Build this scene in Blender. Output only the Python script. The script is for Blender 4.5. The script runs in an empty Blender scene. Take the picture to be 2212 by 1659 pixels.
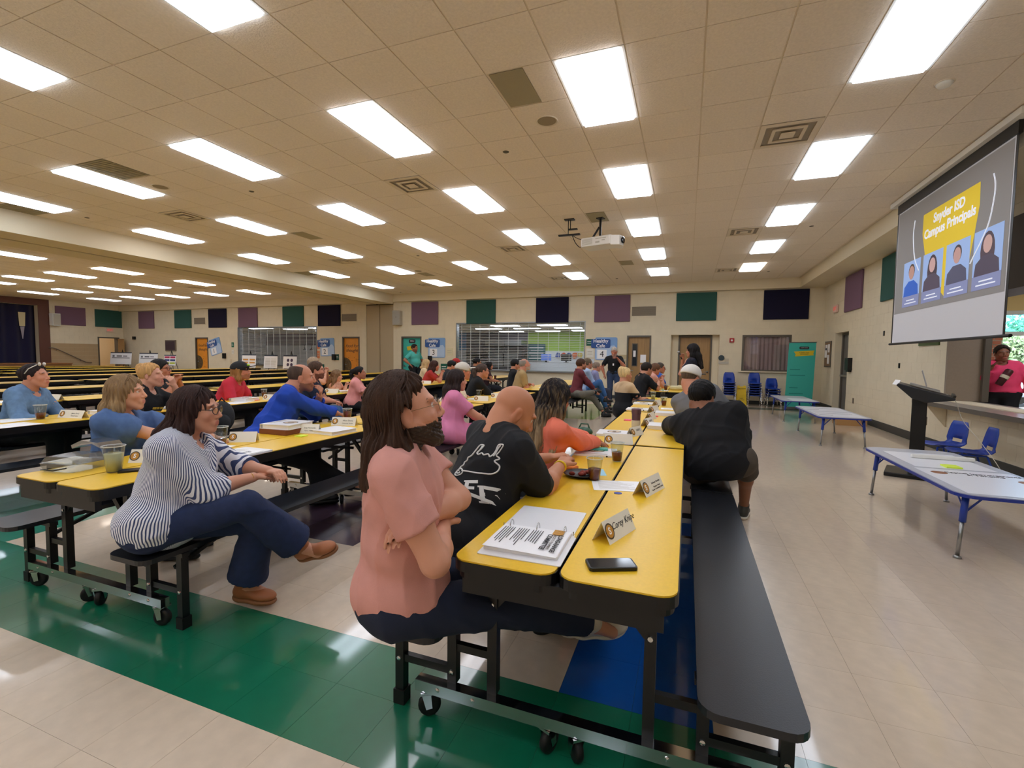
import bpy, bmesh, math, random
import numpy as np
from mathutils import Vector, Matrix
random.seed(7); RNG = np.random.default_rng(7)
PI = math.pi
C = bpy.context.scene.collection
SC = bpy.context.scene
# ---------------------------------------------------------------- camera
CZ = 1.43; FPX = 1006.8
YAW, PITCH, ROLL = -0.3585895, -0.05827, 0.01234
def cam_axes():
    cy, sy, cp, sp = math.cos(YAW), math.sin(YAW), math.cos(PITCH), math.sin(PITCH)
    f = Vector((sy*cp, cy*cp, sp)); r = Vector((cy, -sy, 0)); u = r.cross(f)
    c, s = math.cos(ROLL), math.sin(ROLL)
    return c*r+s*u, -s*r+c*u, f
CR, CU, CF = cam_axes()
cam = bpy.data.objects.new('camera', bpy.data.cameras.new('camera')); C.objects.link(cam)
cam.data.sensor_width = 36; cam.data.lens = 36*FPX/2212
cam.data.clip_start = .05; cam.data.clip_end = 400
cam.matrix_world = Matrix(((CR.x, CU.x, -CF.x, 0), (CR.y, CU.y, -CF.y, 0), (CR.z, CU.z, -CF.z, CZ), (0, 0, 0, 1)))
SC.camera = cam
# ---------------------------------------------------------------- world, sun, exposure
w = bpy.data.worlds.new('World'); SC.world = w; w.use_nodes = True
nt = w.node_tree; bg = nt.nodes['Background']
sky = nt.nodes.new('ShaderNodeTexSky'); sky.sky_type = 'NISHITA'; sky.sun_disc = False
sky.sun_elevation = math.radians(52); sky.sun_rotation = math.radians(200); sky.air_density = 1.0
nt.links.new(sky.outputs[0], bg.inputs[0]); bg.inputs[1].default_value = 1.1
sun = bpy.data.objects.new('sun', bpy.data.lights.new('sun', 'SUN')); C.objects.link(sun)
sun.data.energy = 7; sun.data.angle = .01; sun.data.color = (1, .95, .86)
sun.rotation_euler = (math.radians(42), math.radians(18), math.radians(0))
SC.view_settings.view_transform = 'Standard'; SC.view_settings.look = 'None'
SC.view_settings.gamma = 1; SC.view_settings.use_curve_mapping = False
SC.view_settings.exposure = 0.16
LAMP = 8.0
SC.cycles.max_bounces = 10; SC.cycles.diffuse_bounces = 7; SC.cycles.glossy_bounces = 4
SC.cycles.transparent_max_bounces = 10; SC.cycles.sample_clamp_indirect = 4
SC.cycles.caustics_reflective = False; SC.cycles.caustics_refractive = False
# ---------------------------------------------------------------- helpers
def scr(p):
    d = Vector(p)-Vector((0, 0, CZ)); z = d.dot(CF)
    if z < .15: return None
    return 1106+FPX*d.dot(CR)/z, 829.5-FPX*d.dot(CU)/z, z
def area_px(pts):
    q = [scr(p) for p in pts]
    if any(a is None for a in q): return 0
    cx = sum(a[0] for a in q)/len(q); cy = sum(a[1] for a in q)/len(q)
    if not (-60 < cx < 2270 and -60 < cy < 1720): return 0
    s = 0
    for i in range(len(q)):
        a, b = q[i], q[(i+1) % len(q)]; s += a[0]*b[1]-a[1]*b[0]
    return abs(s)/2
def lin(c):
    if isinstance(c, str):
        c = [int(c[i:i+2], 16)/255 for i in (0, 2, 4)]
    return tuple(x/12.92 if x <= .04045 else ((x+.055)/1.055)**2.4 for x in c[:3])+(1,)
MATS = {}
def mat(name, col, rough=.5, metal=0, bump=0, bscale=80, var=0, vscale=8, emit=None, estr=0, alpha=1, trans=0, coat=0, spec=.5, vcol=False, rnd=0, stretch=None, sheen=0, ior=1.45):
    if name in MATS: return MATS[name]
    m = bpy.data.materials.new(name); m.use_nodes = True; n = m.node_tree; b = n.nodes['Principled BSDF']
    I = b.inputs
    I['Base Color'].default_value = lin(col); I['Roughness'].default_value = rough; I['Metallic'].default_value = metal
    I['Specular IOR Level'].default_value = spec; I['Coat Weight'].default_value = coat; I['Alpha'].default_value = alpha
    I['Transmission Weight'].default_value = trans; I['IOR'].default_value = ior
    if sheen: I['Sheen Weight'].default_value = sheen
    src = None
    if vcol:
        a = n.nodes.new('ShaderNodeVertexColor'); a.layer_name = 'Col'; src = a.outputs[0]
    tc = n.nodes.new('ShaderNodeTexCoord'); co = tc.outputs['Object']
    if stretch:
        mp = n.nodes.new('ShaderNodeMapping'); mp.inputs['Scale'].default_value = stretch; n.links.new(co, mp.inputs[0]); co = mp.outputs[0]
    if var:
        t = n.nodes.new('ShaderNodeTexNoise'); t.inputs['Scale'].default_value = vscale; t.inputs['Detail'].default_value = 4
        n.links.new(co, t.inputs['Vector'])
        mr = n.nodes.new('ShaderNodeMapRange'); mr.inputs[1].default_value = .3; mr.inputs[2].default_value = .7
        mr.inputs[3].default_value = 1-var; mr.inputs[4].default_value = 1+var; n.links.new(t.outputs[0], mr.inputs[0])
        hs = n.nodes.new('ShaderNodeHueSaturation'); hs.inputs['Color'].default_value = lin(col)
        if src: n.links.new(src, hs.inputs['Color'])
        n.links.new(mr.outputs[0], hs.inputs['Value']); src = hs.outputs[0]
    if rnd:
        oi = n.nodes.new('ShaderNodeObjectInfo'); mr = n.nodes.new('ShaderNodeMapRange')
        mr.inputs[3].default_value = 1-rnd; mr.inputs[4].default_value = 1+rnd; n.links.new(oi.outputs['Random'], mr.inputs[0])
        hs = n.nodes.new('ShaderNodeHueSaturation'); hs.inputs['Color'].default_value = lin(col)
        if src: n.links.new(src, hs.inputs['Color'])
        n.links.new(mr.outputs[0], hs.inputs['Value']); src = hs.outputs[0]
    if src: n.links.new(src, I['Base Color'])
    if bump:
        t = n.nodes.new('ShaderNodeTexNoise'); t.inputs['Scale'].default_value = bscale; t.inputs['Detail'].default_value = 3
        n.links.new(co, t.inputs['Vector'])
        bp = n.nodes.new('ShaderNodeBump'); bp.inputs['Strength'].default_value = bump; bp.inputs['Distance'].default_value = .01
        n.links.new(t.outputs[0], bp.inputs['Height']); n.links.new(bp.outputs[0], I['Normal'])
    if emit:
        I['Emission Color'].default_value = lin(emit); I['Emission Strength'].default_value = estr
    MATS[name] = m; return m
def glass(name, col='ffffff', rough=0.0, fac=.12):
    if name in MATS: return MATS[name]
    m = bpy.data.materials.new(name); m.use_nodes = True; n = m.node_tree; n.nodes.clear()
    o = n.nodes.new('ShaderNodeOutputMaterial'); mx = n.nodes.new('ShaderNodeMixShader')
    t = n.nodes.new('ShaderNodeBsdfTransparent'); t.inputs[0].default_value = lin(col)
    g = n.nodes.new('ShaderNodeBsdfGlossy'); g.inputs['Roughness'].default_value = rough
    f = n.nodes.new('ShaderNodeLayerWeight'); f.inputs[0].default_value = .5
    pw = n.nodes.new('ShaderNodeMath'); pw.operation = 'POWER'; n.links.new(f.outputs['Facing'], pw.inputs[0]); pw.inputs[1].default_value = 4
    ad = n.nodes.new('ShaderNodeMath'); ad.operation = 'MULTIPLY_ADD'; ad.inputs[1].default_value = .6; ad.inputs[2].default_value = fac*.6; ad.use_clamp = True
    n.links.new(pw.outputs[0], ad.inputs[0]); n.links.new(ad.outputs[0], mx.inputs[0])
    n.links.new(t.outputs[0], mx.inputs[1]); n.links.new(g.outputs[0], mx.inputs[2]); n.links.new(mx.outputs[0], o.inputs[0])
    MATS[name] = m; return m
def link(name, me, parent=None):
    o = bpy.data.objects.new(name, me); C.objects.link(o)
    if parent: o.parent = parent
    return o
def thing(name, label, cat, loc=(0, 0, 0), rz=0, group=None):
    o = bpy.data.objects.new(name, None); C.objects.link(o); o.empty_display_size = .05
    o.location = loc; o.rotation_euler = (0, 0, rz); tag(o, label, cat, group); return o
def tag(o, label, cat, group=None):
    o['label'] = label; o['category'] = cat
    if group: o['group'] = group
    return o
def struct(o): o['kind'] = 'structure'; return o
def stuff(o): o['kind'] = 'stuff'; return o
class MB:
    def __init__(s): s.V = []; s.F = []; s.M = []
    def add(s, V, F, m=0):
        k = len(s.V); s.V += [tuple(v) for v in V]; s.F += [tuple(i+k for i in f) for f in F]; s.M += [m]*len(F); return s
    def box(s, x0, x1, y0, y1, z0, z1, m=0):
        V = [(x, y, z) for z in (z0, z1) for y in (y0, y1) for x in (x0, x1)]
        return s.add(V, [(0, 2, 3, 1), (4, 5, 7, 6), (0, 1, 5, 4), (2, 6, 7, 3), (0, 4, 6, 2), (1, 3, 7, 5)], m)
    def cb(s, c, sz, m=0):
        return s.box(c[0]-sz[0]/2, c[0]+sz[0]/2, c[1]-sz[1]/2, c[1]+sz[1]/2, c[2]-sz[2]/2, c[2]+sz[2]/2, m)
    def prism(s, P, z0, z1, m=0, axis='z'):
        n = len(P)
        def T(p, z): return {'z': (p[0], p[1], z), 'y': (p[0], z, p[1]), 'x': (z, p[0], p[1])}[axis]
        V = [T(p, z0) for p in P]+[T(p, z1) for p in P]
        F = [tuple(range(n))[::-1], tuple(range(n, 2*n))]+[(i, (i+1) % n, n+(i+1) % n, n+i) for i in range(n)]
        return s.add(V, F, m)
    def rrect(s, x0, x1, y0, y1, r, z0, z1, m=0, axis='z', n=5, corners=(1, 1, 1, 1)):
        P = []
        for (cx, cy, a, k) in ((x1-r, y0+r, -90, 0), (x1-r, y1-r, 0, 1), (x0+r, y1-r, 90, 2), (x0+r, y0+r, 180, 3)):
            if corners[k]:
                for i in range(n+1):
                    t = math.radians(a+90*i/n); P.append((cx+r*math.cos(t), cy+r*math.sin(t)))
            else:
                P.append((cx+(r if k in (0, 1) else -r), cy+(r if k in (1, 2) else -r)))
        return s.prism(P, z0, z1, m, axis)
    def tube(s, pts, r, n=8, m=0, cap=True, r2=None):
        pts = [Vector(p) for p in pts]; k = len(pts); V = []; F = []; up = None
        for i, p in enumerate(pts):
            d = (pts[min(i+1, k-1)]-pts[max(i-1, 0)]).normalized()
            if up is None: up = d.orthogonal().normalized()
            a = (up-d*up.dot(d)).normalized(); up = a; b = d.cross(a)
            rr = r if r2 is None else r+(r2-r)*i/(k-1)
            V += [p+rr*(math.cos(2*PI*j/n)*a+math.sin(2*PI*j/n)*b) for j in range(n)]
        for i in range(k-1):
            F += [(i*n+j, i*n+(j+1) % n, (i+1)*n+(j+1) % n, (i+1)*n+j) for j in range(n)]
        if cap: F += [tuple(range(n))[::-1], tuple(range((k-1)*n, k*n))]
        return s.add(V, F, m)
    def bar(s, a, b, w, h, m=0):
        a, b = Vector(a), Vector(b); d = (b-a).normalized()
        x = d.cross(Vector((0, 0, 1)));  x = x.normalized() if x.length > 1e-3 else Vector((1, 0, 0)); y = d.cross(x)
        V = [p+sx*w/2*x+sy*h/2*y for p in (a, b) for (sx, sy) in ((-1, -1), (1, -1), (1, 1), (-1, 1))]
        return s.add(V, [(0, 1, 2, 3)[::-1], (4, 5, 6, 7), (0, 1, 5, 4), (1, 2, 6, 5), (2, 3, 7, 6), (3, 0, 4, 7)], m)
    def lathe(s, prof, c=(0, 0, 0), n=16, m=0, axis='z'):
        V = []; F = []; k = len(prof)
        for (r, z) in prof:
            for j in range(n):
                t = 2*PI*j/n; p = (r*math.cos(t), r*math.sin(t), z)
                if axis == 'x': p = (p[2], p[0], p[1])
                if axis == 'y': p = (p[0], p[2], p[1])
                V.append((p[0]+c[0], p[1]+c[1], p[2]+c[2]))
        for i in range(k-1):
            F += [(i*n+j, i*n+(j+1) % n, (i+1)*n+(j+1) % n, (i+1)*n+j) for j in range(n)]
        return s.add(V, F, m)
    def ball(s, c, r, n=12, m=0):
        rx, ry, rz = (r, r, r) if not hasattr(r, '__len__') else r
        V = []; F = []; k = n//2+1
        for i in range(k):
            ph = PI*i/(k-1)
            for j in range(n):
                t = 2*PI*j/n; V.append((c[0]+rx*math.sin(ph)*math.cos(t), c[1]+ry*math.sin(ph)*math.sin(t), c[2]-rz*math.cos(ph)))
        for i in range(k-1):
            F += [(i*n+j, i*n+(j+1) % n, (i+1)*n+(j+1) % n, (i+1)*n+j) for j in range(n)]
        return s.add(V, F, m)
    def mesh(s, name, mats, smooth=False):
        me = bpy.data.meshes.new(name); me.from_pydata([tuple(v) for v in s.V], [], s.F)
        mats = mats if isinstance(mats, (list, tuple)) else [mats]
        for q in mats: me.materials.append(q)
        if len(mats) > 1: me.polygons.foreach_set('material_index', s.M)
        if smooth: me.polygons.foreach_set('use_smooth', [True]*len(me.polygons))
        me.update(); return me
    def build(s, name, mats, parent=None, smooth=False, bevel=0, seg=2, loc=None):
        o = link(name, s.mesh(name, mats, smooth), parent)
        if bevel:
            b = o.modifiers.new('Bevel', 'BEVEL'); b.width = bevel; b.segments = seg; b.limit_method = 'ANGLE'; b.angle_limit = math.radians(40)
        if loc: o.location = loc
        return o
def copy_thing(t, loc, rz=None, label=None, group=None):
    r = t.copy(); C.objects.link(r); r.location = loc
    if rz is not None: r.rotation_euler = (0, 0, rz)
    if label: r['label'] = label
    if group: r['group'] = group
    for ch in list(t.children):
        c = ch.copy(); C.objects.link(c); c.parent = r
        for g in list(ch.children):
            d = g.copy(); C.objects.link(d); d.parent = c
    return r
FONT_CACHE = {}
def text(name, s, size, m, parent, M, align='CENTER', ext=.0008, shear=0, bold=0):
    key = (s, round(size, 4), align, ext, shear, bold)
    if key not in FONT_CACHE:
        cu = bpy.data.curves.new(name, 'FONT'); cu.body = s; cu.size = size; cu.align_x = align; cu.align_y = 'CENTER'
        cu.extrude = ext; cu.shear = shear; cu.offset = bold; cu.resolution_u = 3
        t = bpy.data.objects.new('tmp', cu); C.objects.link(t); bpy.context.view_layer.update()
        FONT_CACHE[key] = bpy.data.meshes.new_from_object(t.evaluated_get(bpy.context.evaluated_depsgraph_get()))
        bpy.data.objects.remove(t)
    me = FONT_CACHE[key].copy(); me.name = name; me.materials.clear(); me.materials.append(m)
    o = link(name, me, parent); o.matrix_local = M; return o
def frame(o, x, y):
    """matrix whose local x,y axes lie along x,y and whose origin is o"""
    x = Vector(x).normalized(); y = Vector(y).normalized(); z = x.cross(y)
    return Matrix(((x.x, y.x, z.x, o[0]), (x.y, y.y, z.y, o[1]), (x.z, y.z, z.z, o[2]), (0, 0, 0, 1)))
# ---------------------------------------------------------------- common materials
M_wall = mat('wall_paint', 'ddd2b8', .65, bump=.12, bscale=40, var=.03, vscale=3, rnd=.012)
M_joint = mat('wall_joint', 'd3c8ae', .8)
M_gyp = mat('bulkhead_paint', 'ddd1b5', .7, var=.02, vscale=1)
M_ctile = mat('ceiling_tile_board', 'ece1d2', .9, bump=.5, bscale=70, var=.05, vscale=45, rnd=.02)
M_grid = mat('ceiling_grid_metal', 'ded2be', .7)
M_blk = mat('black_powder_coat', '0b0b0d', .38)
M_blktop = mat('black_laminate', '1b1d22', .33, bump=.05, bscale=200)
M_rub = mat('black_rubber', '0a0a0a', .6)
M_chr = mat('chrome', 'c8c8c8', .12, 1)
M_yel = mat('yellow_laminate', 'ecbf2e', .34, var=.035, vscale=90, bump=.03, bscale=300)
M_bull = mat('olive_bullnose', '2c270f', .5)
M_wht = mat('white_paper', 'f4f4f6', .6)
M_card = mat('tan_card', 'c9bfa8', .7)
M_ink = mat('print_ink', '2a2c30', .6)
M_grey = mat('grey_plastic', 'b9b4a6', .5)
M_gold = mat('gold_seal', 'c08a30', .5)
M_seal = mat('seal_dark', '4a4034', .5)
M_brown = mat('bronze_frame', '75675a', .5)
M_dkframe = mat('dark_frame_paint', '5d564c', .45)
M_wood = mat('oak_door', 'a27f52', .4, var=.12, vscale=3, stretch=(8, 8, .8))
M_steel = mat('steel', '9a9b9b', .3, .9)
# ================================================================ ROOM
T = 0.6096; CEIL = 3.96
XR, XL, YB, YF = 3.87, -29.3, 16.7, -4.0
def gx(i): return (i+.086)*T
def gy(j): return (j+6.511)*T
# ---- floor: 12 inch vinyl tiles
S = .3048
floor = struct(MB().box(XL-.3, 9.5, YF, YB+5, -.12, -.0045).build('floor', mat('floor_bed', 'a79d88', .7)))
FC = {'cream': 'd0bea8', 'green': '0f6a4c', 'blue': '0b4f9e', 'plum': '4d3b4b', 'teal': '2f7f6a', 'lime': '83a548', 'dark': '22443a'}
FM = {k: mat('floor_vinyl_'+k, v, .3, bump=.06, bscale=7, var=.06, vscale=14, rnd=.02, coat=.75) for k, v in FC.items()}
for m_ in FM.values():
    m_.node_tree.nodes['Principled BSDF'].inputs['Coat Roughness'].default_value = .07
def fcol(x, y):
    if 1.26 < y < 1.87: return 'green'
    if -.47 < x < .15 and 1.87 < y < 4.3: return 'blue'
    if -3.4 < x < -2.45 and 2.9 < y < 3.85: return 'plum'
    if -2.3 < x < -1.38 and 4.6 < y < 6.1: return 'plum'
    if -3.35 < x < -1.9 and 10.7 < y < 14.4: return 'lime'
    if -6.5 < x < -4.6 and 1.87 < y < 4.4: return 'teal'
    if 15.0 < y < 15.6 and x > -12: return 'dark'
    return 'cream'
cells = []
ny0 = int(math.floor((YF-1.26)/S)); ny1 = int((YB-1.26)/S)+1; nx0 = int((XL+.47)/S)-1; nx1 = int((XR+.47)/S)+1
for j in range(ny0, ny1):
    for i in range(nx0, nx1):
        x = -.47+i*S; y = 1.26+j*S
        if x < XL or x+S > XR+.1 or y < YF or y+S > YB+.1: continue
        cells.append((area_px([(x, y, 0), (x+S, y, 0), (x+S, y+S, 0), (x, y+S, 0)]), x, y, fcol(x+S/2, y+S/2)))
cells.sort(key=lambda c: -c[0])
g = .0005
tm = {k: MB().box(g, S-g, g, S-g, -.004, 0).mesh('floor_tile', FM[k]) for k in FC}
for a, x, y, k in cells[:300]:
    o = link('floor_tile', tm[k], floor); o.location = (x, y, 0)
V = []; F = []; MI = []; keys = list(FC)
for a, x, y, k in cells[300:]:
    n = len(V); V += [(x+g, y+g, 0), (x+S-g, y+g, 0), (x+S-g, y+S-g, 0), (x+g, y+S-g, 0)]; F.append((n, n+1, n+2, n+3)); MI.append(keys.index(k))
me = bpy.data.meshes.new('floor_tiles_far'); me.from_pydata(V, [], F)
for k in keys: me.materials.append(FM[k])
me.polygons.foreach_set('material_index', MI); stuff(link('distant_floor_tiles', me, floor))
# ---- ceiling
ceil = struct(MB().box(XL-.3, XR+.3, YF, YB+.2, CEIL+.004, CEIL+.12).build('ceiling', M_grid))
LX = [-25.5, -17.5, -13.5, -9.5, -5.5, -1.5, 2.5]
light_cells = set(); lights = []
for ci in (-43, -39, -35, -31, -27, -17, -13, -9, -5, -1, 3):
    i = ci-1
    for j in (-12, -8, -4, 0, 4, 8, 12, 16):
        if i < -20 and j < 0: 
            if j < -4: continue
        if i < -20 and gy(j) < -1: continue
        lights.append((i, j)); light_cells |= {(i, j), (i, j+1)}
fix = {}   # ceiling fixtures that replace a tile: cell -> kind
def cell(x, y): return (int(math.floor(x/T-.086)), int(math.floor(y/T-6.511)))
for (x, y, kind) in [(-3.91, 6.05, 'vent'), (1.0, 6.05, 'vent'), (.96, 10.25, 'vent'), (.96, 14.5, 'vent'), (-3.9, 10.24, 'vent'), (-3.98, 14.5, 'vent'),
                     (-8.71, 6.02, 'vent'), (-8.71, 10.26, 'vent'), (-8.73, 14.45, 'vent'), (-7.62, 4.27, 'return'), (-7.72, 8.0, 'half'), (-11.0, 5.0, 'return'),
                     (-1.62, 4.27, 'half'), (-1.62, 12.69, 'half'), (-1.62, 8.4, 'half'), (-7.7, 12.74, 'half'), (-11.0, 11.67, 'return'),
                     (-14.9, 8.1, 'vent'), (-17.9, 12.9, 'vent'), (-15.0, 14.9, 'vent'), (-22.5, 14.6, 'vent')]:
    c = cell(x, y)
    if c not in light_cells: fix[c] = kind
cells = []
XB0, XB1 = -13.1, -11.5; XBR = 3.15; YBK = 16.5
for j in range(int((YF)/T-6.5), int(YBK/T-6.5)+1):
    for i in range(int(XL/T)-1, int(XBR/T)+1):
        x0, x1, y0, y1 = gx(i), gx(i+1), gy(j), gy(j+1)
        if (i, j) in light_cells or (i, j) in fix: continue
        if x1 > XB0 and x0 < XB1:
            if x0 < XB0: x1 = XB0
            elif x1 > XB1: x0 = XB1
            else: continue
        x0 = max(x0, XL); x1 = min(x1, XBR); y1 = min(y1, YBK); y0 = max(y0, YF)
        if x1-x0 < .05 or y1-y0 < .05: continue
        cells.append((area_px([(x0, y0, CEIL), (x1, y0, CEIL), (x1, y1, CEIL), (x0, y1, CEIL)]), x0, x1, y0, y1))
cells.sort(key=lambda c: -c[0]); cache = {}
def tilebox(wx, wy, far=False):
    return MB().box(.007, wx-.007, .004, wy-.004, -.0035, .004)
for a, x0, x1, y0, y1 in cells[:300]:
    k = (round(x1-x0, 3), round(y1-y0, 3))
    if k not in cache: cache[k] = tilebox(*k).mesh('ceiling_tile', M_ctile)
    o = link('ceiling_tile', cache[k], ceil); o.location = (x0, y0, CEIL)
mb = MB()
for a, x0, x1, y0, y1 in cells[300:]: mb.box(x0+.007, x1-.007, y0+.004, y1-.004, CEIL-.0035, CEIL+.004)
stuff(mb.build('distant_ceiling_tiles', M_ctile, ceil))
# ---- troffer lights
M_lamp = {}
for k, c in dict(cool='e6f0ff', neutral='f7f7ff', warm='ffeede').items():
    m = bpy.data.materials.new('lit_diffuser_'+k); m.use_nodes = True; n = m.node_tree; n.nodes.clear()
    o = n.nodes.new('ShaderNodeOutputMaterial'); e = n.nodes.new('ShaderNodeEmission'); e.inputs[0].default_value = lin(c)
    tc = n.nodes.new('ShaderNodeTexCoord'); sx = n.nodes.new('ShaderNodeSeparateXYZ'); n.links.new(tc.outputs['Object'], sx.inputs[0])
    f = n.nodes.new('ShaderNodeMath'); f.operation = 'ABSOLUTE'; n.links.new(sx.outputs[0], f.inputs[0])
    s2 = n.nodes.new('ShaderNodeMath'); s2.operation = 'SUBTRACT'; n.links.new(f.outputs[0], s2.inputs[0]); s2.inputs[1].default_value = .16
    s3 = n.nodes.new('ShaderNodeMath'); s3.operation = 'ABSOLUTE'; n.links.new(s2.outputs[0], s3.inputs[0])
    mr = n.nodes.new('ShaderNodeMapRange'); mr.inputs[1].default_value = 0; mr.inputs[2].default_value = .16
    mr.inputs[3].default_value = LAMP*1.25; mr.inputs[4].default_value = LAMP*.7; n.links.new(s3.outputs[0], mr.inputs[0])
    n.links.new(mr.outputs[0], e.inputs[1]); n.links.new(e.outputs[0], o.inputs[0]); M_lamp[k] = m
M_lframe = mat('fixture_frame', 'e9e9e4', .5)
WARM = {(-2, 0): 'neutral', (-6, 0): 'neutral', (-6, 4): 'neutral', (-2, 4): 'neutral', (-10, 16): 'neutral', (-10, 12): 'neutral', (-14, 16): 'warm', (-18, 4): 'neutral', (2, 16): 'warm', (-28, 8): 'warm', (-28, 12): 'warm', (-28, 16): 'warm', (-32, 8): 'neutral', (-36, 12): 'neutral', (-36, 16): 'warm'}
fr = MB()
for (x0, x1, y0, y1) in ((-T/2+.004, T/2-.004, -T+.004, -T+.022), (-T/2+.004, T/2-.004, T-.022, T-.004), (-T/2+.004, -T/2+.022, -T+.022, T-.022), (T/2-.022, T/2-.004, -T+.022, T-.022)):
    fr.box(x0, x1, y0, y1, -.006, .003)
fr = fr.mesh('fixture_frame', M_lframe)
dm = {k: MB().prism([(-.27, 0), (-.255, -.03), (.255, -.03), (.27, 0)], -T+.03, T-.03, axis='y').mesh('diffuser', M_lamp[k]) for k in M_lamp}
def where(i, j):
    side = 'stage bay' if i < -20 else 'main bay'
    rown = {-12: 'far behind viewer', -8: 'behind viewer', -4: 'nearest viewer', 0: 'row two', 4: 'row three', 8: 'row four', 12: 'row five', 16: 'row by back wall'}[j]
    cols = {2: 'beside the screen', -2: 'in line with projector', -6: 'first column left of projector', -10: 'second column left of projector', -14: 'third column left of projector', -18: 'beside the beam',
            -28: 'first column', -32: 'second column', -36: 'third column', -40: 'fourth column', -44: 'column nearest stage'}[i]
    return f'lit ceiling troffer, {side}, {cols}, {rown}'
for (i, j) in lights:
    t = thing('ceiling_light', where(i, j), 'light', (gx(i)+T/2, gy(j)+T, CEIL), 0, 'lit troffers in the ceiling grid')
    link('fixture_frame', fr, t); link('diffuser', dm[WARM.get((i, j), 'cool')], t)
# ---- vents, returns, speakers, sprinklers
vb = MB().box(.01, T-.01, .01, T-.01, -.004, .004)
M_dark = mat('dark_duct', '100e0c', .7)
vent_pl = MB().box(.01, T-.01, .01, T-.01, .004, .006).mesh('backing', M_dark)
def ringbox(a, b, z0, z1, mb):
    for (x0, x1, y0, y1) in ((a, T-a, a, b), (a, T-a, T-b, T-a), (a, b, b, T-b), (T-b, T-a, b, T-b)): mb.box(x0, x1, y0, y1, z0, z1)
louv = []
for k, (a, b) in enumerate(((.01, .065), (.135, .17), (.235, T/2))):
    mb = MB(); ringbox(a, b, -.012-.004*k, -.002, mb) if k < 2 else mb.box(a, T-a, a, T-a, -.02, -.012); louv.append(mb.mesh('louvre', M_grid))
ret = MB()
for k in range(14): ret.box(.02, T-.02, .02+k*.041, .045+k*.041, -.004, .002)
ret = ret.mesh('grille', mat('return_grille', 'a39a7c', .7))
halfm = MB().box(.02, T*.56, .02, T-.02, -.005, .0).mesh('grille', mat('return_panel', 'aaa081', .7, bump=.6, bscale=300))
halft = MB().box(T*.57, T-.011, .006, T-.006, -.004, .004).mesh('ceiling_tile', M_ctile)
for (i, j), kind in fix.items():
    cx_, cy_ = gx(i), gy(j)
    pos = 'beside the screen-side lights' if cx_ > 0 else 'in the projector column' if cx_ > -3 else 'one column left of the projector' if cx_ > -6 else 'three columns left of the projector' if cx_ > -10 else 'beside the beam' if cx_ > -13 else 'just past the beam' if cx_ > -16 else 'in the middle of the stage bay' if cx_ > -20 else 'near the stage'
    dist = 'nearest the viewer' if cy_ < 7 else 'in the middle distance' if cy_ < 11.5 else 'towards the back wall' if cy_ < 14.4 else 'by the back wall'
    if kind == 'vent':
        t = thing('ceiling_vent', f'square louvred supply vent {pos}, {dist}', 'vent', (gx(i), gy(j), CEIL), 0, 'supply vents in the ceiling')
        link('backing', vent_pl, t)
        for q in louv: link('louvre', q, t)
    elif kind == 'return':
        t = thing('return_grille', f'grey-brown return grille {pos}, {dist}', 'vent', (gx(i), gy(j), CEIL), 0, 'return grilles'); link('grille', ret, t)
        link('backing', vent_pl, t)
    else:
        t = thing('return_grille', f'narrow olive return panel {pos}, {dist}', 'vent', (gx(i), gy(j), CEIL), 0, 'half-width return panels'); link('grille', halfm, t)
        o = link('ceiling_tile', halft, ceil); o.location = (gx(i), gy(j), CEIL)
spk = MB().lathe([(0, -.006), (.09, -.006), (.1, -.003), (.1, .0)], n=24).mesh('grille', mat('speaker_grille', '9a8d74', .8))
rim = MB().lathe([(.1, -.003), (.115, -.008), (.12, .001)], n=24).mesh('rim', M_grid)
for (x, y, d) in [(-1.49, 4.94, 'beside the olive panel near the viewer'), (-7.62, 4.92, 'left of the projector, second speaker'), (-7.61, 12.2, 'towards the back wall')]:
    t = thing('ceiling_speaker', 'round perforated ceiling speaker '+d, 'speaker', (x, y, CEIL-.004)); link('grille', spk, t); link('rim', rim, t)
spr = MB().lathe([(0, -.006), (.03, -.006), (.04, .0)], n=14).mesh('cover_plate', mat('sprinkler_plate', '5b5545', .6))
for (x, y, d) in [(-2.18, 5.5, 'beside the first projector column'), (2.11, 10.34, 'near the screen'), (2.09, 15.19, 'by the back wall above the banner'), (-2.18, 10.32, 'under the projector end'), (-6.45, 5.52, 'left of the near vent'),
                  (-10.71, 5.57, 'beside the beam'), (-6.47, 10.36, 'in the middle of the ceiling'), (-10.83, 16.05, 'at the beam and back wall'), (-2.18, 15.2, 'in front of the serving hatch')]:
    t = tag(link('sprinkler_head', spr), 'small round sprinkler cover in the ceiling '+d, 'sprinkler'); t.location = (x, y, CEIL-.004)
t = thing('smoke_detector', 'white round smoke detector on the ceiling above the screen', 'detector', (2.1, 5.46, CEIL-.004))
MB().lathe([(0, -.035), (.045, -.035), (.06, -.02), (.065, 0)], n=20).build('body', M_lframe, t, True)
MB().lathe([(.066, -.008), (.075, -.006), (.076, 0)], n=20).build('base', M_grid, t, True)
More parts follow.
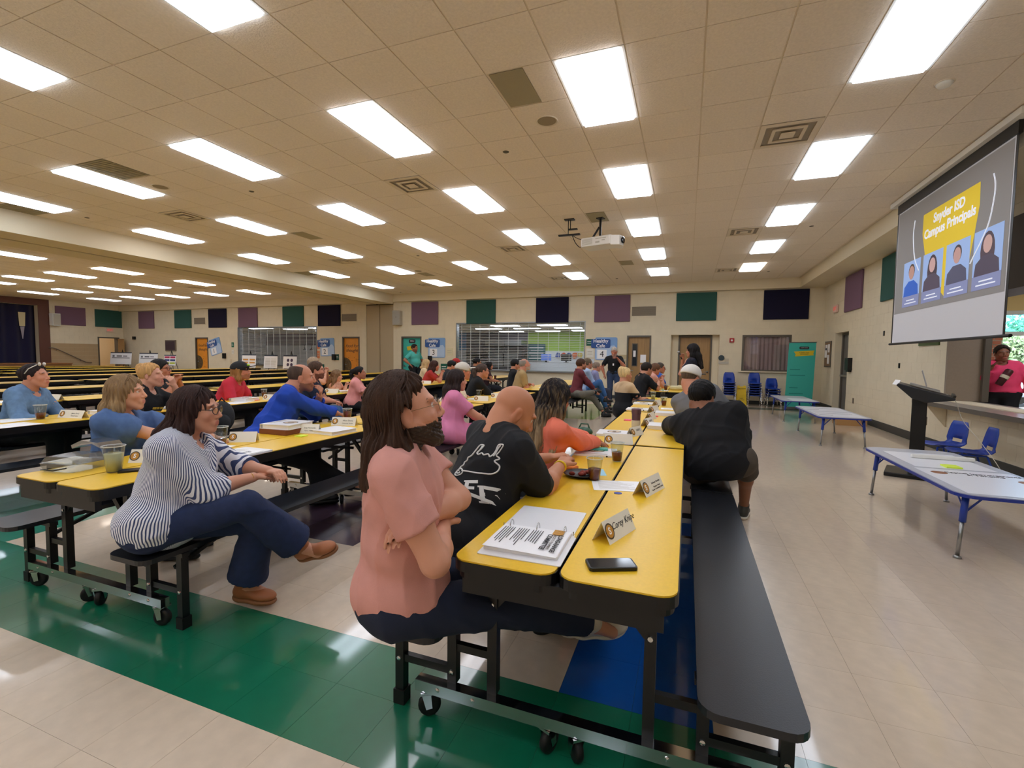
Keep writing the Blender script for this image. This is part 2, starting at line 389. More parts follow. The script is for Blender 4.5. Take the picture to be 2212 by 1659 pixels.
# ---- walls of painted block
def split(r, holes):
    out = [r]
    for h in holes:
        nx = []
        for (a0, a1, b0, b1) in out:
            if h[1] <= a0 or h[0] >= a1 or h[3] <= b0 or h[2] >= b1: nx.append((a0, a1, b0, b1)); continue
            if h[0] > a0: nx.append((a0, h[0], b0, b1))
            if h[1] < a1: nx.append((h[1], a1, b0, b1))
            c0, c1 = max(a0, h[0]), min(a1, h[1])
            if h[2] > b0: nx.append((c0, c1, b0, h[2]))
            if h[3] < b1: nx.append((c0, c1, h[3], b1))
        out = nx
    return [q for q in out if q[1]-q[0] > .015 and q[3]-q[2] > .015]
def block_wall(name, u0, u1, z1, holes, P, thick, nrm, limit=300, mats=None):
    """P(u, z, d) -> world point, d = distance out of the wall into the room"""
    base = MB()
    for (a, b, c, d) in split((u0, u1, 0, z1), holes):
        pts = [P(u, z, dd) for dd in (-thick, -.004) for z in (c, d) for u in (a, b)]
        xs = [p[0] for p in pts]; ys = [p[1] for p in pts]; zs = [p[2] for p in pts]
        base.box(min(xs), max(xs), min(ys), max(ys), min(zs), max(zs))
    wl = struct(base.build(name, M_joint)); cl = []
    r = 0; z = 0.0
    while z < z1-.01:
        zt = min(z+.2032, z1); u = u0-(.2032 if r % 2 else 0)
        while u < u1:
            for q in split((max(u, u0), min(u+.4064, u1), z, zt), holes):
                pts = [P(q[0], q[2], 0), P(q[1], q[2], 0), P(q[1], q[3], 0), P(q[0], q[3], 0)]
                cl.append((area_px(pts), q))
            u += .4064
        z = zt; r += 1
    cl.sort(key=lambda c: -c[0]); far = MB(); j = .0015
    def bx(mb, q):
        pts = [P(u, z, dd) for dd in (-.004, 0) for z in (q[2]+j, q[3]-j) for u in (q[0]+j, q[1]-j)]
        xs = [p[0] for p in pts]; ys = [p[1] for p in pts]; zs = [p[2] for p in pts]
        mb.box(min(xs), max(xs), min(ys), max(ys), min(zs), max(zs))
    for k, (a, q) in enumerate(cl):
        if k < limit:
            mb = MB(); bx(mb, q); mb.build('block', M_wall if not mats else mats(q), wl)
        else: bx(far, q)
    if far.V: stuff(far.build('distant_blocks', M_wall, wl))
    return wl
HOLE_BACK = [(-20.6, -15.7, .9, 2.68), (-8.67, -3.46, .9, 2.72), (-13.0, -11.62, 0, 3.6),
             (-1.99, -1.18, 0, 2.22), (-.55, .98, 0, 2.25), (1.64, 3.02, 1.07, 2.22), (-11.22, -10.26, 0, 2.22), (-14.28, -13.36, 0, 2.22), (-23.58, -22.66, 0, 2.22)]
wall_back = block_wall('wall_back', XL, XR, 3.66, HOLE_BACK, lambda u, z, d: (u, YB-d, z), .2, (0, -1, 0))
HOLE_RIGHT = [(14.3, 15.5, 0, 2.22), (-1.0, 9.42, .82, 2.4)]
wall_right = block_wall('wall_right', YF, YB+.2, 3.66, HOLE_RIGHT, lambda u, z, d: (XR-d, u, z), .3, (-1, 0, 0))
HOLE_LEFT = [(2.0, 13.1, 0, 3.62), (15.5, 16.5, 0, 2.22)]
M_wains = mat('tan_wainscot', 'b39b76', .6)
wall_left = block_wall('wall_left', YF, YB, CEIL, HOLE_LEFT, lambda u, z, d: (XL+d, u, z), .3, (1, 0, 0), 300, lambda q: M_wains if q[3] < 1.9 and q[0] > 13 else M_wall)
struct(MB().box(XL, XR+.3, YF-.2, YF, 0, CEIL).build('wall_front', M_gyp))
struct(MB().box(XL, XR, YBK, YB+.2, 3.65, CEIL).build('trim_1', M_gyp))            # bulkhead along the back wall
struct(MB().box(XBR, XR, YF, YBK, 3.65, CEIL).build('trim_2', M_gyp))              # bulkhead along the right wall
bm_ = MB().box(XB0, -12.33, YF, YBK, 3.56, CEIL).box(-12.23, XB1, YF, YBK, 3.56, CEIL).box(-12.33, -12.23, YF, YBK, 3.62, CEIL)
struct(bm_.build('trim_3', M_gyp))                                                   # dropped beam with partition track
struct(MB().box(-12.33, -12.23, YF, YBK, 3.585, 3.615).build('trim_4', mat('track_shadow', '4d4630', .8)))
struct(MB().box(-13.0, -11.62, YB+.02, YB+.06, 0, 3.6).build('trim_5', mat('partition_panel', 'b3a284', .6)))
struct(MB().box(-12.32, -12.3, YB+.0, YB+.025, 0, 3.55).build('trim_6', mat('partition_seam', '8e7f63', .6)))
struct(MB().box(-13.0, -11.62, YB-.005, YB+.06, 3.56, 3.6).build('trim_7', M_dark))
M_base = mat('baseboard_rubber', '3c3d3a', .5)
bb = MB(); x = XL
for a, b in ((XL, -23.58), (-22.66, -14.28), (-13.36, -13.0), (-11.62, -11.22), (-10.26, -1.99), (-1.18, -.55), (.98, XR)): bb.box(a, b, YB-.012, YB, 0, .12)
struct(bb.build('baseboard_back', M_base))
struct(MB().box(XR-.014, XR, YF, 14.3, 0, .15).box(XR-.014, XR, 15.5, YB, 0, .15).build('baseboard_right', M_base))
struct(MB().box(XL, XL+.012, 13.1, 15.5, 0, .12).build('baseboard_left', M_base))
# ---- acoustic panels
M_ap = {'mauve': mat('mauve_fabric', '75596c', .95, bump=.3, bscale=250), 'green': mat('green_fabric', '2e5750', .95, bump=.3, bscale=250), 'navy': mat('navy_fabric', '100d2c', .95, bump=.3, bscale=250)}
def ap(k, P, place):
    n = {'mauve': 'dusty mauve', 'green': 'dark green', 'navy': 'near-black navy'}[k]
    t = thing('acoustic_panel', f'{n} fabric acoustic panel {place}', 'panel', P(0, 0, 0), 0, f'{n} acoustic panels'); M = t.location
    def B(a, b, c, d, e, f):
        p, q = Vector(P(a, c, e))-M, Vector(P(b, d, f))-M
        return [min(p[0], q[0]), max(p[0], q[0]), min(p[1], q[1]), max(p[1], q[1]), min(p[2], q[2]), max(p[2], q[2])]
    MB().box(*B(0, 1.24, 0, .92, .002, .05)).build('fabric_face', M_ap[k], t, bevel=.012)
for u, k, pl in [(-10.71, 'mauve', 'left of the right-hand serving hatch, above the teal door'), (-8.2, 'green', 'above the left end of the right-hand hatch'), (-5.33, 'navy', 'above the right end of the right-hand hatch'), (-3.15, 'mauve', 'just right of the right-hand hatch, beside the wall grille'),
                 (-.4, 'green', 'above the recessed oak door'), (2.2, 'navy', 'above the curtained window'), (-15.6, 'navy', 'between left hatch and the folding partition'), (-17.68, 'green', 'above the right half of the left hatch'),
                 (-20.5, 'mauve', 'above the left end of the left hatch'), (-22.55, 'navy', 'above the orange-poster door on the left'), (-25.05, 'green', 'between the far left mauve panel and a wall grille'), (-27.9, 'mauve', 'nearest the far left corner of the back wall')]:
    ap(k, lambda a, z, d, u=u: (u+a, YB-d, 2.7+z), pl)
for u, k, pl in [(13.42, 'mauve', 'on the right wall beside the exit sign'), (10.95, 'green', 'on the right wall behind the screen edge')]:
    ap(k, lambda a, z, d, u=u: (XR-d, u+a, 2.7+z), pl)
for u, k, pl in [(15.4, 'green', 'on the stage wall above the open door'), (13.75, 'mauve', 'on the stage wall beside the loudspeaker')]:
    ap(k, lambda a, z, d, u=u: (XL+d, u+a, 2.75+z), pl)
# wall grilles
gm = MB().box(0, .86, 0, .012, 0, .38)
for (x, pl) in [(-1.88, 'right of the middle mauve panel'), (-14.33, 'beside the folding partition'), (-23.65, 'at the far left between green and navy panels')]:
    t = thing('wall_grille', 'louvred grille high on back wall '+pl, 'vent', (x, YB-.014, 2.86), 0, 'wall return grilles')
    f = MB().box(0, .86, 0, .014, 0, .03).box(0, .86, 0, .014, .35, .38).box(0, .03, 0, .014, .03, .35).box(.83, .86, 0, .014, .03, .35); f.build('frame', M_wall, t)
    for k in range(11): MB().box(.03, .83, .004, .012, .035+k*.029, .05+k*.029).build('slat', mat('grille_slat', '8d8470', .6), t)
    MB().box(.03, .83, .012, .014, .03, .35).build('backing', M_brown, t)
# ---- doors in the back wall
def door(x0, x1, n, leafm, y=YB, lite=False, knob=1, depth=.06, z1=2.16):
    f = MB().box(x0-.0, x0+.05, y-.02, y+.12, 0, z1+.06).box(x1-.05, x1, y-.02, y+.12, 0, z1+.06).box(x0+.05, x1-.05, y-.02, y+.12, z1, z1+.06)
    fr_ = struct(f.build(f'trim_{n+20}', M_dkframe))
    d = struct(MB().box(x0+.05, x1-.05, y+depth, y+depth+.045, .01, z1).build(f'door_{n}', leafm))
    h = MB().tube([(0, 0, 0), (0, -.05, 0), (.11*knob, -.06, 0)], .011).lathe([(0, -.012), (.035, -.012), (.035, 0)], axis='y').build('door_handle', M_steel, d, True)
    h.location = (x1-.12 if knob < 0 else x0+.12, y+depth, 1.0)
    return d
M_teald = mat('teal_print', '3fb5a8', .55); M_orange = mat('orange_print', 'e0912a', .55, var=.05, vscale=4)
d1 = door(-1.99, -1.18, 1, M_wood)
mb = MB().box(-1.82, -1.63, YB+.045, YB+.06, 1.15, 1.95); mb.build('vision_frame', M_dkframe, d1)
MB().box(-1.795, -1.655, YB+.038, YB+.046, 1.18, 1.92).build('pane', mat('dark_glass', '2e3236', .08), d1)
MB().box(-1.77, -1.69, YB+.03, YB+.037, 1.48, 1.7).build('notice', M_wht, d1)
MB().box(-1.53, -1.34, YB+.052, YB+.06, 1.28, 1.56).build('notice', M_wht, d1)
MB().box(-1.53, -1.38, YB+.052, YB+.06, .98, 1.2).build('notice', mat('pink_paper', 'd9a9a0', .7), d1)
# recess
struct(MB().box(-.55, -.5, YB+.2, YB+.3, 0, 2.25).box(-.55, -.535, YB, YB+.25, 0, 2.25).box(.965, .98, YB, YB+.25, 0, 2.25).box(-.55, .98, YB, YB+.3, 2.235, 2.25).box(-.55, -.3, YB+.25, YB+.35, 0, 2.25).box(.76, .98, YB+.25, YB+.35, 0, 2.25).build('trim_8', M_gyp))
d2 = door(-.3, .76, 2, M_wood, y=YB+.25, knob=-1)
d3 = door(-11.22, -10.26, 3, M_teald); d4 = door(-14.28, -13.36, 4, M_orange); d5 = door(-23.58, -22.66, 5, M_orange)
FY = YB+.058
def wtext(parent, s, x, z, size, m, y=FY, **k):
    return text('lettering', s, size, m, parent, frame((x, y, z), (1, 0, 0), (0, 0, 1)), **k)
for (d, x) in ((d4, -13.82), (d5, -23.12)):
    wtext(d, 'food for\nthought', x, 1.72, .2, M_ink, y=YB+.056, shear=.3)
    MB().lathe([(0, 0), (.36, 0), (.36, .003), (.33, .003), (.33, .004), (0, .004)], (x-.4+.02, YB+.052, .95), 28, axis='y').build('bowl_print', mat('bowl_print', '5c4a2c', .6, var=.5, vscale=14), d)
    r = random.Random(int(-x)); mb = MB()
    for q in range(26):
        a, b = x+r.uniform(-.36, .36), r.uniform(.15, 1.5)
        if (a-(x-.38))**2+(b-.95)**2 > .16: mb.box(a-.015, a+.015, YB+.055, YB+.059, b-.006, b+.02)
    mb.build('speckle_print', mat('rust_print', '9d5512', .6), d)
wtext(d3, 'MENU', -10.74, 2.03, .07, M_wht, y=YB+.05)
MB().prism([(-11.0, 1.8), (-10.48, 1.88), (-10.52, 1.7), (-10.96, 1.64)], YB+.052, YB+.058, axis='y').build('ribbon_print', mat('yellow_print', 'dcc22e', .6), d3)
MB().rrect(-10.9, -10.58, 1.95, 2.1, .05, YB+.052, YB+.058, axis='y').build('badge_print', M_ink, d3)
# right wall door (recessed, grey)
struct(MB().box(XR, XR+.3, 14.3, 14.32, 0, 2.22).box(XR, XR+.3, 15.48, 15.5, 0, 2.22).box(XR, XR+.3, 14.32, 15.48, 2.2, 2.22).build('trim_9', M_gyp))
M_gdoor = mat('grey_door_paint', '66635f', .45)
d6 = struct(MB().box(XR+.2, XR+.25, 14.4, 15.4, 0, 2.14).build('door_6', M_gdoor))
struct(MB().box(XR+.16, XR+.27, 14.32, 14.4, 0, 2.2).box(XR+.16, XR+.27, 15.4, 15.48, 0, 2.2).box(XR+.16, XR+.27, 14.4, 15.4, 2.14, 2.2).build('trim_29', M_dkframe))
MB().box(XR+.1, XR+.2, 14.45, 15.3, 1.0, 1.05).box(XR+.14, XR+.2, 14.46, 14.56, .95, 1.12).build('door_handle', M_steel, d6)
MB().box(XR+.14, XR+.2, 14.5, 14.9, 2.06, 2.11).build('door_closer', M_steel, d6)
# left wall open door with lit corridor
struct(MB().box(XL-.32, XL+.02, 15.5, 15.56, 0, 2.22).box(XL-.32, XL+.02, 16.44, 16.5, 0, 2.22).box(XL-.32, XL+.02, 15.56, 16.44, 2.16, 2.22).build('trim_30', M_dkframe))
d7 = struct(MB().box(XL+.02, XL+.5, 16.42, 16.465, .01, 2.15).build('door_7', M_wood))
MB().tube([(XL+.43, 16.4, 1), (XL+.43, 16.36, 1), (XL+.34, 16.35, 1)], .01).build('door_handle', M_steel, d7)
struct(MB().box(XL-2.4, XL-2.3, 14.5, 17.5, 0, 2.8).box(XL-2.4, XL-.3, 14.4, 14.5, 0, 2.8).box(XL-2.4, XL-.3, 17.5, 17.6, 0, 2.8).box(XL-2.4, XL-.3, 14.4, 17.6, 2.8, 2.9).box(XL-2.4, XL-.3, 14.4, 17.6, -.1, -.0).build('wall_corridor', mat('corridor_paint', 'e0cfae', .6)))
t = thing('ceiling_light', 'lit corridor fixture behind the open door by the stage', 'light', (XL-1.2, 16, 2.79)); link('fixture_frame', fr, t); link('diffuser', dm['warm'], t)
# curtained window in the back wall
f = MB().box(1.64, 1.7, YB-.02, YB+.12, 1.07, 2.22).box(2.96, 3.02, YB-.02, YB+.12, 1.07, 2.22).box(1.7, 2.96, YB-.02, YB+.12, 2.16, 2.22).box(1.7, 2.96, YB-.02, YB+.12, 1.07, 1.11)
w1 = struct(f.build('window_1', M_dkframe)); MB().box(1.55, 3.1, YB-.08, YB+.1, 1.03, 1.07).build('window_sill', M_wall, w1)
cur = MB(); n = 90; z0, z1 = 1.11, 2.16
V = []; F = []
for k in range(n+1):
    x = 1.7+1.26*k/n; d = .02*math.sin(k*.75)+.012*math.sin(k*.31+1)
    V += [(x, YB+.085+d, z0), (x, YB+.085+d*.8, z1)]
F = [(2*k, 2*k+2, 2*k+3, 2*k+1) for k in range(n)]
cur.add(V, F); tag(cur.build('curtain', mat('taupe_curtain', 'a08b8c', .85, bump=.2, bscale=60), None, True), 'grey-mauve curtain drawn behind the window beside the blue chairs', 'curtain')
MB().box(1.7, 2.96, YB+.035, YB+.04, 1.11, 2.16).build('pane', glass('window_glass'), w1)
struct(MB().box(1.55, 3.1, YB+.15, YB+.2, .95, 2.35).box(1.55, 3.1, YB+.1, YB+.2, 2.24, 2.35).build('wall_alcove', M_brown))
# ---- serving hatches with roll-down grilles and the kitchen behind
def hatch(n, x0, x1, z1, broken=None):
    y = YB+.1
    f = MB().box(x0, x0+.04, YB-.01, YB+.2, .9, z1).box(x1-.04, x1, YB-.01, YB+.2, .9, z1).box(x0, x1, YB-.005, YB+.2, z1-.01, z1+.03).box(x0, x1, YB-.1, YB+.25, .86, .9)
    wdw = struct(f.build(f'window_{n}', M_steel))
    M_g = mat('grille_metal', 'dcdfe2', .4, .2)
    zs = np.arange(.93, z1, .062)
    rod = MB().tube([(0, 0, 0), (x1-x0-.08, 0, 0)], .0085, 6).mesh('grille_rod', M_g)
    for z in zs: o = link('grille_rod', rod, wdw); o.location = (x0+.04, y, z)
    xs = np.arange(x0+.2, x1, .4); lk = MB().bar((0, 0, .92), (0, 0, z1), .012, .014).mesh('grille_link', M_g)
    for x in xs: o = link('grille_link', lk, wdw); o.location = (x, y, 0)
    return wdw
hatch(2, -8.67, -3.46, 2.72); hatch(3, -20.6, -15.7, 2.68)
KB = 24.0
M_wtile = mat('white_wall_tile', 'dfe3e6', .25); M_lime = mat('lime_paint', '9cc04a', .6); M_bluep = mat('blue_paint', '4f8fc0', .6)
kr = MB().box(-12.8, -2.2, KB, KB+.1, 0, 1.75, 0).box(-8.1, -2.2, KB, KB+.1, 1.75, 3.0, 1).box(-11.8, -8.1, KB, KB+.1, 0, 3.0, 3).box(-12.8, -11.8, KB, KB+.1, 1.75, 3.0, 2).box(-2.3, -2.2, YB+.2, KB, 0, 1.7, 0).box(-2.3, -2.2, YB+.2, KB, 1.7, 3.0, 1).box(-12.9, -12.8, YB+.2, KB, 0, 1.7, 0).box(-12.9, -12.8, YB+.2, KB, 1.7, 3, 2)
struct(kr.build('wall_kitchen', [M_wtile, M_lime, M_bluep, mat('kitchen_dark', '59555c', .6)]))
kr = MB().box(-27, -14.5, KB, KB+.1, 0, 2.0, 0).box(-27, -14.5, KB, KB+.1, 2.0, 3.0, 1).box(-27.1, -27, YB+.2, KB, 0, 3, 0).box(-14.5, -14.4, YB+.2, KB, 0, 3, 0)
struct(kr.build('wall_servery', [M_wtile, mat('servery_plum', '4b3b4e', .6)]))
struct(MB().box(-27.1, -14.4, YB+.2, KB+.1, 2.76, 2.9).box(-12.9, -2.2, YB+.2, KB+.1, 2.76, 2.9).build('ceiling_kitchen', M_grid))
for (x, y, d) in [(-8.9, 20.5, 'left'), (-7.3, 18.6, 'middle left'), (-7.0, 20.6, 'middle rear'), (-6.6, 22.6, 'deepest middle'), (-5.2, 18.5, 'right'), (-5.0, 20.4, 'right middle'), (-4.7, 22.4, 'deepest right'), (-8.6, 22.8, 'deepest left'), (-21.0, 18.4, 'left in the far hatch'), (-19.3, 19.0, 'middle in the far hatch'), (-19.0, 21.0, 'deep middle in the far hatch'), (-17.2, 18.6, 'right in the far hatch'), (-17.3, 20.6, 'rear right in the far hatch')]:
    t = thing('ceiling_light', 'lit kitchen troffer seen through the serving grille, '+d, 'light', (x, y, 2.755), PI/2, 'kitchen troffers'); link('fixture_frame', fr, t); link('diffuser', dm['cool'], t)
M_ss = mat('stainless', '8f9396', .3, .8)
def kit(name, label, cat, boxes, m=M_ss, parts=None):
    x = (boxes[0][0]+boxes[0][1])/2; y = (boxes[0][2]+boxes[0][3])/2
    t = thing(name, label, cat, (x, y, 0))
    for nm, mm, b in parts or []: MB().box(b[0]-x, b[1]-x, b[2]-y, b[3]-y, b[4], b[5]).build(nm, mm, t)
    return t
bx = lambda *a: a
for (x0, x1, lab) in ((-8.5, -3.6, 'long stainless serving counter inside the right-hand hatch'), (-20.4, -15.9, 'long stainless serving counter inside the left-hand hatch')):
    kit('serving_counter', lab, 'counter', [(x0, x1, 17.1, 17.8, 0, .9)], parts=[('body', M_ss, (x0, x1, 17.15, 17.8, .1, .86)), ('countertop', M_ss, (x0-.02, x1+.02, 17.1, 17.85, .86, .9)), ('shelf', M_ss, (x0+.2, x1-.2, 17.25, 17.6, 1.22, 1.24)), ('post', M_ss, (x0+.25, x0+.29, 17.4, 17.44, .9, 1.22)), ('post', M_ss, (x1-.29, x1-.25, 17.4, 17.44, .9, 1.22))])
kit('oven', 'dark stainless oven stack deep in the kitchen', 'oven', [(-10.1, -8.3, 23.2, 23.95, 0, 2.2)], parts=[('body', mat('oven_dark', '2b2a2e', .4), (-10.1, -8.3, 23.2, 23.95, .1, 1.95)), ('door', M_ss, (-10.0, -9.25, 23.15, 23.2, .9, 1.6)), ('door', M_ss, (-9.15, -8.4, 23.15, 23.2, .9, 1.6)), ('hood', M_ss, (-10.15, -8.1, 22.9, 23.95, 2.0, 2.3))])
kit('walk_in_door', 'dark roll-up doorway on the kitchen rear wall', 'door', [(-4.55, -3.4, 20.9, 21, 0, 2)], parts=[('panel', mat('dark_doorway', '3b3438', .5), (-4.9, -3.65, 23.9, 23.98, 0, 1.9)), ('frame', M_wht, (-5.02, -4.9, 23.88, 24, 0, 2.0)), ('frame', M_wht, (-3.65, -3.55, 23.88, 24, 0, 2.0)), ('frame', M_wht, (-4.9, -3.65, 23.88, 24, 1.9, 2.0))])
kit('menu_poster', 'dark teal menu poster hanging on the kitchen wall', 'poster', [(-6.7, -5.8, 20.9, 20.95, 1.2, 2.1)], parts=[('sheet', mat('teal_dark', '2d5f63', .6), (-8.1, -7.1, 23.93, 23.96, 1.25, 2.15))]+[('print', M_wht, (-8.0+.1*(k % 2), -7.2, 23.92, 23.93, 1.35+k*.14, 1.38+k*.14)) for k in range(5)])
for (x, c, lab) in ((-5.15, '4a6ab8', 'blue-lit checkout screen on the serving counter'), (-4.35, '16181a', 'dark checkout screen beside the lit one')):
    t = thing('register_screen', lab, 'screen', (x, 17.5, 1.24)); MB().box(-.2, .2, -.02, .02, .06, .32).build('screen', mat('screen_'+c, c, .3, emit=c, estr=.7 if c[0] == '4' else .02), t)
    MB().box(-.03, .03, -.02, .03, 0, .08).box(-.09, .09, -.06, .08, 0, .012).build('stand', M_blk, t)
t = thing('paper_cut_outs', 'row of coloured paper figures taped on the kitchen wall', 'decoration', (-5.8, 23.95, 1.55)); rr = random.Random(3)
for k, c in enumerate(('2f4f9a', 'c8502c', '2f4f9a', 'd0672f', 'c9b04a')):
    mb = MB(); mb.prism([(math.cos(a)*rr.uniform(.08, .17)+k*.3-.6, math.sin(a)*rr.uniform(.12, .2)) for a in np.arange(0, 6.28, .7)], -.03, 0, axis='y'); mb.build('cut_out', mat('cut_'+c, c, .7), t)
for (x, lab) in ((-17.2, 'left pendant heat lamp over the far counter'), (-16.8, 'middle pendant heat lamp over the far counter'), (-16.35, 'right pendant heat lamp over the far counter'), (-6.9, 'pendant heat lamp behind the right-hand grille')):
    t = thing('heat_lamp', lab, 'lamp', (x, 17.5, 1.62)); MB().lathe([(.012, .3), (.02, .12), (.05, .06), (.11, 0)], n=14).build('shade', M_blk, t, True); MB().tube([(0, 0, .3), (0, 0, 1.37)], .006).build('cord', M_blk, t)
# ---- stage, proscenium and curtain
M_pros = mat('proscenium_brown', '5f3a2e', .6, var=.06, vscale=2); M_cur = mat('navy_velvet', '0b0830', .9, sheen=.3)
struct(MB().box(XL, XL+.03, 13.1, 13.52, .86, CEIL-.04).box(XL, XL+.03, 1.6, 2.0, .86, CEIL-.04).box(XL, XL+.03, 2.0, 13.1, 3.62, CEIL-.04).build('trim_10', M_pros))
struct(MB().box(XL-4, XL+.9, 1.2, 13.9, 0, .82, 0).box(XL-4, XL+.93, 1.17, 13.93, .82, .86, 1).build('stage_floor', [mat('stage_front', '8a6038', .5), mat('stage_deck', 'a06a3c', .35, var=.1, vscale=3, stretch=(.5, 8, 1))]))
st = MB()
for k in range(4): st.box(XL+.05, XL+.9, 13.93+k*.28, 14.21+k*.28, 0, .68-k*.17)
tag(st.build('stage_steps', mat('step_wood', '8d5c34', .5)), 'wooden steps leading up to the stage beside the handrail', 'steps')
V = []; F = []; n = 260
for k in range(n+1):
    y = 2.0+11.1*k/n; d = .05*math.sin(k*.55)+.025*math.sin(k*.21)
    V += [(XL-.3+d, y, .87), (XL-.3+d*.7, y, 3.75)]
F = [(2*k, 2*k+2, 2*k+3, 2*k+1) for k in range(n)]
tag(MB().add(V, F).build('stage_curtain', M_cur, None, True), 'dark navy velvet curtain closing the stage', 'curtain')
struct(MB().box(XL-4, XL-3.9, 1, 14, 0, 4).box(XL-4, XL-.3, 13.3, 13.4, 0, 4).box(XL-4, XL-.3, 1.6, 1.7, 0, 4).build('wall_stage', M_dark))
t = thing('stage_banner', 'narrow tapering pale pennant hanging on the navy stage curtain', 'banner', (XL-.2, 12.6, 2.3))
MB().prism([(-.13, .95), (.13, .95), (.1, .3), (-.1, .3)], 0, .01, axis='x').build('upper_cloth', mat('cream_cloth', 'cabd97', .8), t)
MB().prism([(-.08, .28), (.08, .28), (.01, -.3), (-.01, -.3)], 0, .012, axis='x').build('lower_cloth', mat('grey_cloth', '9a93a0', .8), t)
t = thing('handrail', 'dark metal handrail sloping down from the stage', 'handrail', (XL, 13.4, 0))
MB().tube([(.08, .03, 1.58), (.08, .15, 1.6), (.08, .3, 1.56), (.08, 1.5, .88), (.08, 1.75, .87)], .022).build('rail', M_brown, t, True)
for y, z in ((.35, 1.53), (1.3, .99)): MB().tube([(.08, y, z), (.0, y, z-.05)], .012).build('bracket', M_brown, t)
# ---- right side opening, counter and entrance lobby
struct(MB().box(XR, XR+.42, 9.36, 9.42, .82, 2.4).build('trim_11', mat('brown_jamb', '8f8070', .5, var=.03, vscale=30)))
struct(MB().box(XR+.42, XR+.5, 9.3, 9.42, .82, 2.4).build('trim_12', M_dkframe))
struct(MB().box(XR-.004, XR+.45, -1, 9.42, 2.38, 3.3).build('trim_13', mat('header_brown', '544a40', .6)))
cnt = MB().box(XR-.35, XR+.5, -1, 9.62, .76, .82)
t = thing('pass_through_counter', 'long grey counter ledge under the opening beside the lectern', 'counter', (XR, 4, 0))
MB().box(-.33, .48, -5, 5.62, .77, .81).build('countertop', mat('counter_laminate', '9b948a', .25, var=.03, vscale=60), t, bevel=.006)
MB().box(-.335, -.33, -5, 5.62, .75, .812).build('edge_band', M_dkframe, t)
for y in (5.3, 2.6, 0, -2.5): MB().prism([(-.01, .4), (-.01, .76), (-.28, .76)], y-.015, y+.015, axis='y').build('bracket', M_wall, t)
M_lob = mat('lobby_paint', 'd9c9a2', .7)
struct(MB().box(XR+.3, XR+.45, 9.42, 12.3, 0, 3.2).box(XR+.3, 8.6, -3, 12.4, 3.0, 3.1).box(XR+.3, XR+.45, YF, -1, 0, 3.2).box(8.5, 8.6, YF, 12.4, 0, 3.1).build('wall_lobby', M_lob))
wm = mat('white_mullion', 'dfe3e4', .4); w4 = MB().box(XR+.3, 8.5, 12.35, 12.45, 0, .12).box(XR+.3, 8.5, 12.35, 12.45, 1.98, 2.06).box(XR+.3, 8.5, 12.35, 12.45, 2.4, 2.48)
for xx in (XR+.3, 7.2, 8.42): w4.box(xx, xx+.08, 12.35, 12.45, .12, 2.4)
w4 = struct(w4.build('window_4', wm)); struct(MB().box(XR+.3, 8.5, 12.33, 12.47, 2.48, 3.0).build('trim_14', mat('soffit_cream', 'dcc48c', .7)))
MB().box(XR+.38, 8.42, 12.39, 12.4, .12, 1.98).build('lower_pane', glass('entrance_glass'), w4); MB().box(XR+.38, 8.42, 12.39, 12.4, 2.06, 2.4).build('upper_pane', glass('cyan_glass', 'b9ecf8'), w4)
struct(MB().box(-34, XR+.5, YF-1, 26, 4.15, 4.3).box(XR+.5, 8.7, YF-1, 12.45, 4.15, 4.3).box(-34, XR+.5, 25.9, 26, -.1, 4.15).box(-34, -33.9, YF-1, 26, -.1, 4.15).box(8.6, 8.7, YF-1, 12.4, -.1, 4.15).box(XR+.45, XR+.55, 12.45, 26, -.1, 4.15).box(-34, 8.7, YF-1, YF-.9, -.1, 4.15).build('added_sun_shell', M_dark))  # unseen slabs and outer walls added to stop sun leaking indoors
ground = struct(MB().box(4.5, 160, 12.45, 160, -.2, -.02).build('ground', mat('asphalt', 'b5b2ab', .9, bump=.3, bscale=20)))
pil = struct(MB().box(5.2, 6.42, 13.3, 14.1, 0, 3.4).build('brick_pillar_core', mat('mortar', 'c9b79f', .9)))
M_brick = mat('brick_red', 'c8623f', .85, var=.1, vscale=6, rnd=.12)
bx1 = {}; r = 0; z = .3
while z < 3.2:
    u = -.12*(r % 2)
    while u < 1.22:
        a, b = max(u, 0), min(u+.23, 1.22)
        if b-a > .03 and len(pil.children) < 300:
            k = round(b-a, 3)
            if k not in bx1: bx1[k] = MB().box(.005, b-a-.005, -.012, 0, .005, .075).mesh('brick', M_brick)
            o = link('brick', bx1[k], pil); o.location = (5.2+a, 13.3, z)
        u += .24
    z += .085; r += 1
for (x, y, d_) in ((6.2, 10.4, 'far'), (6.2, 6.5, 'middle'), (6.2, 2.5, 'near'), (4.95, 8.2, 'just before the pink-sweater woman'), (4.95, 5.6, 'nearer the opening')):  # lobby fixtures added to brighten the pink-sweater woman
    t = thing('ceiling_light', 'added troffer-shaped fill light beyond the counter opening, '+d_, 'light', (x, y, 2.995), 0, 'added lobby fill lights'); link('fixture_frame', fr, t); link('diffuser', dm['neutral'], t)
M_leaf = mat('tree_leaf', '9fb886', .8, var=.3, vscale=1.2, rnd=.15); M_bark = mat('bark', '5a4a3c', .9)
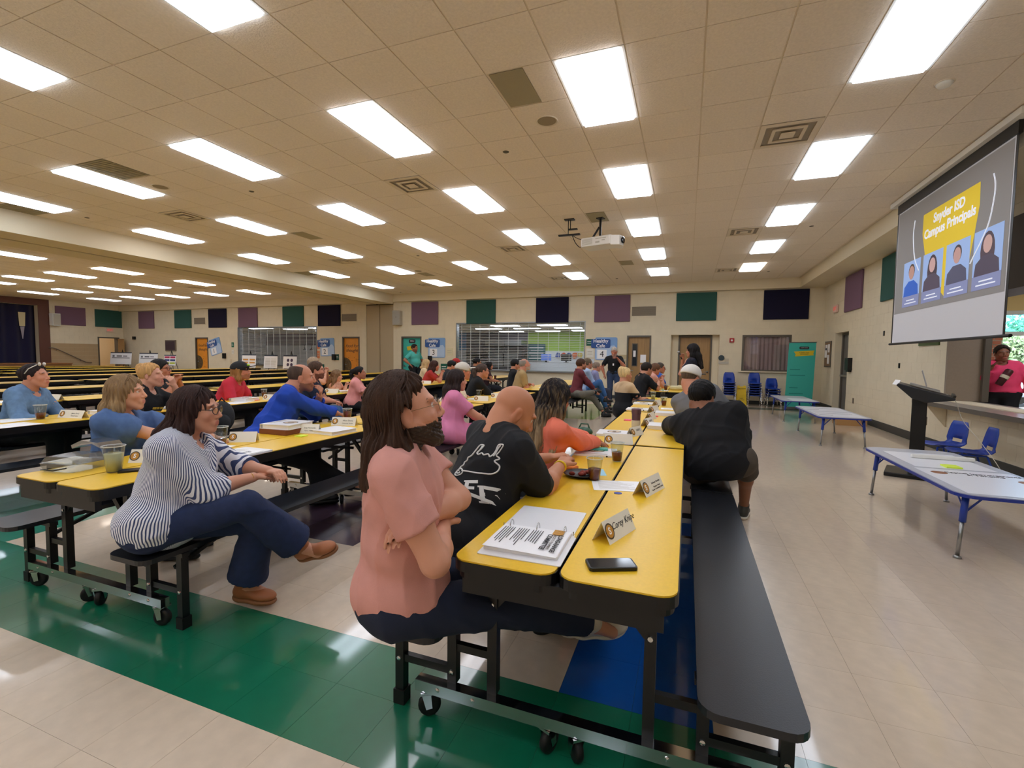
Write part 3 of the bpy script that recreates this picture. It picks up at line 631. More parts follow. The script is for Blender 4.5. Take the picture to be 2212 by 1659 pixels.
def tree(x, y, s, lab):
    t = thing('tree', lab, 'tree', (x, y, -.02)); r = random.Random(int(x*7+y))
    MB().tube([(0, 0, 0), (.1, .05, 1.2*s), (0, 0, 2.4*s)], .16*s, 8, r2=.08*s).build('trunk', M_bark, t, True)
    V = []; F = []
    for k in range(2600):
        a, b, c = r.gauss(0, .75), r.gauss(0, .75), r.gauss(0, .6); p = Vector((a*s, b*s, (3.1+c)*s)); q = .13*s
        u = Vector((r.uniform(-1, 1), r.uniform(-1, 1), r.uniform(-1, 1))).normalized()*q; v = u.orthogonal().normalized()*q*.7
        n = len(V); V += [p-u, p+v, p+u, p-v]; F.append((n, n+1, n+2, n+3))
    mb = MB().add(V, F); stuff(mb.build('foliage', M_leaf, t))
tree(13.0, 26, .62, 'leafy green tree outside, left one behind the entrance glass'); tree(17.3, 31.5, .8, 'large green tree outside behind the pink sweater'); tree(20.5, 40, 1.0, 'distant green tree outside the entrance')
tree(22.5, 31, .8, 'green tree outside at the right edge of the entrance')
def car(x, y, c, lab):
    t = thing('car', lab, 'car', (x, y, -.02), .3)
    MB().prism([(-2.1, .35), (2.1, .35), (2.15, .75), (1.3, .95), (.8, 1.4), (-.9, 1.42), (-1.6, .98), (-2.15, .9)], -.85, .85, axis='y').build('body', mat('car_'+c, c, .25, coat=1), t, bevel=.08)
    MB().prism([(1.2, .96), (.76, 1.34), (-.86, 1.36), (-1.5, .99)], -.87, .87, axis='y').build('window', mat('car_glass', '1d2429', .05), t)
    for a in (-1.35, 1.35):
        for b in (-.8, .8): MB().lathe([(0, -.1), (.33, -.1), (.33, .1), (0, .1)], (a, b, .33), 18, axis='y').build('wheel', M_rub, t)
car(12.3, 23.5, 'c9ced2', 'silver car parked outside the entrance glass'); car(9.9, 20.5, '7d8894', 'grey car parked outside beside the silver one')
# ================================================================ cafeteria tables
HALF = 2.37
def end_frame(tag_):   # in the XZ plane at y=0, table centre x=0
    mb = MB(); b = .019
    for s in (-1, 1):
        mb.box(s*.695-b, s*.695+b, -b, b, .05, .4); mb.box(s*.455-b, s*.455+b, -b, b, .15, .4)
        mb.box(s*.285-b, s*.285+b, -b, b, .15, .69)
        mb.box(min(s*.455, s*.695), max(s*.455, s*.695), -.012, .012, .18, .21); mb.box(min(s*.285, s*.455), max(s*.285, s*.455), -.012, .012, .28, .31)
        mb.bar((s*.275, 0, .5), (s*.12, 0, .68), .02, .03)
        mb.box(s*.575-.15, s*.575+.15, -.02, .02, .38, .402)
    mb.box(-.34, .34, -.02, .02, .66, .69)
    return mb.mesh('end_frame', M_blk)
FR_M = end_frame('')
RAIL_M = MB().box(-.6, .6, -.022, .022, .105, .15).box(-.6, .6, .0, .03, .098, .11).mesh('base_rail', M_chr)
BOLT = MB()
for s in (-1, 1):
    for (x, z) in ((.695, .195), (.455, .195), (.285, .5), (.5, .13), (.35, .13)): BOLT.lathe([(0, -.026), (.009, -.024), (.011, -.018)], (s*x, -.03 if z == .13 else (.008 if z == .195 and x < 0 else 0), z), 8, axis='y')
BOLT_M = BOLT.mesh('bolt', M_chr)
def caster():
    w = MB().lathe([(0, -.014), (.03, -.015), (.042, -.013), (.045, -.006), (.045, .006), (.042, .013), (.03, .015), (0, .014)], (.012, 0, .045), 18, axis='y').mesh('wheel', M_rub, True)
    f = MB().prism([(-.018, .1), (.018, .1), (.024, .04), (.0, .035)], -.024, -.019, axis='y').prism([(-.018, .1), (.018, .1), (.024, .04), (.0, .035)], .019, .024, axis='y').box(-.022, .022, -.024, .024, .093, .103).lathe([(0, .1), (.012, .1), (.01, .125), (0, .125)], n=8)
    return w, f.mesh('fork', M_chr)
CW, CFK = caster()
FOOT = MB().box(-.025, .025, -.025, .025, 0, .06)
FOOT_M = FOOT.mesh('foot_cap', M_rub)
_tt = {}
def halfmeshes(w0, w1, yel):
    """w0,w1: near/far corners rounded"""
    k = (w0, w1)
    if k in _tt: return _tt[k]
    L = HALF; out = []
    for s in (0, 1):
        x0, x1 = ((-.37, -.004) if s == 0 else (.004, .37))
        r = .055 if (w0 or w1) else .012
        c = (w0, w1, w1, w0)
        y = MB().rrect(x0+.004, x1-.004, .004, L-.004, r, .733, .74, corners=c).mesh('tabletop', M_yel)
        e = MB().rrect(x0, x1, 0, L, r+.004, .7, .7345, corners=c).rrect(x0+.012, x1-.012, .012, L-.012, r, .672, .7, 0, corners=c).mesh('edge_band', M_blk)
        out.append((y, e))
    b = MB().rrect(-.145, .145, .0, L, .06 if (w0 or w1) else .01, .405, .43, corners=(w0, w1, w1, w0)).mesh('bench', M_blktop)
    ap_ = MB().box(-.33, .33, .02, .05, .62, .7).box(-.04, .04, .1, L-.1, .6, .66).mesh('apron', M_blk)
    _tt[k] = (out, b, ap_); return _tt[k]
NAMES = {}
def table(cx, y0, halves, label, detail=True, blank=False):
    t = thing('cafeteria_table', label, 'table', (cx, y0, 0), 0, 'folding cafeteria bench tables')
    def put(n, me, loc, par=t, rz=0):
        o = link(n, me, par); o.location = loc; o.rotation_euler = (0, 0, rz); return o
    for h in range(halves):
        w0, w1 = (h == 0), (h == halves-1)
        tops, b, apm = halfmeshes(int(w0), int(w1), 1); yy = h*(HALF+.055)
        for y, e in tops: put('tabletop', y, (0, yy, 0)); put('edge_band', e, (0, yy, 0))
        for s in (-1, 1): put('bench', b, (s*.575, yy, 0))
        put('apron', apm, (0, yy, 0))
        ends = [.2, HALF-.2] if halves == 1 or True else []
        for q in ends:
            put('end_frame', FR_M, (0, yy+q, 0))
            if detail:
                put('base_rail', RAIL_M, (0, yy+q-.03, 0)); stuff(put('bolt', BOLT_M, (0, yy+q, 0))); put('foot_cap', FOOT_M, (-.695, yy+q, 0)); put('foot_cap', FOOT_M, (.695, yy+q, 0))
                for cxx, rz in ((-.56, .5), (-.06, 1.2), (.05, 2.2), (.56, .3)):
                    w_ = put('caster_fork', CFK, (cxx, yy+q-.03, 0), t, rz); put('wheel', CW, (0, 0, 0), w_)
        if detail:
            mb = MB()
            for s in (-.2, .2): mb.bar((s, .25, .56), (s, .75, .67), .025, .025)
            for s in (-.2, .2): mb.bar((s, HALF-.25, .56), (s, HALF-.75, .67), .025, .025)
            for s in (-.575, .575): mb.bar((s, .24, .28), (s, .6, .4), .02, .02).bar((s, HALF-.24, .28), (s, HALF-.6, .4), .02, .02)
            mb.build('brace', M_blk, t).location = (0, yy, 0)
    return t
CA, CB_, CC, CD, CE, CFX, CG, CH = -.37, -3.11, -6.07, -8.52, -11.15, -13.75, -16.6, -19.5
table(CA, 1.385, 2, 'yellow-topped black bench table nearest the viewer, with the open binder and phone')
table(CA, 6.26, 1, 'yellow bench table end-on behind the nearest one, where the blonde-bun woman sits')
table(CA, 10.2, 1, 'yellow bench table near the presenter, where the black-polo man sits')
table(CB_, 1.41, 2, 'yellow bench table at the left front, where the striped-shirt woman sits')
table(CB_, 6.3, 1, 'yellow bench table between the black-cardigan woman and the pink-dress woman')
table(CB_, 9.3, 2, 'yellow bench table where the khaki-shirt man folds his arms and the maroon-shirt man sits', False)
table(CC, 1.43, 2, 'yellow bench table at the left edge, where the denim-jacket woman sits')
table(CC, 6.35, 2, 'yellow bench table where the ponytail woman in light pink sits beside it', False)
table(CC, 11.4, 2, 'yellow bench table below the serving hatch with the paper-holding woman', False)
for cx, ys, nm in ((CD, (1.5, 6.5, 11.4), 'fourth row from the right'), (CE, (1.6, 6.6, 11.2), 'fifth row from the right, under the beam'), (CFX, (2.0, 7.0, 11.9), 'sixth row from the right'), (CG, (2.4, 7.4, 12.2), 'seventh row from the right'), (CH, (2.8, 7.8, 12.6), 'eighth row from the right'), (-22.2, (4.0, 9.0), 'ninth row from the right'), (-24.9, (4.5, 9.5), 'tenth row from the right'), (-27.0, (5.0, 10.0), 'last row, nearest the stage')):
    for k, y in enumerate(ys): table(cx, y, 2, 'empty yellow bench table, '+nm+', '+('near segment', 'middle segment', 'far segment')[k], False)
# ================================================================ blue activity tables
M_btop = mat('blue_table_top', 'b9bcc6', .3, var=.05, vscale=20); M_bedge = mat('blue_edge', '26378f', .45); M_bleg = mat('blue_leg', '21409f', .4)
M_poster = mat('poster_sheet', 'e9ebf2', .28); M_tan = mat('tan_leather_sole', 'c09f77', .7)
def act(x0, x1, y0, y1, label, posters):
    t = thing('activity_table', label, 'table', (x0, y0, 0), 0, 'low blue activity tables'); W = x1-x0; L = y1-y0
    MB().rrect(.006, W-.006, .006, L-.006, .12, .488, .5).build('tabletop', M_btop, t)
    MB().rrect(0, W, 0, L, .125, .472, .494).build('edge_band', M_bedge, t)
    for a, b, sx, sy in ((.1, .14, 1, 1), (W-.1, .14, -1, 1), (.1, L-.14, 1, -1), (W-.1, L-.14, -1, -1)):
        l = MB().tube([(a, b, .472), (a-.015*sx, b-.008*sy, .27)], .021, 10).build('leg', M_bleg, t, True)
        MB().tube([(a-.015*sx, b-.008*sy, .28), (a-.034*sx, b-.016*sy, .02)], .013, 10).build('leg_extension', M_steel, l, True)
        MB().lathe([(0, 0), (.026, 0), (.024, .014), (.01, .022)], (a-.034*sx, b-.016*sy, 0), 10).build('glide', M_steel, l, True)
        MB().bar((a, b, .34), (a+.11*sx, b, .47), .006, .012).bar((a, b, .34), (a, b+.14*sy, .47), .006, .012).build('leg_brace', M_bleg, t)
    for (a, b, c, d, cover) in posters:
        p = MB().box(a, b, c, d, .5012, .503).build('poster_board', M_poster, None); p.location = (x0, y0, 0); tag(p, cover, 'poster')
    return t
act(1.83, 2.6, 4.15, 6.1, 'low blue-edged activity table nearest the viewer, by the lectern', [])
act(2.08, 2.84, 9.0, 10.95, 'low blue-edged activity table in the middle of the three', [])
act(2.08, 2.84, 12.2, 14.0, 'low blue-edged activity table farthest away, in front of the teal banner', [])
def sheet(name, x0, x1, y0, y1, z, label, cat='poster', m=M_poster, grp=None, h=.002):
    o = MB().box(x0-(x0+x1)/2, x1-(x0+x1)/2, y0-(y0+y1)/2, y1-(y0+y1)/2, 0, h).build(name, m); o.location = ((x0+x1)/2, (y0+y1)/2, z); return tag(o, label, cat, grp)
p = sheet('poster_sheet', 1.9, 2.55, 4.2, 5.05, .501, 'white printed poster on the near blue table with an orange seal')
MB().lathe([(0, 0), (.055, 0), (.055, .001), (0, .001)], (-.21, .27, .002), 24).build('seal_print', mat('rust_seal', '8f5a38', .5), p)
text('lettering', 'Capital Improvements\n& Timeline', .055, M_ink, p, frame((.08, .27, .003), (1, 0, 0), (0, 1, 0)))
MB().lathe([(0, 0), (.055, 0), (.055, .001), (0, .001)], (.27, .1, .002), 24).build('seal_print', mat('rust_seal', '8f5a38', .5), p)
sheet('poster_sheet', 1.93, 2.5, 5.1, 5.85, .501, 'blank white poster on the far half of the near blue table')
o = MB().box(-.24, .24, -.02, .02, 0, .035).build('document_tube', M_lframe, None, bevel=.008); o.location = (2.3, 5.55, .504); tag(o, 'long white ruler-like box lying on the near blue table', 'box')
sheet('sticky_note', 2.16, 2.27, 5.12, 5.24, .504, 'yellow-green sticky pad on the near blue table', 'note pad', mat('lime_note', 'd8f04a', .6), h=.012)
for k, (a, b) in enumerate(((9.1, 9.9), (10.0, 10.85))):
    p = sheet('poster_sheet', 2.13, 2.78, a, b, .501, 'white printed poster on the middle blue table, '+('near half', 'far half')[k])
    MB().box(-.3, -.1, -.2, -.17, .002, .003).box(-.3, .25, .1, .11, .002, .003).build('print', M_ink, p)
sheet('poster_sheet', 2.3, 2.78, 12.3, 13.1, .501, 'white printed poster on the farthest blue table')
# ================================================================ lectern
t = thing('lectern', 'black pedestal lectern with a slanted top beneath the screen', 'lectern', (2.73, 7.2, 0), -.37)
MB().box(-.3, .3, -.27, .27, 0, .05).build('base', M_blk, t, bevel=.01)
MB().box(-.075, .07, -.1, .1, .05, 1.0).build('post', M_blk, t, bevel=.008)
MB().prism([(-.21, 1.165), (.31, 1.01), (.31, .985), (.05, .94), (-.08, .99), (-.23, 1.14)], -.28, .28, axis='y').build('desk_top', M_blktop, t, bevel=.008)
MB().prism([(.285, 1.02), (.31, 1.012), (.315, 1.04), (.29, 1.045)], -.27, .27, axis='y').build('book_stop', M_blk, t)
t = thing('laptop', 'silver laptop open on the black lectern, seen edge-on', 'laptop', (2.78, 7.2, 1.09), -.37)
MB().prism([(-.15, .06), (.13, -.025), (.13, -.01), (-.15, .075)], -.16, .16, axis='y').build('keyboard_base', mat('laptop_silver', 'a8a9ab', .35, .7), t)
MB().prism([(-.02-.02, .235), (-.03-.02, .23), (.0, .035), (.01, .04)], -.16, .16, axis='y').build('lid', mat('laptop_silver', 'a8a9ab', .35, .7), t)
o = MB().prism([(-.03, .0), (.0, .06), (.004, .058), (-.02, .0)], -.06, .1, axis='y').build('paper_tent', M_wht); o.location = (2.5, 7.2, 1.14); tag(o, 'white folded paper at the left edge of the lectern top', 'paper')
pts = [(3.0, 7.25, 1.04), (3.12, 7.3, .95), (3.2, 7.3, .72), (3.32, 7.2, .5), (3.38, 7.0, .3), (3.42, 6.8, .1), (3.45, 6.6, .006), (3.5, 6.2, .006)]
def smooth_path(P, n=6):
    P = [Vector(p) for p in P]; out = []
    for i in range(len(P)-1):
        a, b, c, d = P[max(i-1, 0)], P[i], P[i+1], P[min(i+2, len(P)-1)]
        for k in range(n):
            t_ = k/n; out.append(.5*((2*b)+(-a+c)*t_+(2*a-5*b+4*c-d)*t_*t_+(-a+3*b-3*c+d)*t_**3))
    return out+[P[-1]]
tag(MB().tube(smooth_path(pts), .004, 6).build('white_cable', mat('white_cord', 'd9d5c8', .5), None, True), 'thin white cable hanging from the lectern down to the floor', 'cable')
# ================================================================ blue stacking chairs
M_bplast = mat('blue_plastic', '1c3f9e', .35, bump=.02)
def shell_mesh():
    # seat + back swept shell with a lumbar opening
    mb = MB(); prof = [(-.20, .325), (-.17, .335), (-.05, .325), (.08, .318), (.135, .33), (.163, .37), (.176, .415), (.192, .5), (.207, .59), (.215, .645)]
    W = [.17, .185, .19, .185, .165, .165, .17, .165, .15, .12]; n = 8; V = []
    for (y, z), wd in zip(prof, W):
        for j in range(n+1):
            a = -1+2*j/n; V.append((a*wd, y-abs(a)**2*.02*(1 if z > .4 else 0), z+(abs(a)**3)*.015*(1 if z < .35 else 0)))
    F = []
    for i in range(len(prof)-1):
        for j in range(n):
            if i == 5 and 2 <= j <= 5: continue
            F.append((i*(n+1)+j, i*(n+1)+j+1, (i+1)*(n+1)+j+1, (i+1)*(n+1)+j))
    me = mb.add(V, F).mesh('seat_shell', M_bplast, True); return me
SHELL = shell_mesh()
def legs_mesh(m):
    mb = MB()
    for s in (-1, 1):
        mb.tube([(s*.15, -.16, .31), (s*.19, -.2, .02)], .011, 8, 0).tube([(s*.15, .1, .31), (s*.19, .19, .02)], .011, 8, 0)
        mb.tube([(s*.15, -.16, .31), (s*.15, .1, .31)], .011, 8, 0)
        for y in (-.2, .19): mb.lathe([(0, 0), (.02, 0), (.018, .02), (.01, .03)], (s*.19, y, 0), 10, 1)
    mb.tube([(-.15, -.03, .31), (.15, -.03, .31)], .01, 8, 0)
    return mb
LEG_B = legs_mesh(0).mesh('leg_frame', [M_bplast, M_chr], True); LEG_C = legs_mesh(0).mesh('leg_frame', [M_chr, M_chr], True)
def chair(loc, rz, label, legm, group):
    t = thing('school_chair', label, 'chair', loc, rz, group); s = link('seat_shell', SHELL, t); m = s.modifiers.new('S', 'SOLIDIFY'); m.thickness = .007; m.offset = 0
    link('leg_frame', legm, t); return t
for (x, y, n, lab) in ((1.26, 16.15, 6, 'left'), (1.98, 16.15, 6, 'middle'), (2.46, 16.0, 4, 'right')):
    for k in range(n):
        ordn = ['lowest', 'second from floor', 'third from floor', 'fourth from floor', 'fifth from floor'][k] if k < n-1 else 'topmost'
        chair((x, y, k*.075), 0 if lab != 'right' else .1, f'blue school chair, {ordn} in the {lab} stack under the curtained window', LEG_C, f'blue chairs in the {lab} stack')
chair((3.25, 7.85, 0), -PI/2+.2, 'blue school chair against the right wall, the left one of the pair', LEG_B, None)
chair((3.3, 7.3, 0), -PI/2-.1, 'blue school chair against the right wall, the right one of the pair', LEG_B, None)
# wet floor sign
t = thing('wet_floor_sign', 'yellow folding wet-floor sign between the blue chair stacks', 'sign', (1.62, 16.2, 0)); My = mat('sign_yellow', 'e3bf1c', .5)
for s in (-1, 1):
    MB().prism([(-.15, 0), (-.07, 0), (-.07, .06), (.07, .06), (.07, 0), (.15, 0), (.12, .62), (.06, .64), (.05, .6), (-.05, .6), (-.06, .64), (-.12, .62)], -.008, .008, axis='y').build('panel', My, t).matrix_local = Matrix.Translation((0, s*.13, 0)) @ Matrix.Rotation(s*.2, 4, 'X')
text('lettering', 'CAUTION', .05, M_ink, t, frame((0, -.06, .53), (1, 0, 0), (0, .2, .98)))
text('lettering', 'WET\nFLOOR', .05, M_ink, t, frame((0, -.115, .2), (1, 0, 0), (0, .2, .98)))
# teal roll-up banner
t = thing('rollup_banner', 'tall teal roll-up banner standing beside the curtained window', 'banner', (3.05, 15.55, 0), .12)
MB().prism([(-.36, .08), (.36, .08), (.4, 1.95), (-.3, 1.93)], 0, .004, axis='y').build('banner_cloth', M_teald, t)
MB().box(-.38, .38, -.05, .07, 0, .08).build('base', M_steel, t, bevel=.01); MB().tube([(-.31, .0, 1.94), (.41, .0, 1.955)], .012).build('top_bar', M_steel, t)
MB().tube([(0, .03, .05), (.04, .02, 1.94)], .009).build('pole', M_blk, t)
MB().prism([(-.17, 1.68), (.36, 1.72), (.33, 1.62), (.36, 1.58), (-.14, 1.54), (-.12, 1.6)], -.003, -.0005, axis='y').build('ribbon_print', mat('yellow_print', 'dcc22e', .6), t)
MB().rrect(-.03, .22, 1.75, 1.83, .03, -.003, -.0005, axis='y').build('badge_print', M_ink, t)
text('lettering', 'STUDENT CHOICE', .022, M_wht, t, frame((.095, -.004, 1.79), (1, 0, 0), (0, 0, 1)))
text('lettering', 'A FRESH TAKE\nON LUNCH', .04, M_ink, t, frame((.1, -.004, 1.63), (1, 0, 0), (0, 0, 1)))
mb = MB()
for k, (z, l) in enumerate(((1.15, .26), (.98, .4), (.62, .22), (.45, .36))): mb.box(-.25, -.25+l, -.003, -.0005, z, z+.03)
mb.build('print', mat('teal_print_dark', '2a938a', .6), t)
o = MB().box(-.28, .28, -.18, .18, 0, .13).prism([(-.28, .13), (.0, .13), (-.05, .2), (-.3, .19)], -.18, .18, axis='y').build('cardboard_box', mat('cardboard', 'b0895a', .8)); o.location = (3.45, 12.4, 0); tag(o, 'crumpled tan cardboard box on the floor by the right wall', 'box')
tag(MB().prism([(3.1, .0), (3.8, .0), (3.7, .16), (3.35, .2), (3.15, .1)], 14.5, 15.0, axis='y').build('black_bag', M_blk), 'low black bag on the floor behind the far blue table', 'bag')
# ================================================================ projection screen
t = thing('projection_screen', 'large pull-down projection screen showing a yellow title slide', 'screen', (3.06, 7.74, 1.72))
MB().box(-.004, .004, -1.42, 1.42, .0, 2.15).build('screen_fabric', mat('screen_fabric', 'c8c7ca', .8, emit='b9b9bf', estr=.12), t)
for s in (-1, 1): MB().box(-.006, -.004, s*1.42-.02, s*1.42+.02, 0, 2.15).build('black_border', M_blk, t)
MB().tube([(0, -1.52, -.012), (0, 1.5, -.012)], .018, 10).build('weight_bar', M_blk, t)
MB().box(-.08, .09, -1.6, 1.55, 2.15, 2.22).build('case', M_lframe, t)
MB().box(-.02, .02, -1.45, 1.42, 2.02, 2.15).build('top_shadow_gap', M_blk, t)
def smooth2_(P): return [(q.x, q.y) for q in smooth_path([(a, b, 0) for a, b in P], 5)]
def sl(y, z): return (-.006, 1.42-y*2.84, z*2.15)       # slide coordinates, y from the left as seen by the audience
def poly(pts, m, name='slide_art', x=-.0075):
    P = [(1.42-a*2.84, b*2.15) for a, b in pts]; MB().prism(P, x, x+.0012, axis='x').build(name, m, t)
SY = mat('slide_yellow', 'e3c534', .8, emit='e8cb3a', estr=.22); SB = mat('slide_sky', '9db8e6', .8, emit='9db8e6', estr=.25)
SWH = mat('slide_white', 'e8eefc', .8, emit='e8eefc', estr=.3)
SG = mat('slide_slate', '8c94bd', .8, emit='8c94bd', estr=.2)
poly([(.015, .21), (.985, .21), (.985, .93), (.015, .93)], mat('slide_grey', '9f9c99', .85), 'slide_ground', -.0065)
poly([(.306, .823), (.785, .82), (.79, .7), (.765, .55), (.74, .42), (.55, .26), (.4, .4), (.345, .55), (.305, .7)], SY)
text('lettering', 'Snyder ISD\nCampus Principals', .17, SWH, t, frame((-.0105, 1.42-.548*2.84, .722*2.15), (0, -1, 0), (0, 0, 1)), ext=.001, bold=.005)
for pts_ in ([(.215, .823), (.205, .74), (.215, .65), (.238, .558), (.29, .47)], [(.873, .819), (.888, .76), (.884, .68), (.852, .553), (.75, .4)]):
    MB().tube([(-.0082, 1.42-a*2.84, b*2.15) for a, b in smooth2_(pts_)], .008, 5).build('slide_arc', SWH, t)
def el(cx_, cz_, rx, rz_, mm, x, nm): poly([(cx_+rx*math.cos(q), cz_+rz_*math.sin(q)) for q in np.linspace(0, 2*PI, 17)[:-1]], mm, nm, x)
for k, (c, hair, skin, fem) in enumerate((('3a68c9', '5b4a40', 'c2988a', 0), ('5a5060', '4f4148', 'd0aca8', 1), ('5c5c72', '4f454c', 'c79f98', 0), ('58505f', '5a4c54', 'cba8a0', 1))):
    a = .115+k*.2185; b = a+.19; z0, z1, z2 = .245, .318, .555; cxm = (a+b)/2; cz = z1+.155; m_ = lambda cc: mat('slide_'+cc, cc, .8, emit=cc, estr=.2)
    poly([(a, z1), (b, z1), (b, z2), (a, z2)], SB, 'portrait_ground', -.009); poly([(a, z0), (b, z0), (b, z1), (a, z1)], SG, 'caption_band', -.0095)
    if fem: el(cxm, cz-.035, .047, .1, m_(hair), -.0098, 'portrait_hair')
    else: el(cxm, cz+.01, .034, .05, m_(hair), -.0098, 'portrait_hair')
    poly([(a+.012, z1), (b-.012, z1), (b-.02, z1+.065), (cxm+.03, z1+.1), (cxm-.03, z1+.1), (a+.02, z1+.065)], m_(c), 'portrait_clothes', -.0104)
    el(cxm, cz, .029, .046, m_(skin), -.0112, 'portrait_face')
    MB().box(-.0105, -.0098, 1.42-(b-.05)*2.84, 1.42-(a+.05)*2.84, .285*2.15, .292*2.15).box(-.0105, -.0098, 1.42-(b-.03)*2.84, 1.42-(a+.03)*2.84, .265*2.15, .272*2.15).build('caption_print', SWH, t)
# ================================================================ projector
t = thing('ceiling_projector', 'white projector hanging from the ceiling on a black mount', 'projector', (-1.55, 8.6, 3.5), -.25)
MB().rrect(-.3, .3, -.2, .2, .05, -.07, .09).build('body', mat('projector_white', 'e4e2dc', .4), t, bevel=.015)
MB().prism([(.28, -.2), (.42, -.12), (.44, .02), (.36, .19), (.28, .2)], -.09, .08).build('lens_hood', mat('projector_white', 'e4e2dc', .4), t, bevel=.01)
MB().lathe([(0, 0), (.05, .0), (.06, .03), (.045, .035), (0, .03)], (.43, -.03, 0), 18, axis='x').build('lens', mat('lens_glass', '101418', .05), t)
for k in range(6): MB().box(-.26, -.06, -.203, -.199, -.04+k*.018, -.032+k*.018).build('vent_slot', M_grey, t)
MB().box(0, .2, -.203, -.199, .04, .052).box(.0, .08, -.203, -.199, -.03, .0).box(.12, .18, -.203, -.199, .0, .02).build('port_panel', M_grey, t)
MB().tube([(0, 0, .1), (0, 0, .46)], .022, 10).box(-.06, .06, -.06, .06, .44, .46).box(-.1, .1, -.08, .08, .09, .11).bar((-.02, 0, .3), (-.16, .0, .11), .02, .03).build('ceiling_mount', M_blk, t)
t = thing('antenna_bracket', 'black bracket with cables on the ceiling left of the projector', 'bracket', (-2.1, 8.5, CEIL))
MB().box(-.09, .09, -.05, .05, -.02, 0).tube([(-.02, 0, 0), (-.02, 0, -.28)], .008).tube([(.02, 0, 0), (.02, 0, -.2)], .008).build('mount_plate', M_blk, t)
MB().box(-.2, .2, -.03, .03, -.3, -.275).box(-.02, .15, -.03, .03, -.2, -.18).build('bar', M_blk, t)
tag(MB().tube(smooth_path([(-2.05, 8.5, 3.67), (-1.98, 8.5, 3.52), (-1.9, 8.52, 3.44), (-1.86, 8.56, 3.5)]), .007, 6).tube(smooth_path([(-2.05, 8.5, 3.67), (-1.95, 8.5, 3.6), (-1.88, 8.54, 3.58), (-1.84, 8.58, 3.52)]), .006, 6).build('projector_cable', M_blk, None, True), 'looping black cables between ceiling bracket and projector', 'cable')
# ================================================================ things on the walls
def wallbox(name, label, cat, x, z, w_, h, m, d=.03, y=YB, grp=None):
    o = MB().box(-w_/2, w_/2, -d, 0, -h/2, h/2).build(name, m, None, bevel=min(.005, d/3)); o.location = (x, y, z); return tag(o, label, cat, grp)
t = thing('wall_speaker', 'pale grey wall loudspeaker between the partition and the mauve panel', 'speaker', (-11.37, YB-.02, 2.98), .25)
MB().prism([(-.2, -.02), (.2, -.02), (.16, -.26), (-.16, -.26)], -.3, .3).build('cabinet', mat('speaker_putty', 'b7b1a4', .6), t, bevel=.02)
MB().box(-.15, .15, -.268, -.26, -.27, .27).build('grille', mat('speaker_mesh', 'a9a498', .8, bump=.5, bscale=400), t); MB().lathe([(0, -.272), (.015, -.27), (.015, -.26)], (0, 0, .03), 10, axis='y').build('badge', M_blk, t)
MB().box(-.03, .03, -.03, .02, -.1, .1).build('bracket', M_blk, t)
t = thing('wall_speaker', 'white wall loudspeaker on the stage wall beside the mauve panel', 'speaker', (XL+.02, 13.68, 2.98), PI/2+.1)
MB().prism([(-.2, -.02), (.2, -.02), (.16, -.24), (-.16, -.24)], -.3, .3).build('cabinet', M_lframe, t, bevel=.02); MB().box(-.15, .15, -.248, -.24, -.27, .27).build('grille', M_grey, t)
def exit_sign(loc, rz, lab):
    t = thing('exit_sign', lab, 'sign', loc, rz); MB().box(-.16, .16, -.05, 0, -.1, .1).build('housing', mat('exit_housing', 'e6c5b8', .5), t, bevel=.008)
    text('lettering', 'EXIT', .13, mat('exit_red', 'e2736a', .5, emit='ee6a60', estr=.35), t, frame((0, -.052, 0), (1, 0, 0), (0, 0, 1)), bold=.004)
exit_sign((XR-.01, 15.45, 2.88), -PI/2, 'pink-lit exit sign on the right wall above the grey door'); exit_sign((XL+.01, 16.05, 2.6), PI/2, 'red exit sign on the stage wall above the open door')
t = thing('fire_alarm', 'red square fire alarm strobe right of the recessed door', 'alarm', (1.33, YB, 2.05)); MB().box(-.07, .07, -.05, 0, -.07, .07).build('body', mat('alarm_red', 'a8262a', .4), t, bevel=.006); MB().lathe([(0, -.07), (.03, -.065), (.035, -.05)], n=12, axis='y').build('lens', M_wht, t)
t = thing('hearing_room_sign', 'round dark logo sign above two small tan plates by the recessed door', 'sign', (1.1, YB, 1.4))
MB().lathe([(0, -.02), (.09, -.02), (.09, 0)], (-.06, 0, .08), 18, axis='y').build('disc', mat('sign_dark', '2f3f46', .5), t); MB().box(-.14, .16, -.02, 0, -.12, -.04).build('lower_plate', M_grey, t); MB().box(.04, .16, -.02, 0, -.03, .06).build('side_plate', M_card, t)
t = thing('notice_board', 'grey-framed notice board with papers on the right wall near the corner', 'board', (XR-.02, 16.1, 1.62))
MB().box(0, .02, -.32, .32, -.38, .38).build('frame', M_dkframe, t); MB().box(-.004, 0, -.28, .28, -.34, .34).build('cork', mat('cork', '8f7358', .8), t)
for (a, b, w_, h) in ((-.2, -.28, .2, .26), (.05, -.1, .22, .28), (-.22, .05, .18, .24), (.02, .12, .2, .16)): MB().box(-.008, -.004, a, a+w_, b, b+h).build('sheet', M_wht, t)
o = MB().box(-.1, 0, -.13, .13, -.16, .16).box(-.08, 0, -.1, .1, -.2, -.16).build('towel_dispenser', M_blk, None, bevel=.01); o.location = (XR, 14.05, 1.35); tag(o, 'black dispenser beside the grey door on the right wall', 'dispenser')
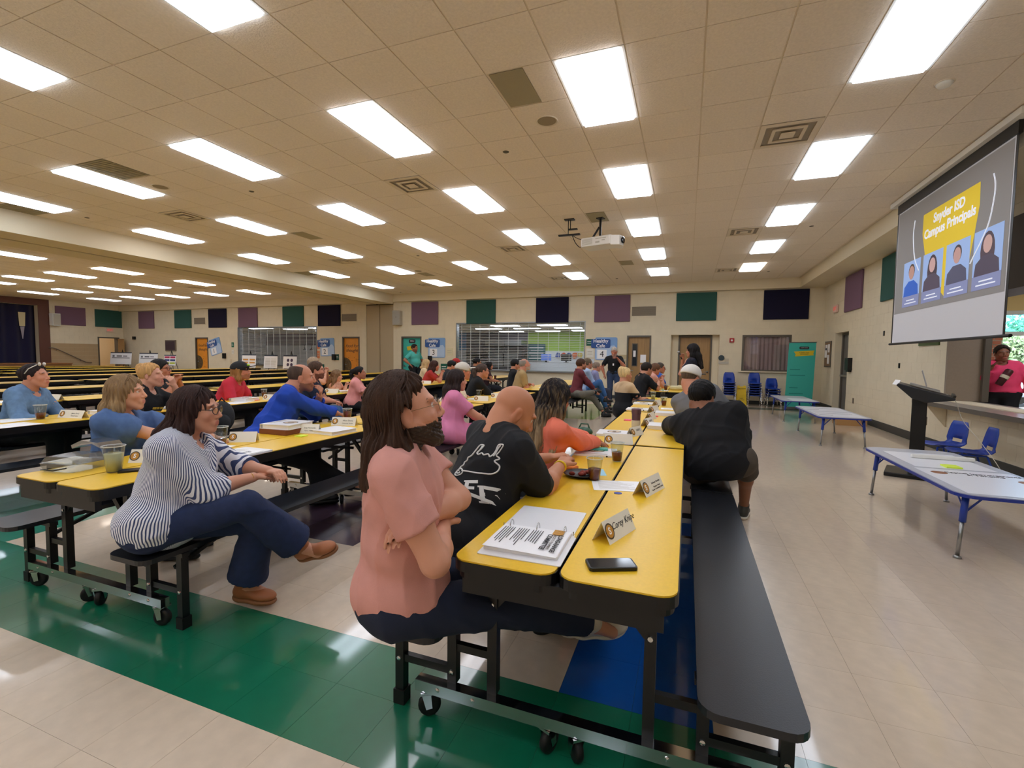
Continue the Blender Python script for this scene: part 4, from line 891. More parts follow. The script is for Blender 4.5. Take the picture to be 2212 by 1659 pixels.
for (y, z, lab, nm, cat, w_, h, m) in ((12.0, 2.02, 'small dark wall plate above mid height on the right wall', 'wall_plate', 'plate', .06, .1, M_blk), (11.15, 1.35, 'small dark wall plate lower on the right wall', 'wall_plate', 'plate', .06, .1, M_blk), (13.7, .45, 'grey power outlet between door and cardboard box', 'power_outlet', 'outlet', .08, .13, M_brown), (9.95, .42, 'grey double power outlet under the counter end', 'power_outlet', 'outlet', .09, .14, M_brown)):
    o = MB().box(-.012, 0, -w_/2, w_/2, -h/2, h/2).build(nm, m); o.location = (XR, y, z); tag(o, lab, cat)
t = thing('wall_plaque', 'green and cream plaque on the right wall just under the screen', 'plaque', (XR, 10.0, 1.85)); MB().box(-.02, 0, -.36, .36, -.14, .14).build('board', mat('plaque_green', '46562f', .5), t); MB().box(-.024, -.02, -.3, .3, -.02, .02).box(-.024, -.02, -.1, .2, .06, .1).build('print', M_card, t)
# Healthy Cafe boards
M_hb = mat('cafe_blue', '7fa6d8', .6); M_hd = mat('cafe_navy', '2f5596', .6)
for (x, n, lab, rot) in ((-22.15, '1', 'leftmost', -.25), (-15.12, '2', 'second from left', -.03), (-9.55, '3', 'third from left', 0), (-2.72, '4', 'rightmost', 0)):
    t = thing('cafe_sign', f'blue Healthy Cafe cut-out board with number {n}, {lab} of the four', 'sign', (x, YB, 1.76)); t.rotation_euler = (0, rot, 0)
    MB().rrect(-.38, .4, -.4, .4, .06, -.02, 0, axis='y').build('board', M_hb, t)
    MB().prism([(-.36, .0), (.3, .12), (.38, .0), (.38, -.38), (-.36, -.38)], -.024, -.02, axis='y').build('wave_print', mat('cafe_pale', 'b4cbe8', .6), t)
    MB().rrect(-.52, .16, .02, .34, .05, -.034, -.021, axis='y').build('title_plate', M_hd, t)
    text('lettering', 'Healthy\nCafe', .17, M_wht, t, frame((-.18, -.037, .18), (1, 0, 0), (0, 0, 1)), bold=.003)
    MB().box(-.3, .04, -.026, -.024, -.36, -.04).build('number_plate', M_wht, t); text('lettering', n, .3, M_ink, t, frame((-.13, -.028, -.2), (1, 0, 0), (0, 0, 1)))
for (x, z, w_, h, c, lab) in [(-3.3, 1.98, .24, .24, '1f5f4a', 'dark green notice right of the right-hand hatch, on top'), (-3.28, 1.6, .26, .32, 'e3e0d6', 'white notice right of the right-hand hatch'), (-3.25, 1.25, .26, .28, 'cfd8e2', 'white and blue wave notice by the right-hand hatch'),
                            (-8.95, 1.6, .3, .3, 'd8cfae', 'cream notice beside the number three board'), (-9.2, .95, .3, .34, '1f5f4a', 'dark green notice behind the red-blouse woman'), (-15.45, .82, .3, .34, '1f5f4a', 'dark green notice under the number two board'),
                            (-14.55, 1.32, .16, .26, '23503c', 'small green notice beside the orange door'), (-15.62, 1.85, .14, .34, 'd9835a', 'orange strip poster at the edge of the left hatch, upper'), (-15.62, 1.42, .14, .34, 'd9835a', 'orange strip poster at the edge of the left hatch, lower'),
                            (-20.95, 1.85, .16, .24, '1f6a50', 'green notice left of the far hatch'), (-20.95, 1.5, .16, .2, 'e3e0d6', 'white notice left of the far hatch'), (-21.1, .95, .12, .4, 'd9c9a9', 'cream strip poster low beside the far hatch'), (-2.1, 1.3, .3, .5, 'b9a783', 'tan notice behind the officer')]:
    o = wallbox('wall_notice', lab, 'notice', x, z, w_, h, mat('notice_'+c, c, .7), .012)
    MB().box(-w_*.35, w_*.3, -.015, -.012, h*.1, h*.18).box(-w_*.35, w_*.35, -.015, -.012, -h*.15, -h*.09).build('print', M_wht if c[0] in '12' else M_grey, o)
t = thing('wall_monitor', 'dark framed square display on the far left wall', 'monitor', (-25.4, YB, 1.8)); MB().box(-.4, .4, -.06, 0, -.28, .28).build('bezel', M_brown, t, bevel=.01); MB().box(-.35, .35, -.064, -.06, -.23, .23).build('panel', mat('monitor_plum', '43333d', .3), t)
for (x, z, lab) in ((-14.72, 1.32, 'black soap dispenser left of the orange door'), (-9.83, 1.3, 'black dispenser under the number three board'), (-21.5, 1.3, 'black dispenser under the number one board'), (-28.3, 2.2, 'small brown wall clock unit near the far corner')):
    wallbox('dispenser', lab, 'dispenser', x, z, .16, .26 if z < 2 else .16, M_blk, .1)
# easels with boards
def easel(x, y, w_, h, label, kind):
    t = thing('easel', 'black tripod easel holding the '+label, 'easel', (x, y, 0), 0, None)
    MB().tube([(-.3, -.1, 0), (0, .02, 1.55)], .012).build('leg', M_blk, t); MB().tube([(.3, -.1, 0), (0, .02, 1.55)], .012).build('leg', M_blk, t); MB().tube([(0, .5, 0), (0, .03, 1.5)], .012).build('leg', M_blk, t)
    MB().box(-.3, .3, -.11, -.06, .78, .8).build('tray', M_blk, t)
    b = thing('display_board', label, 'board', (x, y-.1, .8)); b.rotation_euler = (-.1, 0, 0)
    MB().box(-w_/2, w_/2, -.006, 0, 0, h).build('board', M_wht, b)
    MB().box(-w_/2, w_/2, -.008, -.006, h-.05, h).build('header_print', mat('header_navy', '39404e', .6), b)
    if kind == 'orange':
        for a in (-1, 1):
            for zz in (.34, .12): MB().box(a*w_*.24-w_*.19, a*w_*.24+w_*.19, -.008, -.006, h*zz+.12, h*zz+.19).build('block_print', mat('block_orange', 'd99a45', .6), b)
    elif kind == 'map':
        MB().box(-w_*.42, w_*.42, -.008, -.006, h*.5, h*.56).box(-w_*.4, -w_*.3, -.008, -.006, h*.6, h*.75).box(-w_*.2, w_*.05, -.008, -.006, h*.62, h*.74).box(w_*.1, w_*.3, -.008, -.006, h*.64, h*.72).build('chart_print', mat('chart_grey', '777a80', .6), b)
    elif kind == 'dots':
        for a in (-1, 1):
            for zz in (.3, .62): MB().lathe([(0, -.009), (.07, -.009), (.07, -.006)], (a*.1, 0, h*zz), 16, axis='y').build('dot_print', mat('dot_plum', '4b3a55', .6), b)
    elif kind == 'bands':
        for q, c in enumerate(('c23a62', '3d4f86', 'b9c34a')):
            for a in (-1, 1): MB().box(a*w_*.24-w_*.21, a*w_*.24+w_*.21, -.008, -.006, h*(.68-.28*q), h*(.86-.28*q)).build('band_print', mat('band_'+c, c, .6), b)
    elif kind == 'text':
        for q in range(7): MB().box(-w_*.4, -w_*.03, -.008, -.006, h*(.14+q*.09), h*(.17+q*.09)).box(w_*.03, w_*.4, -.008, -.006, h*(.14+q*.09), h*(.17+q*.09)).build('line_print', M_grey, b)
for a in ((-27.5, 15.6, 1.7, .62, 'wide white board with grey charts by the open stage door', 'map'), (-25.35, 15.6, 1.4, .6, 'wide white board with grey charts, second from the left', 'map'), (-23.9, 15.7, .85, .52, 'small board with pink, blue and green bands', 'bands'),
          (-18.5, 15.6, .85, .6, 'white board with orange blocks before the left hatch', 'orange'), (-17.2, 15.6, .78, .58, 'white board with grey text lines before the left hatch', 'text'), (-16.1, 15.6, .76, .58, 'white board with four dark circles before the left hatch', 'dots')): easel(*a)
# ================================================================ THINGS ON THE TABLES
TZ = .7405
M_binder = mat('binder_vinyl', 'e9e9ec', .35); M_clear = glass('clear_plastic', 'f2f5f5', fac=.06); M_tea = mat('iced_tea', '7c2c14', .12); M_lemon = mat('lemonade', 'dad6b2', .2)
M_ice = glass('ice', fac=.2)
def name_tent(x, y, rz, lab, name=None, sub=None, w=.24, small=True, hand=False):
    t = thing('name_tent', lab, 'name card', (x, y, TZ), rz, 'folded name tents on the tables')
    h, d = .078, .038
    MB().prism([(-d, 0), (-d+.0012, 0), (0, h-.0015), (d-.0012, 0), (d, 0), (0, h)], -w/2, w/2, axis='x').build('card', mat('tent_card', 'e9e6dc', .65), t)
    n = Vector((0, -h, d)).normalized(); up = Vector((0, d, h)).normalized(); c = Vector((0, -d/2, h/2))+n*.0008
    M = frame(c-Vector((w*.36, 0, 0)), (1, 0, 0), up)
    o = MB().lathe([(0, 0), (.03, 0), (.03, .0006), (.0, .0006)], n=24).build('seal_print', M_seal, t); o.matrix_local = M
    o = MB().lathe([(0, .0004), (.024, .0004), (.024, .0010), (.0, .0010)], n=24).build('seal_centre_print', M_gold, t); o.matrix_local = M
    text('lettering', 'S', .036, M_wht, t, M @ Matrix.Translation((0, 0, .0012)), ext=.0003, bold=.001)
    if name: text('lettering', name, (.03 if len(name) > 6 else .03)*(.24*8/max(8, len(name)*1.0)*4.2 if len(name) > 8 else 1)*.95 if not hand else .036, M_ink, t, frame(c+Vector((w*.17, 0, 0))+up*.008, (1, 0, 0), up), ext=.0003, shear=.35 if hand else 0)
    if sub: text('lettering', sub, .013, M_seal, t, frame(c+Vector((w*.17, 0, 0))-up*.019, (1, 0, 0), up), ext=.0003)
    return t
def cup(x, y, lab, liquid, fill=.5, rz=0, s=1.0):
    t = thing('plastic_cup', lab, 'cup', (x, y, TZ)); h = .125*s
    MB().lathe([(0, 0.001), (.028*s, 0.001), (.03*s, .004), (.045*s, h), (.047*s, h+.002), (.044*s, h+.001), (.0435*s, h-.004), (.029*s, .006), (0, .006)], n=28).build('cup_wall', M_clear, t, True)
    f = h*fill; MB().lathe([(0, .006), (.0285*s, .006), ((.0285+.0145*fill)*s, f), (0, f)], n=24).build('drink', liquid, t, True)
    MB().lathe([(.0445*s, h-.002), (.048*s, h), (.0475*s, h+.003), (.045*s, h+.002)], n=28).build('rim', mat('clear_rim', 'dfe3e2', .2), t, True)
    r = random.Random(int(x*50+y*70)); mb = MB()
    for k in range(5): a = r.uniform(0, 6.3); mb.cb((.017*math.cos(a), .017*math.sin(a), f-.004+r.uniform(-.006, .012)), (.017, .016, .015))
    stuff(mb.build('ice', M_ice, t)); return t
def closed_binder(x, y, rz, lab, th=.03, w=.27, d=.29, seal=True, stack=0):
    t = thing('ring_binder', lab, 'binder', (x, y, TZ+stack), rz, 'white ring binders on the tables')
    MB().rrect(-w/2, w/2, -d/2, d/2, .006, 0, .003).build('back_cover', M_binder, t); MB().rrect(-w/2, w/2, -d/2, d/2, .006, th-.003, th).build('front_cover', M_binder, t)
    MB().box(-w/2-.002, -w/2+.002, -d/2, d/2, 0, th).build('spine', M_binder, t); MB().box(-w/2+.02, w/2-.015, -d/2+.008, d/2-.008, .003, max(th-.005, .004)).build('pages', M_wht, t)
    MB().lathe([(0, -.0015), (.006, -.001), (.007, 0)], (-w/2-.002, -d/2+.06, th/2), 8, axis='x').build('spine_hole', M_ink, t)
    if seal:
        o = MB().lathe([(0, 0), (.062, 0), (.062, .0006), (0, .0006)], (.03, 0, th), 28).build('seal_print', M_seal, t)
        MB().lathe([(0, .0006), (.052, .0006), (.052, .0011), (0, .0011)], (.03, 0, th), 28).build('seal_centre_print', mat('seal_pale', 'cfb9a0', .5), t)
        text('lettering', 'S', .08, M_seal, t, Matrix.Translation((.03, 0, th+.0014)) @ Matrix.Rotation(-PI/2, 4, 'Z'), ext=.0003, bold=.002)
        mb = MB()
        for k in range(4): mb.box(-w*.42+k*.01, -w*.42+k*.01+.004, -d*.3, d*.3, th, th+.0006)
        mb.build('title_print', M_grey, t)
    return t
def sheet2(x, y, rz, w, d, lab, lines=0, m=M_wht, h=.0012, z=0, nm='paper_sheet', cat='paper'):
    t = thing(nm, lab, cat, (x, y, TZ+z), rz); MB().box(-w/2, w/2, -d/2, d/2, 0, h).build('sheet', m, t)
    if lines:
        mb = MB(); r = random.Random(int(x*31+y*17))
        for k in range(lines): yy = d*.4-k*d*.8/lines; mb.box(-w*.38, -w*.38+w*r.uniform(.4, .76), yy, yy+.0022, h, h+.0004)
        mb.build('print_lines', M_grey, t)
    return t
def pad(x, y, c, lab, s=.075, th=.008, rz=.2): return tag(MB().box(-s/2, s/2, -s/2, s/2, 0, th).build('sticky_note_pad', mat('note_'+c, c, .6), None, loc=(x, y, TZ)), lab, 'note pad')
# --- open binder in the foreground
t = thing('ring_binder', 'open white ring binder with a printed committee page on the nearest table', 'binder', (-.53, 1.73, TZ), .02)
MB().rrect(-.15, .14, .012, .285, .008, 0, .003).build('front_cover', M_binder, t); MB().rrect(-.145, .155, -.275, -.012, .008, 0, .003).build('back_cover', M_binder, t)
MB().box(-.148, .145, -.012, .012, 0, .002).build('spine', M_binder, t)
pp = MB().box(-.135, .135, -.235, .0, .003, .014).build('page_stack', M_wht, t, bevel=.001)
pg = MB(); V = []; F = []; nx_, ny_ = 10, 12
for j in range(ny_+1):
    for i in range(nx_+1):
        u, v = i/nx_, j/ny_; z = .0155+.004*math.sin(v*PI)*(1-.3*u)+.006*(v**4)*(1-u)
        V.append((-.137+.27*u, -.0-.245*v, z))
for j in range(ny_):
    for i in range(nx_): a = j*(nx_+1)+i; F.append((a, a+nx_+1, a+nx_+2, a+1))
pg.add(V, F); top = pg.build('top_page', M_wht, t, True); PM = Matrix.Translation((0, -.12, .0216)) @ Matrix.Rotation(-PI/2, 4, 'Z')
def pt(s, u, v, size, m=M_ink, **k): return text('lettering', s, size, m, t, Matrix.Translation((u, v, .0222)) @ Matrix.Rotation(-PI/2, 4, 'Z'), align='LEFT', ext=.0002, **k)
o = MB().prism([(.072, -.012), (.112, -.012), (.112, -.05), (.102, -.06), (.072, -.06)], .0216, .0224).build('logo_print', M_gold, t)
pt('S', .092, -.022, .04, M_wht, bold=.0015)
pt('LONG-RANGE', .108, -.064, .024, bold=.0008); pt('FACILITY PLANNING', .088, -.064, .015, M_seal); pt('COMMITTEE', .068, -.064, .026, bold=.0008)
MB().box(.04, .05, -.235, -.064+.03, .0216, .0222).build('rule_print', M_ink, t) if False else None
mb = MB(); r = random.Random(5)
for k in range(17):
    if k in (5, 11): continue
    mb.box(.032-k*.0095, .0345-k*.0095, -.205+r.uniform(0, .06), -.04, .0212, .0219)
mb.build('print_lines', M_ink, t)
for xx in (-.11, 0, .108):
    MB().tube([(xx, -.022+.022*math.cos(a)+.022, .012+.022*math.sin(a)) for a in np.linspace(-.3, PI+.3, 12)], .0022, 6).build('ring', M_chr, t, True)
for xx in (-.145, .14): MB().tube([(xx, 0, .003), (xx, .004, .018)], .002, 6).build('ring_lever', M_chr, t)
name_tent(-.245, 1.82, 1.24, 'white name tent with handwriting on the nearest table, left of the phone', 'Corey Knipe', None, hand=True, w=.22)
name_tent(-.165, 2.49, 1.25, 'white printed name tent further along the nearest table by a printed sheet', 'Anthony Gonzales', 'Business Owner\nSnyder Community Leader', w=.24)
t = thing('smartphone', 'black smartphone lying face up on the nearest table', 'phone', (-.215, 1.53, TZ), .42)
MB().rrect(-.08, .08, -.039, .039, .012, 0, .012).build('case', M_blk, t, bevel=.002); MB().rrect(-.074, .074, -.034, .034, .009, .012, .0125).build('screen', mat('phone_glass', '26282c', .08), t); MB().box(-.079, -.074, -.02, .02, .004, .008).build('port', M_rub, t)
sheet2(-.33, 2.53, .25, .27, .2, 'white printed sheet lying between cup and name tent on the nearest table', 12)
tag(MB().lathe([(0, 0), (.02, 0), (.02, .0015), (0, .0015)], n=18).build('blue_dot', mat('blue_dot', '2c3f9e', .5), None, loc=(-.31, 2.39, TZ)), 'blue round sticker on the nearest table', 'sticker')
cup(-.47, 2.6, 'clear plastic cup of iced tea in front of the bald man', M_tea, .52); cup(-.42, 3.14, 'clear plastic cup of iced tea beside the coral blazer woman', M_tea, .48)
t = thing('snack_plate', 'dark rimmed round plate of food under the bald man\'s hands', 'plate', (-.56, 2.66, TZ)); MB().lathe([(0, .002), (.07, .002), (.1, .016), (.103, .018), (.1, .02), (.07, .006), (0, .006)], n=28).build('plate', M_blk, t, True)
r = random.Random(2)
for k in range(6): MB().ball((r.uniform(-.05, .05), r.uniform(-.05, .05), .02), (.02, .016, .012), 8).build('food', mat('food_red', '8a2f20', .6), t, True)
tag(MB().prism([(0, 0), (.09, .01), (.12, .07), (.04, .1), (-.03, .05)], 0, .03).build('orange_napkin', mat('orange_napkin', 'e8823e', .8), None, bevel=.008, loc=(-.72, 2.72, TZ)), 'crumpled orange napkin beside the bald man', 'napkin')
sheet2(-.5, 2.78, .3, .12, .16, 'pale blue folded card beside the iced tea', 0, mat('blue_card', '9fd0e8', .6))
closed_binder(-.6, 3.36, PI/2+.1, 'white binder cover under the coral blazer woman\'s hands', .012)
t = thing('smartphone', 'teal-cased phone under the coral blazer woman\'s fingers', 'phone', (-.6, 3.42, TZ+.013), .2); MB().rrect(-.075, .075, -.036, .036, .01, 0, .012).build('case', mat('teal_case', '4fb8a6', .4), t, bevel=.002)
t = thing('green_bag', 'small dark green leather pouch standing beyond the coral blazer woman', 'bag', (-.82, 4.0, TZ)); MB().ball((0, 0, .045), (.075, .05, .045), 16).build('pouch', mat('green_leather', '3c5c4a', .4, bump=.3, bscale=25), t, True)
MB().tube([(-.05, 0, .07), (-.03, 0, .115), (.03, 0, .115), (.05, 0, .06)], .007).build('handle', mat('green_leather', '3c5c4a', .4), t, True)
closed_binder(-.6, 4.25, PI/2+.05, 'closed white binder with an S seal beyond the green pouch', .02)
name_tent(-.5, 3.8, .3, 'blank-backed white name tent lying low past the second tea cup', w=.22); name_tent(-.42, 4.28, 1.2, 'white name tent standing at the corner of the sealed binder', 'LRFPC', None, w=.2)
t = thing('tumbler', 'tall mauve insulated tumbler on the long table', 'tumbler', (-.44, 4.57, TZ)); MB().lathe([(0, 0), (.036, 0), (.038, .05), (.042, .2), (.04, .205), (0, .205)], n=24).build('body', mat('mauve_metal', '6d5058', .3, .4), t, True); MB().lathe([(.043, .16), (.045, .17), (.045, .2), (.043, .21), (0, .212)], n=24).build('lid', mat('mauve_metal', '6d5058', .3, .4), t, True)
MB().lathe([(.0405, .03), (.0415, .07), (.0415, .09), (.0405, .1)], n=24).build('decal', M_card, t, True)
pad(-.6, 5.28, 'ef4f86', 'pink sticky pad left of the tumbler'); pad(-.34, 5.77, 'ee3f5e', 'red-pink sticky pad right of the centre seam')
closed_binder(-.2, 4.85, PI/2, 'white binder by the black-shirted man\'s elbow', .035, seal=False); name_tent(-.36, 4.98, 1.25, 'white name tent beside the black-shirted man\'s binder', 'LRFPC', None, w=.2)
closed_binder(-.2, 6.0, PI/2, 'tan-edged white binder in front of the grey-tee man', .035, seal=False); name_tent(-.37, 5.5, 1.3, 'white name tent, nearer one of the row along the centre seam', w=.2)
name_tent(-.39, 6.3, 1.15, 'white name tent, middle one of the row along the centre seam', w=.2); name_tent(-.4, 7.2, 1.25, 'white name tent, farthest one of the row along the centre seam', w=.2)
closed_binder(-.6, 6.45, PI/2, 'sealed white binder on the table nearer the blonde-bun woman', .015); closed_binder(-.6, 7.3, PI/2, 'sealed white binder on the table under the blonde-bun woman\'s arm', .015)
sheet2(-.18, 6.75, 0, .28, .22, 'white sheet in front of the grey-tee man', 6)
cup(-.3, 7.15, 'clear cup of dark cola by the green-tinted bottle', M_tea, .6); cup(-.52, 8.2, 'clear cup of pale lemonade at the far end of the table', M_lemon, .6)
t = thing('water_bottle', 'clear plastic water bottle with a pale green cap', 'bottle', (-.34, 7.6, TZ)); MB().lathe([(0, 0), (.032, 0), (.034, .03), (.031, .08), (.034, .12), (.03, .15), (.014, .19), (.013, .2), (0, .2)], n=20).build('bottle', M_clear, t, True); MB().lathe([(.016, .195), (.016, .215), (0, .216)], n=14).build('cap', mat('mint_cap', '9fd0b4', .4), t)
pad(-.5, 8.35, 'e8e83a', 'yellow sticky pad at the far end of the table'); pad(-.1, 7.9, 'e8e83a', 'second yellow sticky pad near the bottle')
t = thing('paper_folder', 'dark folder lying at the far left end of the table', 'folder', (-.62, 7.9, TZ)); MB().box(-.14, .14, -.17, .17, 0, .012).build('cover', mat('slate_folder', '3c4250', .5), t)
# far table clutter
cup(-.42, 10.7, 'cup of cola beside the black-polo man', M_tea, .7); closed_binder(-.5, 10.5, PI/2, 'white papers in front of the black-polo man', .01, seal=False)
tag(MB().prism([(-.15, -.1), (-.02, -.16), (.14, -.08), (.17, .08), (.02, .15), (-.14, .1)], 0, .09).build('snack_bags', mat('cream_wrap', 'd9cfa0', .4, bump=.6, bscale=30), None, bevel=.03, loc=(-.2, 10.95, TZ)), 'heap of crumpled cream snack wrappers on the presenter\'s table', 'wrappers')
tag(MB().prism([(-.12, -.1), (.12, -.08), (.15, .1), (-.1, .12)], 0, .07).build('snack_bags', mat('cream_wrap', 'd9cfa0', .4), None, bevel=.03, loc=(-.1, 11.6, TZ)), 'second heap of wrappers at the far end of the presenter\'s table', 'wrappers')
# --- left front table
cup(-3.07, 1.68, 'large clear cup of cloudy lemonade on the left front table', M_lemon, .72, s=1.2); cup(-3.28, 2.5, 'clear cup with a little iced tea behind the striped-shirt woman', M_tea, .32, s=1.08)
cup(-3.28, 3.9, 'clear cup of dark cola in front of the royal-blue-shirt man', M_tea, .8, s=1.05)
t = thing('takeout_container', 'clear clamshell takeout container with a black fork on the left front table', 'container', (-3.36, 1.64, TZ), .2)
MB().prism([(-.13, .045), (-.1, 0), (.1, 0), (.13, .045)], -.09, .09, axis='y').build('tray', glass('clamshell', 'eef0ec', rough=.1, fac=.35), t); MB().prism([(-.13, .047), (-.09, .085), (.08, .09), (.135, .047)], -.09, .09, axis='y').build('lid', glass('clamshell'), t, bevel=.01)
MB().tube([(-.08, -.1, .012), (-.02, -.105, .01), (.08, -.11, .03)], .004).box(-.1, -.08, -.108, -.092, .01, .014).build('fork', M_blk, t)
tag(MB().prism([(-.15, .0), (-.05, .03), (.05, .045), (.15, .02), (.1, .055), (-.05, .06), (-.16, .02)], -.05, .07, axis='y').build('crumpled_film', glass('film', 'eef2f4', rough=.15, fac=.7), None, loc=(-3.42, 1.78, TZ+.085)), 'crumpled clear plastic film on top of the takeout container', 'plastic film')
name_tent(-3.16, 1.93, .45, 'white name tent half hidden behind the striped-shirt woman', 'LRFPC', None, w=.22)
t = thing('smartphone', 'black phone with a sheet on it beside the lemonade cup', 'phone', (-2.99, 1.74, TZ), .9); MB().rrect(-.075, .075, -.037, .037, .01, 0, .01).build('case', M_blk, t)
b_ = thing('ring_binder', 'white open binder page beyond the striped-shirt woman\'s hands', 'binder', (-2.86, 2.3, TZ), .0); MB().rrect(-.13, .13, -.19, .17, .006, 0, .012).build('cover', M_binder, b_); MB().box(-.12, .12, -.17, .1, .012, .016).build('page_stack', M_wht, b_)
text('lettering', 'LONG-RANGE\nCOMMITTEE', .026, M_ink, b_, Matrix.Translation((.06, -.03, .0165)) @ Matrix.Rotation(PI/2*.98, 4, 'Z'), ext=.0002); MB().box(.03, .07, -.16, -.12, .016, .0165).build('logo_print', M_gold, b_)
mb = MB()
for k in range(7): mb.box(.0-k*.014, .003-k*.014, -.15, .08, .016, .0165)
mb.build('print_lines', M_grey, b_)
sheet2(-3.2, 2.36, .3, .2, .26, 'white sheets beside the small tea cup on the left front table', 5); name_tent(-3.24, 2.66, .5, 'white name tent behind the striped-shirt woman\'s hair', w=.2)
tag(MB().box(-.15, .15, -.17, .17, 0, .045).build('brown_box', mat('russet_box', '7a4524', .6), None, bevel=.004, loc=(-3.3, 3.15, TZ)), 'reddish-brown box holding up the sealed binder by the royal-blue-shirt man', 'box')
closed_binder(-3.3, 3.15, .1, 'white binder with a round S seal stacked on the russet box', .04, w=.3, d=.32, stack=.045)
name_tent(-3.12, 3.18, .3, 'white name tent in front of the stacked binder', 'Jorge Hernandez', 'Parent / Business'); name_tent(-3.13, 3.68, .3, 'white name tent facing out beside the cola cup', 'Matt Davis', 'Community Member')
pad(-3.02, 3.02, 'd8f04a', 'lime green sticky pad at the near corner of the flat binder'); closed_binder(-2.92, 3.3, -.1, 'flat white binder at the aisle edge of the left table', .03, seal=False)
pad(-3.24, 3.8, 'ee4f86', 'pink sticky pad beside the cola cup'); pad(-3.16, 4.15, 'ee4f86', 'pink sticky pad behind the salmon-tee man\'s head', s=.08); name_tent(-3.25, 4.3, .2, 'white name tent beyond the pink pad', w=.2)
closed_binder(-3.1, 6.75, 0, 'white binder in front of the man in the white cap', .02, seal=False); name_tent(-2.98, 6.6, .3, 'white name tent, left one before the white-cap man', w=.22); name_tent(-2.95, 7.2, .3, 'white name tent, right one before the cardigan woman', w=.22)
cup(-3.25, 7.1, 'frosted clear cup between the white-cap man and the cardigan woman', M_lemon, .15); name_tent(-3.0, 7.8, .3, 'white name tent under the cardigan woman\'s hands', w=.22)
# --- row at the left edge
cup(-6.12, 2.72, 'clear cup of iced tea in front of the denim-jacket woman', M_tea, .45, s=1.15); name_tent(-5.98, 2.92, .2, 'white name tent in front of the denim-jacket woman', 'Janice Perry', 'Retired Teacher', w=.3); closed_binder(-6.05, 3.3, .1, 'white binder at the right of the denim-jacket woman\'s name tent', .04, seal=False)
sheet2(-5.82, 2.3, .1, .3, .5, 'white poster-like sheet at the left edge of the picture on the table', 3); sheet2(-6.25, 2.55, .2, .26, .3, 'white sheets under the iced tea cup', 3)
closed_binder(-6.05, 5.0, .2, 'open white binder in front of the red-tee man', .045); name_tent(-5.85, 5.3, .2, 'white name tent in front of the red-tee man', 'LRFPC', None, w=.28); sheet2(-5.9, 4.75, .3, .25, .4, 'papers overhanging the table by the red-tee man', 5)
pad(-5.95, 5.1, 'e85a5a', 'red sticky pad by the red-tee man\'s binder'); cup(-6.3, 5.55, 'clear cup of cola beside the red-tee man', M_tea, .6)
name_tent(-5.95, 4.0, .2, 'white name tent behind the blonde woman in the black tee', w=.26); closed_binder(-6.1, 3.75, .1, 'white binder behind the blonde woman in the black tee', .02, seal=False)
name_tent(-8.45, 3.9, .2, 'white name tent on the empty table behind the denim-jacket woman', w=.3); sheet2(-8.6, 3.5, .2, .3, .5, 'white sheet on the empty table behind the denim-jacket woman', 0)
closed_binder(-6.0, 6.95, .1, 'white binder before the girl resting her face', .025, seal=False); sheet2(-6.1, 7.4, .1, .3, .4, 'white sheets under the girl\'s elbows', 4); cup(-5.85, 7.35, 'clear cup of pale drink before the girl', M_lemon, .5); pad(-5.8, 6.7, 'd8f04a', 'lime sticky pad before the tattooed-arm person')
name_tent(-5.95, 8.2, .2, 'white name tent right of the ponytail woman', w=.26); closed_binder(-6.0, 8.8, .1, 'white binder right of the ponytail woman', .02, seal=False); name_tent(-5.95, 6.68, .2, 'white name tent in front of the tattooed-arm person', w=.26)
sheet2(-5.8, 12.9, .1, .4, .3, 'paper upright before the black-haired woman', 0); name_tent(-5.6, 12.1, .2, 'white name tent on the table under the serving hatch', w=.24); cup(-5.5, 13.2, 'black cup near the end of the table under the hatch', M_tea, .9)
sheet2(-3.0, 10.2, .1, .3, .3, 'white sheets by the khaki-shirt man', 3); name_tent(-3.05, 11.4, .2, 'white name tent behind the maroon-shirt man', w=.24); name_tent(-6.0, 10.0, .2, 'white name tent by the red-blouse woman', w=.24)
# bags on the benches
t = thing('backpack', 'dark grey rounded backpack on the bench behind the striped-shirt woman', 'backpack', (-5.55, 4.25, .432), .4)
MB().ball((0, 0, .19), (.15, .12, .2), 18).build('body', mat('backpack_cloth', '24262b', .8, bump=.6, bscale=40), t, True); MB().ball((.05, -.08, .13), (.1, .06, .11), 14).build('front_pocket', mat('backpack_cloth', '24262b', .8), t, True)
MB().tube([(-.03, 0, .38), (0, 0, .43), (.04, 0, .38)], .009).build('handle', M_blk, t, True)
t = thing('handbag', 'small grey ribbed handbag beside the ponytail woman', 'handbag', (-5.62, 6.4, .432), .3); MB().rrect(-.1, .1, 0, .15, .04, -.05, .05, axis='y').build('body', mat('handbag_grey', '8a8078', .5, bump=.5, bscale=60), t, True, bevel=.015)
MB().tube(smooth_path([(-.06, 0, .14), (-.05, 0, .22), (.05, 0, .22), (.06, 0, .14)]), .007).build('strap', mat('handbag_grey', '8a8078', .5), t, True)

# held things
t = thing('microphone', 'black handheld microphone at the presenter\'s mouth', 'microphone', (-.09, 9.37, 1.42), -1.2); t.rotation_euler = (.0, -.45, .0)
MB().tube([(0, 0, 0), (0, 0, .13)], .012, 10, r2=.018).build('handle', M_blk, t, True); MB().ball((0, 0, .15), .026, 12).build('grille_head', M_steel, t, True)
